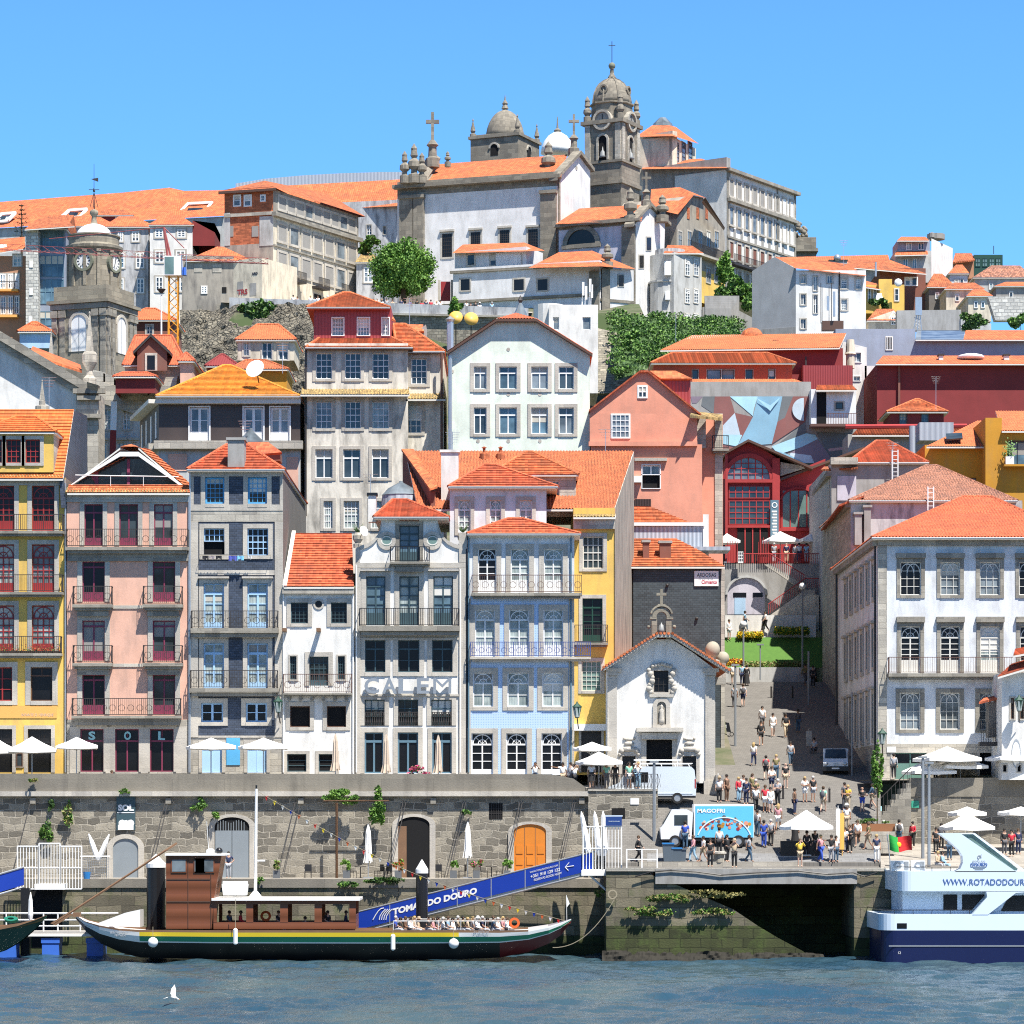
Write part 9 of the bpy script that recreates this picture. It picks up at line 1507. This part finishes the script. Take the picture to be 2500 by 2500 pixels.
# ================================================================== people and the gull
def skinned(V,E,Rr,sub=1):
 me=bpy.data.meshes.new('s');me.from_pydata(V,E,[]);o=bpy.data.objects.new('s',me);COL.objects.link(o);sk=o.modifiers.new('skin','SKIN');sk.use_smooth_shade=True
 for i,r_ in enumerate(Rr):x=me.skin_vertices[0].data[i];x.radius=(r_,r_);x.use_root=i==0
 if sub:o.modifiers.new('sub','SUBSURF').levels=sub
 dg=bpy.context.evaluated_depsgraph_get();dg.update();m2=bpy.data.meshes.new_from_object(o.evaluated_get(dg));v=[tuple(x.co)for x in m2.vertices];f=[tuple(p.vertices)for p in m2.polygons];bpy.data.objects.remove(o);bpy.data.meshes.remove(me);bpy.data.meshes.remove(m2);return v,f
SK0=dict(pel=(0,0,.95),sp=(0,.01,1.12),ch=(0,.01,1.30),nk=(0,.01,1.46),h0=(0,-.005,1.54),h1=(0,-.01,1.61),h2=(0,0,1.68))
for s_,k in((-1,'l'),(1,'r')):SK0.update({'hp'+k:(s_*.09,0,.90),'kn'+k:(s_*.10,-.02,.49),'an'+k:(s_*.10,.02,.09),'to'+k:(s_*.115,-.14,.035),'sh'+k:(s_*.175,.01,1.40),'el'+k:(s_*.235,.02,1.13),'wr'+k:(s_*.235,-.04,.90)})
RD=dict(pel=.125,sp=.115,ch=.135,nk=.055,h0=.07,h1=.098,h2=.082,hp=.088,kn=.058,an=.042,to=.034,sh=.062,el=.043,wr=.032)
POSES=dict(stand={},walk=dict(knl=(-.1,-.16,.52),anl=(-.1,-.20,.10),tol=(-.11,-.36,.06),knr=(.1,.04,.50),anr=(.1,.30,.16),tor=(.11,.18,.04),ell=(-.24,.12,1.15),wrl=(-.23,.14,.92),elr=(.24,-.08,1.14),wrr=(.22,-.24,.98)),photo=dict(ell=(-.27,-.2,1.28),wrl=(-.10,-.34,1.52),elr=(.27,-.2,1.28),wrr=(.10,-.34,1.52)),hips=dict(ell=(-.36,.06,1.18),wrl=(-.17,-.04,1.02),elr=(.36,.06,1.18),wrr=(.17,-.04,1.02)),fold=dict(ell=(-.26,-.04,1.14),wrl=(.06,-.2,1.16),elr=(.26,-.04,1.14),wrr=(-.06,-.19,1.12)),point=dict(ell=(-.42,-.06,1.38),wrl=(-.64,-.14,1.42)),lean=dict(anl=(-.13,.02,.09),knl=(-.13,-.03,.49),wrr=(.16,-.22,1.05),elr=(.24,-.02,1.12)))
SIT=dict(pel=(0,0,.5),sp=(0,.02,.68),ch=(0,.02,.87),nk=(0,.01,1.03),h0=(0,-.01,1.11),h1=(0,-.015,1.18),h2=(0,0,1.25));
for s_,k in((-1,'l'),(1,'r')):SIT.update({'hp'+k:(s_*.09,-.02,.48),'kn'+k:(s_*.12,-.42,.48),'an'+k:(s_*.12,-.42,.09),'to'+k:(s_*.12,-.57,.04),'sh'+k:(s_*.175,.02,.97),'el'+k:(s_*.23,-.02,.70),'wr'+k:(s_*.12,-.24,.62)})
POSES['sit']=SIT
TORSO,ARMS,LEGS=[('pel','sp'),('sp','ch'),('ch','nk')],[('ch','sh'),('sh','el'),('el','wr')],[('pel','hp'),('hp','kn'),('kn','an'),('an','to')]
PM={}
def rad(k):return RD[k]if k in RD else RD[k[:-1]]
def piece(pose,kind):
 if(pose,kind)in PM:return PM[(pose,kind)]
 J=dict(SK0);J.update(POSES[pose]);J={k:Vector(v)for k,v in J.items()};E=[];g=1.0
 side=lambda L:[(a if a in J else a+s_,b if b in J else b+s_)for s_ in 'lr' for a,b in L]
 mb=MB('white_paint')
 if kind=='body':E=TORSO+[('nk','h0'),('h0','h1'),('h1','h2')]+side(ARMS)+side(LEGS)
 elif kind in 'SL':E=TORSO[:2]+side(ARMS[:2]if kind=='S' else ARMS);g=1.22;J['ch']=J['ch']+Vector((0,0,.06))
 elif kind in 'TH':E=side(LEGS[:3]if kind=='T' else LEGS[:2]);g=1.25
 if kind=='S':
  for s_ in 'lr':J['el'+s_]=J['sh'+s_].lerp(J['el'+s_],.75)
 if kind=='H':
  for s_ in 'lr':J['kn'+s_]=J['hp'+s_].lerp(J['kn'+s_],.85)
 if E:
  ks=list(dict.fromkeys(k for e in E for k in e));ks.sort(key=lambda k:k!='pel');ix={k:i for i,k in enumerate(ks)}
  v,f=skinned([J[k]for k in ks],[(ix[a],ix[b])for a,b in E],[rad(k)*g*(1.1 if kind in 'TH' and k[:2]in('kn','an')else 1)for k in ks]);mb.smooth=True;mb.faces(v,f)
 if kind=='body':
  h=J['h1'];mb.tube(h+Vector((0,-.09,.01)),h+Vector((0,-.125,-.025)),.012,.02,5)
  for s_ in(-1,1):mb.ball(h+Vector((s_*.098,.01,0)),.026,6,4,.5,1,1.3)
  for k in 'lr':
   w_,e_=J['wr'+k],J['el'+k];d_=(w_-e_).normalized();a=d_.orthogonal().normalized();b=d_.cross(a);p=w_+d_*.05;mb.tube(w_,w_+d_*.09,.03,.04,6)
   for i,l in enumerate((.07,.085,.08,.06)):q=w_+d_*.085+a*(.027*(i-1.5));c=q+d_*l*.5+b*.008;mb.tube(q,c,.0095,n=5);mb.tube(c,c+d_*l*.45+b*.022,.0085,n=5)
   mb.tube(w_+d_*.03+a*.03,w_+d_*.085+a*.065+b*.02,.011,n=5)
  mb.mat('black_paint');[mb.ball(h+Vector((s_*.035,-.088,.02)),.012,6,4)for s_ in(-1,1)]
 if kind=='K':p=J['pel'];mb.lathe(p,[(.15,.12),(.17,0),(.22,-.25),(.27,-.48)],12)
 if kind=='D':p=J['pel'];mb.lathe(p,[(.15,.12),(.18,0),(.22,-.35),(.28,-.78)],12)
 if kind in('short','long'):
  h=J['h1']+Vector((0,.018,.03));mb.ball(h,.108,12,8,1,1.02,1.05)
  if kind=='long':mb.smooth=True;mb.lathe(J['nk']+Vector((0,.07,-.12)),[(.05,0),(.10,.08),(.11,.25),(.08,.32)],10,sy=.55)
 if kind=='hat':h=J['h1']+Vector((0,0,.06));mb.lathe(h,[(.2,0),(.2,.015),(.11,.02),(.1,.12),(.05,.14)],14)
 if kind=='pack':h=J['ch']+Vector((0,.2,-.08));mb.ball(h,.19,10,7,.85,.6,1.25)
 o=mb.build(kind);me=o.data;bpy.data.objects.remove(o);PM[(pose,kind)]=me;return me
PC=dict(w=((.78,.78,.76),'white'),k=((.02,.02,.022),'black'),b=((.03,.08,.42),'blue'),n=((.02,.03,.08),'navy'),r=((.55,.03,.05),'red'),g=((.25,.55,.40),'mint green'),y=((.70,.48,.06),'yellow'),e=((.48,.38,.26),'beige'),o=((.20,.17,.07),'olive'),p=((.60,.28,.30),'pink'),s=((.36,.37,.39),'grey'),c=((.30,.48,.62),'sky-blue'),m=((.14,.08,.05),'brown'),t=((.05,.10,.16),'indigo'),d=((.10,.10,.11),'charcoal'))
HC_=dict(k=(.015,.012,.01),m=(.07,.04,.02),y=(.40,.28,.12),s=(.45,.44,.42),w=(.75,.72,.66));SKN=[solid('skin_%d'%i,c)for i,c in enumerate(((.50,.30,.21),(.42,.24,.16),(.56,.36,.27),(.28,.15,.09)))]
BN=dict(T='trousers',H='shorts',K='skirt',D='long skirt');PL=set();npx=0
def person(loc,pose,rz,top,bot,hair,where,grp,h=1.0,lab=None):
 global npx
 npx+=1;loc=Vector(loc);lab=lab or 'person in %s %s and %s %s %s'%(PC[top[0]][1],'top' if top[1]=='S' else 'sleeves',PC[bot[0]][1],BN[bot[1]],where)
 if lab in PL:print('DUP',lab)
 PL.add(lab)
 o=bpy.data.objects.new('person',piece(pose,'body'));COL.objects.link(o);o.location=loc;o.rotation_euler=(0,0,rz);o.scale=(h,h,h);tag(o,lab,'person',grp)
 o.material_slots[0].link='OBJECT';o.material_slots[0].material=MAT[SKN[npx*7%11%4]]
 parts=[('shirt',top[1],solid('cloth_'+top[0],PC[top[0]][0])),(BN[bot[1]].replace(' ','_'),bot[1],solid('cloth_'+bot[0],PC[bot[0]][0]))]
 if hair[0]!='-':parts.append(('hair','long' if 'l' in hair[1:]else 'short',solid('hair_'+hair[0],HC_[hair[0]])))
 if 'h' in hair[1:]:parts.append(('hat','hat',solid('cloth_w' if hair[0]!='y' else 'cloth_e',(.7,.7,.7))))
 if 'b' in hair[1:]:parts.append(('backpack','pack',solid('cloth_d',PC['d'][0])))
 for nm,kd,mt in parts:c=bpy.data.objects.new(nm,piece(pose,kd));COL.objects.link(c);c.parent=o;c.material_slots[0].link='OBJECT';c.material_slots[0].material=MAT[mt]
 return o
GP,GB,GH,GT='people on the pier and street','passengers on the striped river boat','people on the hilltop esplanade','people on the promenade'
for row in '''1897 1659 walk 0 wL sT k at the low wall before the lawn
1790 1672 walk 3 wS eH m at the upper left end of the street
1812 1673 stand 3 cS nT k at the upper left of the street
1823 1674 stand 3 kL kD k at the upper left of the street
1814 1726 walk 3 sS nH mb walking up the street past the lamp post
1793 1727 stand 3 sS dT k behind the thin street lamp post
1966 1675 walk .5 oL dT k at the top right of the shaded street
1985 1678 stand 0 kL kT k at the street house corner
1861 1781 walk 0 wS dH k in the shaded street, behind the two in white
1858 1821 walk 0 kL kH kl at the shade edge of the street
1887 1799 walk 0 wS wH k in the shaded street
1918 1801 walk 0 kS eT kl in the shaded street
1948 1789 stand .3 dL tT k in the shaded street
1895 1904 stand 0 oS tT y behind the bald person in black
1918 1926 stand 0 kS eH - on the lower street by the shade edge
1756 1959 stand 0 wS kT yh by the chapel corner
1774 1957 stand .6 mS mT k by the chapel corner
1803 1959 stand .8 rL cT y in the crowd above the truck
1815 1953 stand 0 wS sT m in the crowd above the truck
1822 1964 stand -.4 nL nT k in the crowd above the truck
1837 1950 stand .2 oL mT ml in the crowd right of the truck roof
1845 1967 fold 0 oS tT s in the crowd right of the truck roof
1845 1983 walk 0 wS kT k at the rear of the truck
1868 1983 stand 0 rS wH m right of the truck
1881 1984 stand .3 wL wH k right of the truck
1884 1937 fold .4 wS nH m in the group right of the truck
1899 1970 fold -.6 sS kT s in the group right of the truck
1965 1959 fold 0 wS wH yl beside the white haired person
1985 1959 stand .2 kS sH s with white hair on the lower street
2062 1977 lean .5 dS dT k hugging by the lower street pole
2070 1981 fold -.4 yS eT y hugging by the lower street pole
2105 1983 fold 0 kS bH - in front of the corner house
2130 1976 walk -2 tL eH kb beside the slim street tree
1849 2043 stand 2.6 wS tT kb behind the truck tail
1865 2070 stand 2.8 bS bT k behind the truck tail
1882 2066 stand 3 sS kT s behind the truck tail
1673 2073 stand 3 bS tT k leaning at the truck cab door
1559 2111 walk 1.4 kL kT m beside the white railing on the quay
1692 2109 walk -1.2 pL cT m walking left in front of the truck
1717 2108 walk -1 wS eH k near the mooring bollard
1734 2117 stand 0 kS kT kl left of the mooring bollard
1756 2088 stand 3 wS kT k behind the mooring bollard
1775 2105 point 1 kL kT kl right of the mooring bollard
1793 2119 photo 0 eS kT yh at the pier edge with raised hands
1829 2106 walk 1.3 sS tT kb walking on the pier
1941 2064 stand 2.6 kS kD m at the ticket stand
1953 2117 photo 0 yL eH ml at the pier edge under the big parasol
1970 2094 stand 3 kL kT k at the ticket stand
1990 2090 stand .4 kS dT k at the ticket stand
2004 2106 walk .8 pS bT y right of the ticket stand
2030 2113 point -.4 kS sT k at the pier edge left of the flag
2041 2105 stand .3 wS tT k near the yellow banner pole
2063 2083 walk 0 wS nT k right of the yellow banner pole
2075 2083 fold -.3 kL kT m right of the yellow banner pole
2094 2068 walk 0 wL mH m on the pier left of the flag
2067 2030 stand 0 wS eT wh behind the yellow banner pole
2157 2068 walk 1.2 sS tT wh walking toward the stairs
2195 2066 stand 3 wL tT kb at the foot of the terrace stairs
2182 2040 stand 2.8 sL kT k under the terrace stairs
2228 2070 lean -.6 rL kT k leaning by the terrace wall
2285 2085 stand .4 kS kT k under the parasol behind the ship
2298 2075 stand -.3 dL kT k under the parasol behind the ship
2318 2100 stand 2.8 cS tT k under the parasol behind the ship
2452 2088 stand .4 kL dT k in the dark group behind the ship windscreen
2470 2092 stand -.5 rS kT k in the dark group behind the ship windscreen
2486 2086 stand .2 nL nT m in the dark group behind the ship windscreen
1900 2030 walk 2.8 pS wH yl walking up toward the street
1940 1990 stand 1 mL nT k on the lower street above the big parasol
2010 1985 walk 2.9 gS eH mb on the lower street above the big parasol
1870 1905 walk 3 rS kH kb on the sunny left half of the street
1840 1870 walk 2.9 wS nT yl on the sunny left half of the street
1930 1870 walk 0 sS tT k coming down the shaded street
2120 2075 walk -1.3 oS eH m crossing before the flag
2140 2105 stand .2 nS wT y near the ship flag pole'''.split('\n'):
 a=row.split(' ',7);person(foot(float(a[0]),float(a[1])),a[2],float(a[3])+rnd.uniform(-.2,.2),a[4],a[5],a[6],a[7],GP,rnd.uniform(.95,1.05))
c=foot(1988,1838);person(c-Vector((0,0,.22)),'sit',-.5,'sS','dT','k','crouching by the pale notice stand in the street',GP);c=foot(2302,2113);person(c-Vector((0,0,.4)),'sit',1.2,'cL','cT','k','sitting on the pier behind the ship',GP);c=foot(2290,2113);person(c-Vector((0,0,.4)),'sit',.8,'eL','sT','y','sitting on the pier behind the ship',GP)
for px,d_,zf,pose,rz,top,bot,hair,wh in((1307,209.6,10.6,'photo',0,'wS','tT','k','raising hands before the blue tiled house'),(1374,209.6,10.6,'point',0,'wS','eT','kl','stretching an arm at the parapet corner'),(1393,209.4,10.6,'stand',-.6,'sS','dT','kl','at the parapet corner'),(1403,209.3,10.5,'photo',.4,'wS','kT','kl','at the parapet corner'),(1444,208.6,10.6,'walk',0,'wS','kK','m','at the left end of the iron railing'),(1481,209,10.6,'stand',3,'gS','dT','k','behind the iron railing under the parasol'),(1502,209.2,10.6,'stand',3,'kS','kT','k','behind the iron railing under the parasol'),(1536,208.3,10.6,'stand',.3,'gS','wH','k','leaning at the iron railing by the van'),(1558,208.3,10.6,'photo',-.4,'wS','cT','y','at the right end of the iron railing'),(558,204.2,QL,'hips',.1,'nS','sT','k','standing hands on hips before the grey arched gate'),(2284,213.4,11.2,'stand',.6,'oS','dT','k','behind the right terrace wall'),(2331,213.4,11.2,'lean',-.4,'kS','kT','k','behind the right terrace wall'),(1890,277,Z(1374,277),'stand',3,'sS','sT','s','under the left market parasol'),(1920,277,Z(1374,277),'stand',3,'nL','eT','-','on the market terrace'),(1942,278.5,Z(1374,278),'stand',2.5,'sL','dT','k','on the market terrace'),(1951,278,Z(1374,278),'stand',3.4,'wS','nT','k','on the market terrace'),(1969,279,Z(1374,279),'stand',2.8,'cS','sT','m','on the market terrace'),(1819,271.5,Z(1541,271.5),'walk',1.4,'cS','tT','k','walking in front of the low white wall'),(1780,271,Z(1562,271),'stand',.5,'wL','wH','m','beside the low white wall'),(1868,271.8,Z(1542,271.8),'walk',-1.2,'wS','kT','k','at the market stair foot')):person((X(px,d_),d_,zf),pose,rz,top,bot,hair,wh,GT if d_<250 else 'people below the market hall')
person((X(273,212.6),212.6,10.55),'sit',.6,'wS','bT','m','sitting at the pink house door',GT)
def crowd(spec,wh,base,pose,grp,rz):
 for i,s_ in enumerate(spec.split()):
  px,top,hair=s_.split(',');px=float(px);hn=dict(k='black',m='brown',y='blond',s='grey',w='white')[hair[0]]+(' long' if 'l' in hair[1:]else '')+(' hair and hat' if 'h' in hair[1:]else ' hair')
  person(base(px,i),pose if i%3 or pose=='sit' else 'walk',rz+rnd.uniform(-.5,.5),top+'SL'[i%2],'dT' if i%2 else 'sT',hair,'',grp,1,'person with %s in %s %s %s'%(hn,PC[top][1],'tee' if i%2==0 else 'jumper',wh))
bd=lambda px,i:Vector((X(px,194.6+(i%3)*1.0),194.6+(i%3)*1.0,Z(2234+(i%3)*2+i%2*3,195)-1.33))
crowd('966,b,s 978,k,k 990,m,m 1002,w,k 1012,e,yl 1022,e,yh','at the boat rail start',bd,'sit',GB,1.4);crowd('1046,k,k 1058,p,m 1070,d,kl 1082,w,s 1094,c,m 1106,w,kl 1118,e,s','amid the open boat deck',bd,'sit',GB,1.4);crowd('1130,o,k 1142,e,y 1154,s,yl 1166,w,wh 1178,n,s 1190,k,k 1204,t,m 1216,w,s 1228,p,yl 1238,w,m','near the boat bow',bd,'sit',GB,1.4)
crowd('560,t,k 588,r,k 680,k,m 745,d,k 800,k,kl 845,n,k','inside the brown boat cabin',lambda px,i:Vector((X(px,196),196,Z(2222 if i!=3 else 2236,196)-1.33)),'sit',GB,1.2)
hb=lambda px,i:Vector((X(px,386-(px-700)*.018+i%2*.9),386-(px-700)*.018+i%2*.9,Z(728+(px-560)*.035,384-(px-700)*.018)-.75))
crowd('716,w,k 726,s,m 758,w,y 768,c,k 776,w,m 790,p,kl 800,w,sh 812,k,k','before the hilltop stone tenement',hb,'stand',GH,0);crowd('894,o,k 912,p,m 921,w,s 932,w,yh 944,s,k 958,e,m 980,n,k 1000,b,kl 1018,k,k 1030,r,m 1040,n,yl','under the hilltop round tree',hb,'stand',GH,0);crowd('1052,r,k 1066,w,y 1075,w,kl 1118,e,m 1139,w,m 1149,k,k 1161,k,m 1171,w,kh 1201,c,s','by the hilltop church door',hb,'stand',GH,0)
# gull over the water
c=PT(424,2436,150);m=MB('white_paint');m.smooth=True;m.ball(c,.07,10,7,2.6,1,1);m.ball(c+Vector((.2,-.02,-.06)),.045,8,6,1.4);m.smooth=False
m.poly([c+Vector((-.05,0,.03)),c+Vector((.08,0,.03)),c+Vector((.10,.1,.36)),c+Vector((.03,.14,.62)),c+Vector((-.12,.1,.42)),c+Vector((-.16,.06,.2))]);m.poly([c+Vector((-.08,-.03,.0)),c+Vector((.06,-.03,0)),c+Vector((-.12,-.3,.06)),c+Vector((-.45,-.45,-.02)),c+Vector((-.3,-.2,.03))]);m.poly([c+Vector((-.15,.02,0)),c+Vector((-.3,.05,.0)),c+Vector((-.3,-.05,.0))]);m.mat('dish_orange');m.tube(c+Vector((.25,-.02,-.07)),c+Vector((.31,-.02,-.1)),.014,.004,5);tag(m.build('seagull',None,c),'white gull flapping with raised wing just above the river water','bird')
for o in bpy.data.objects:
 if '_o' in o:del o['_o']
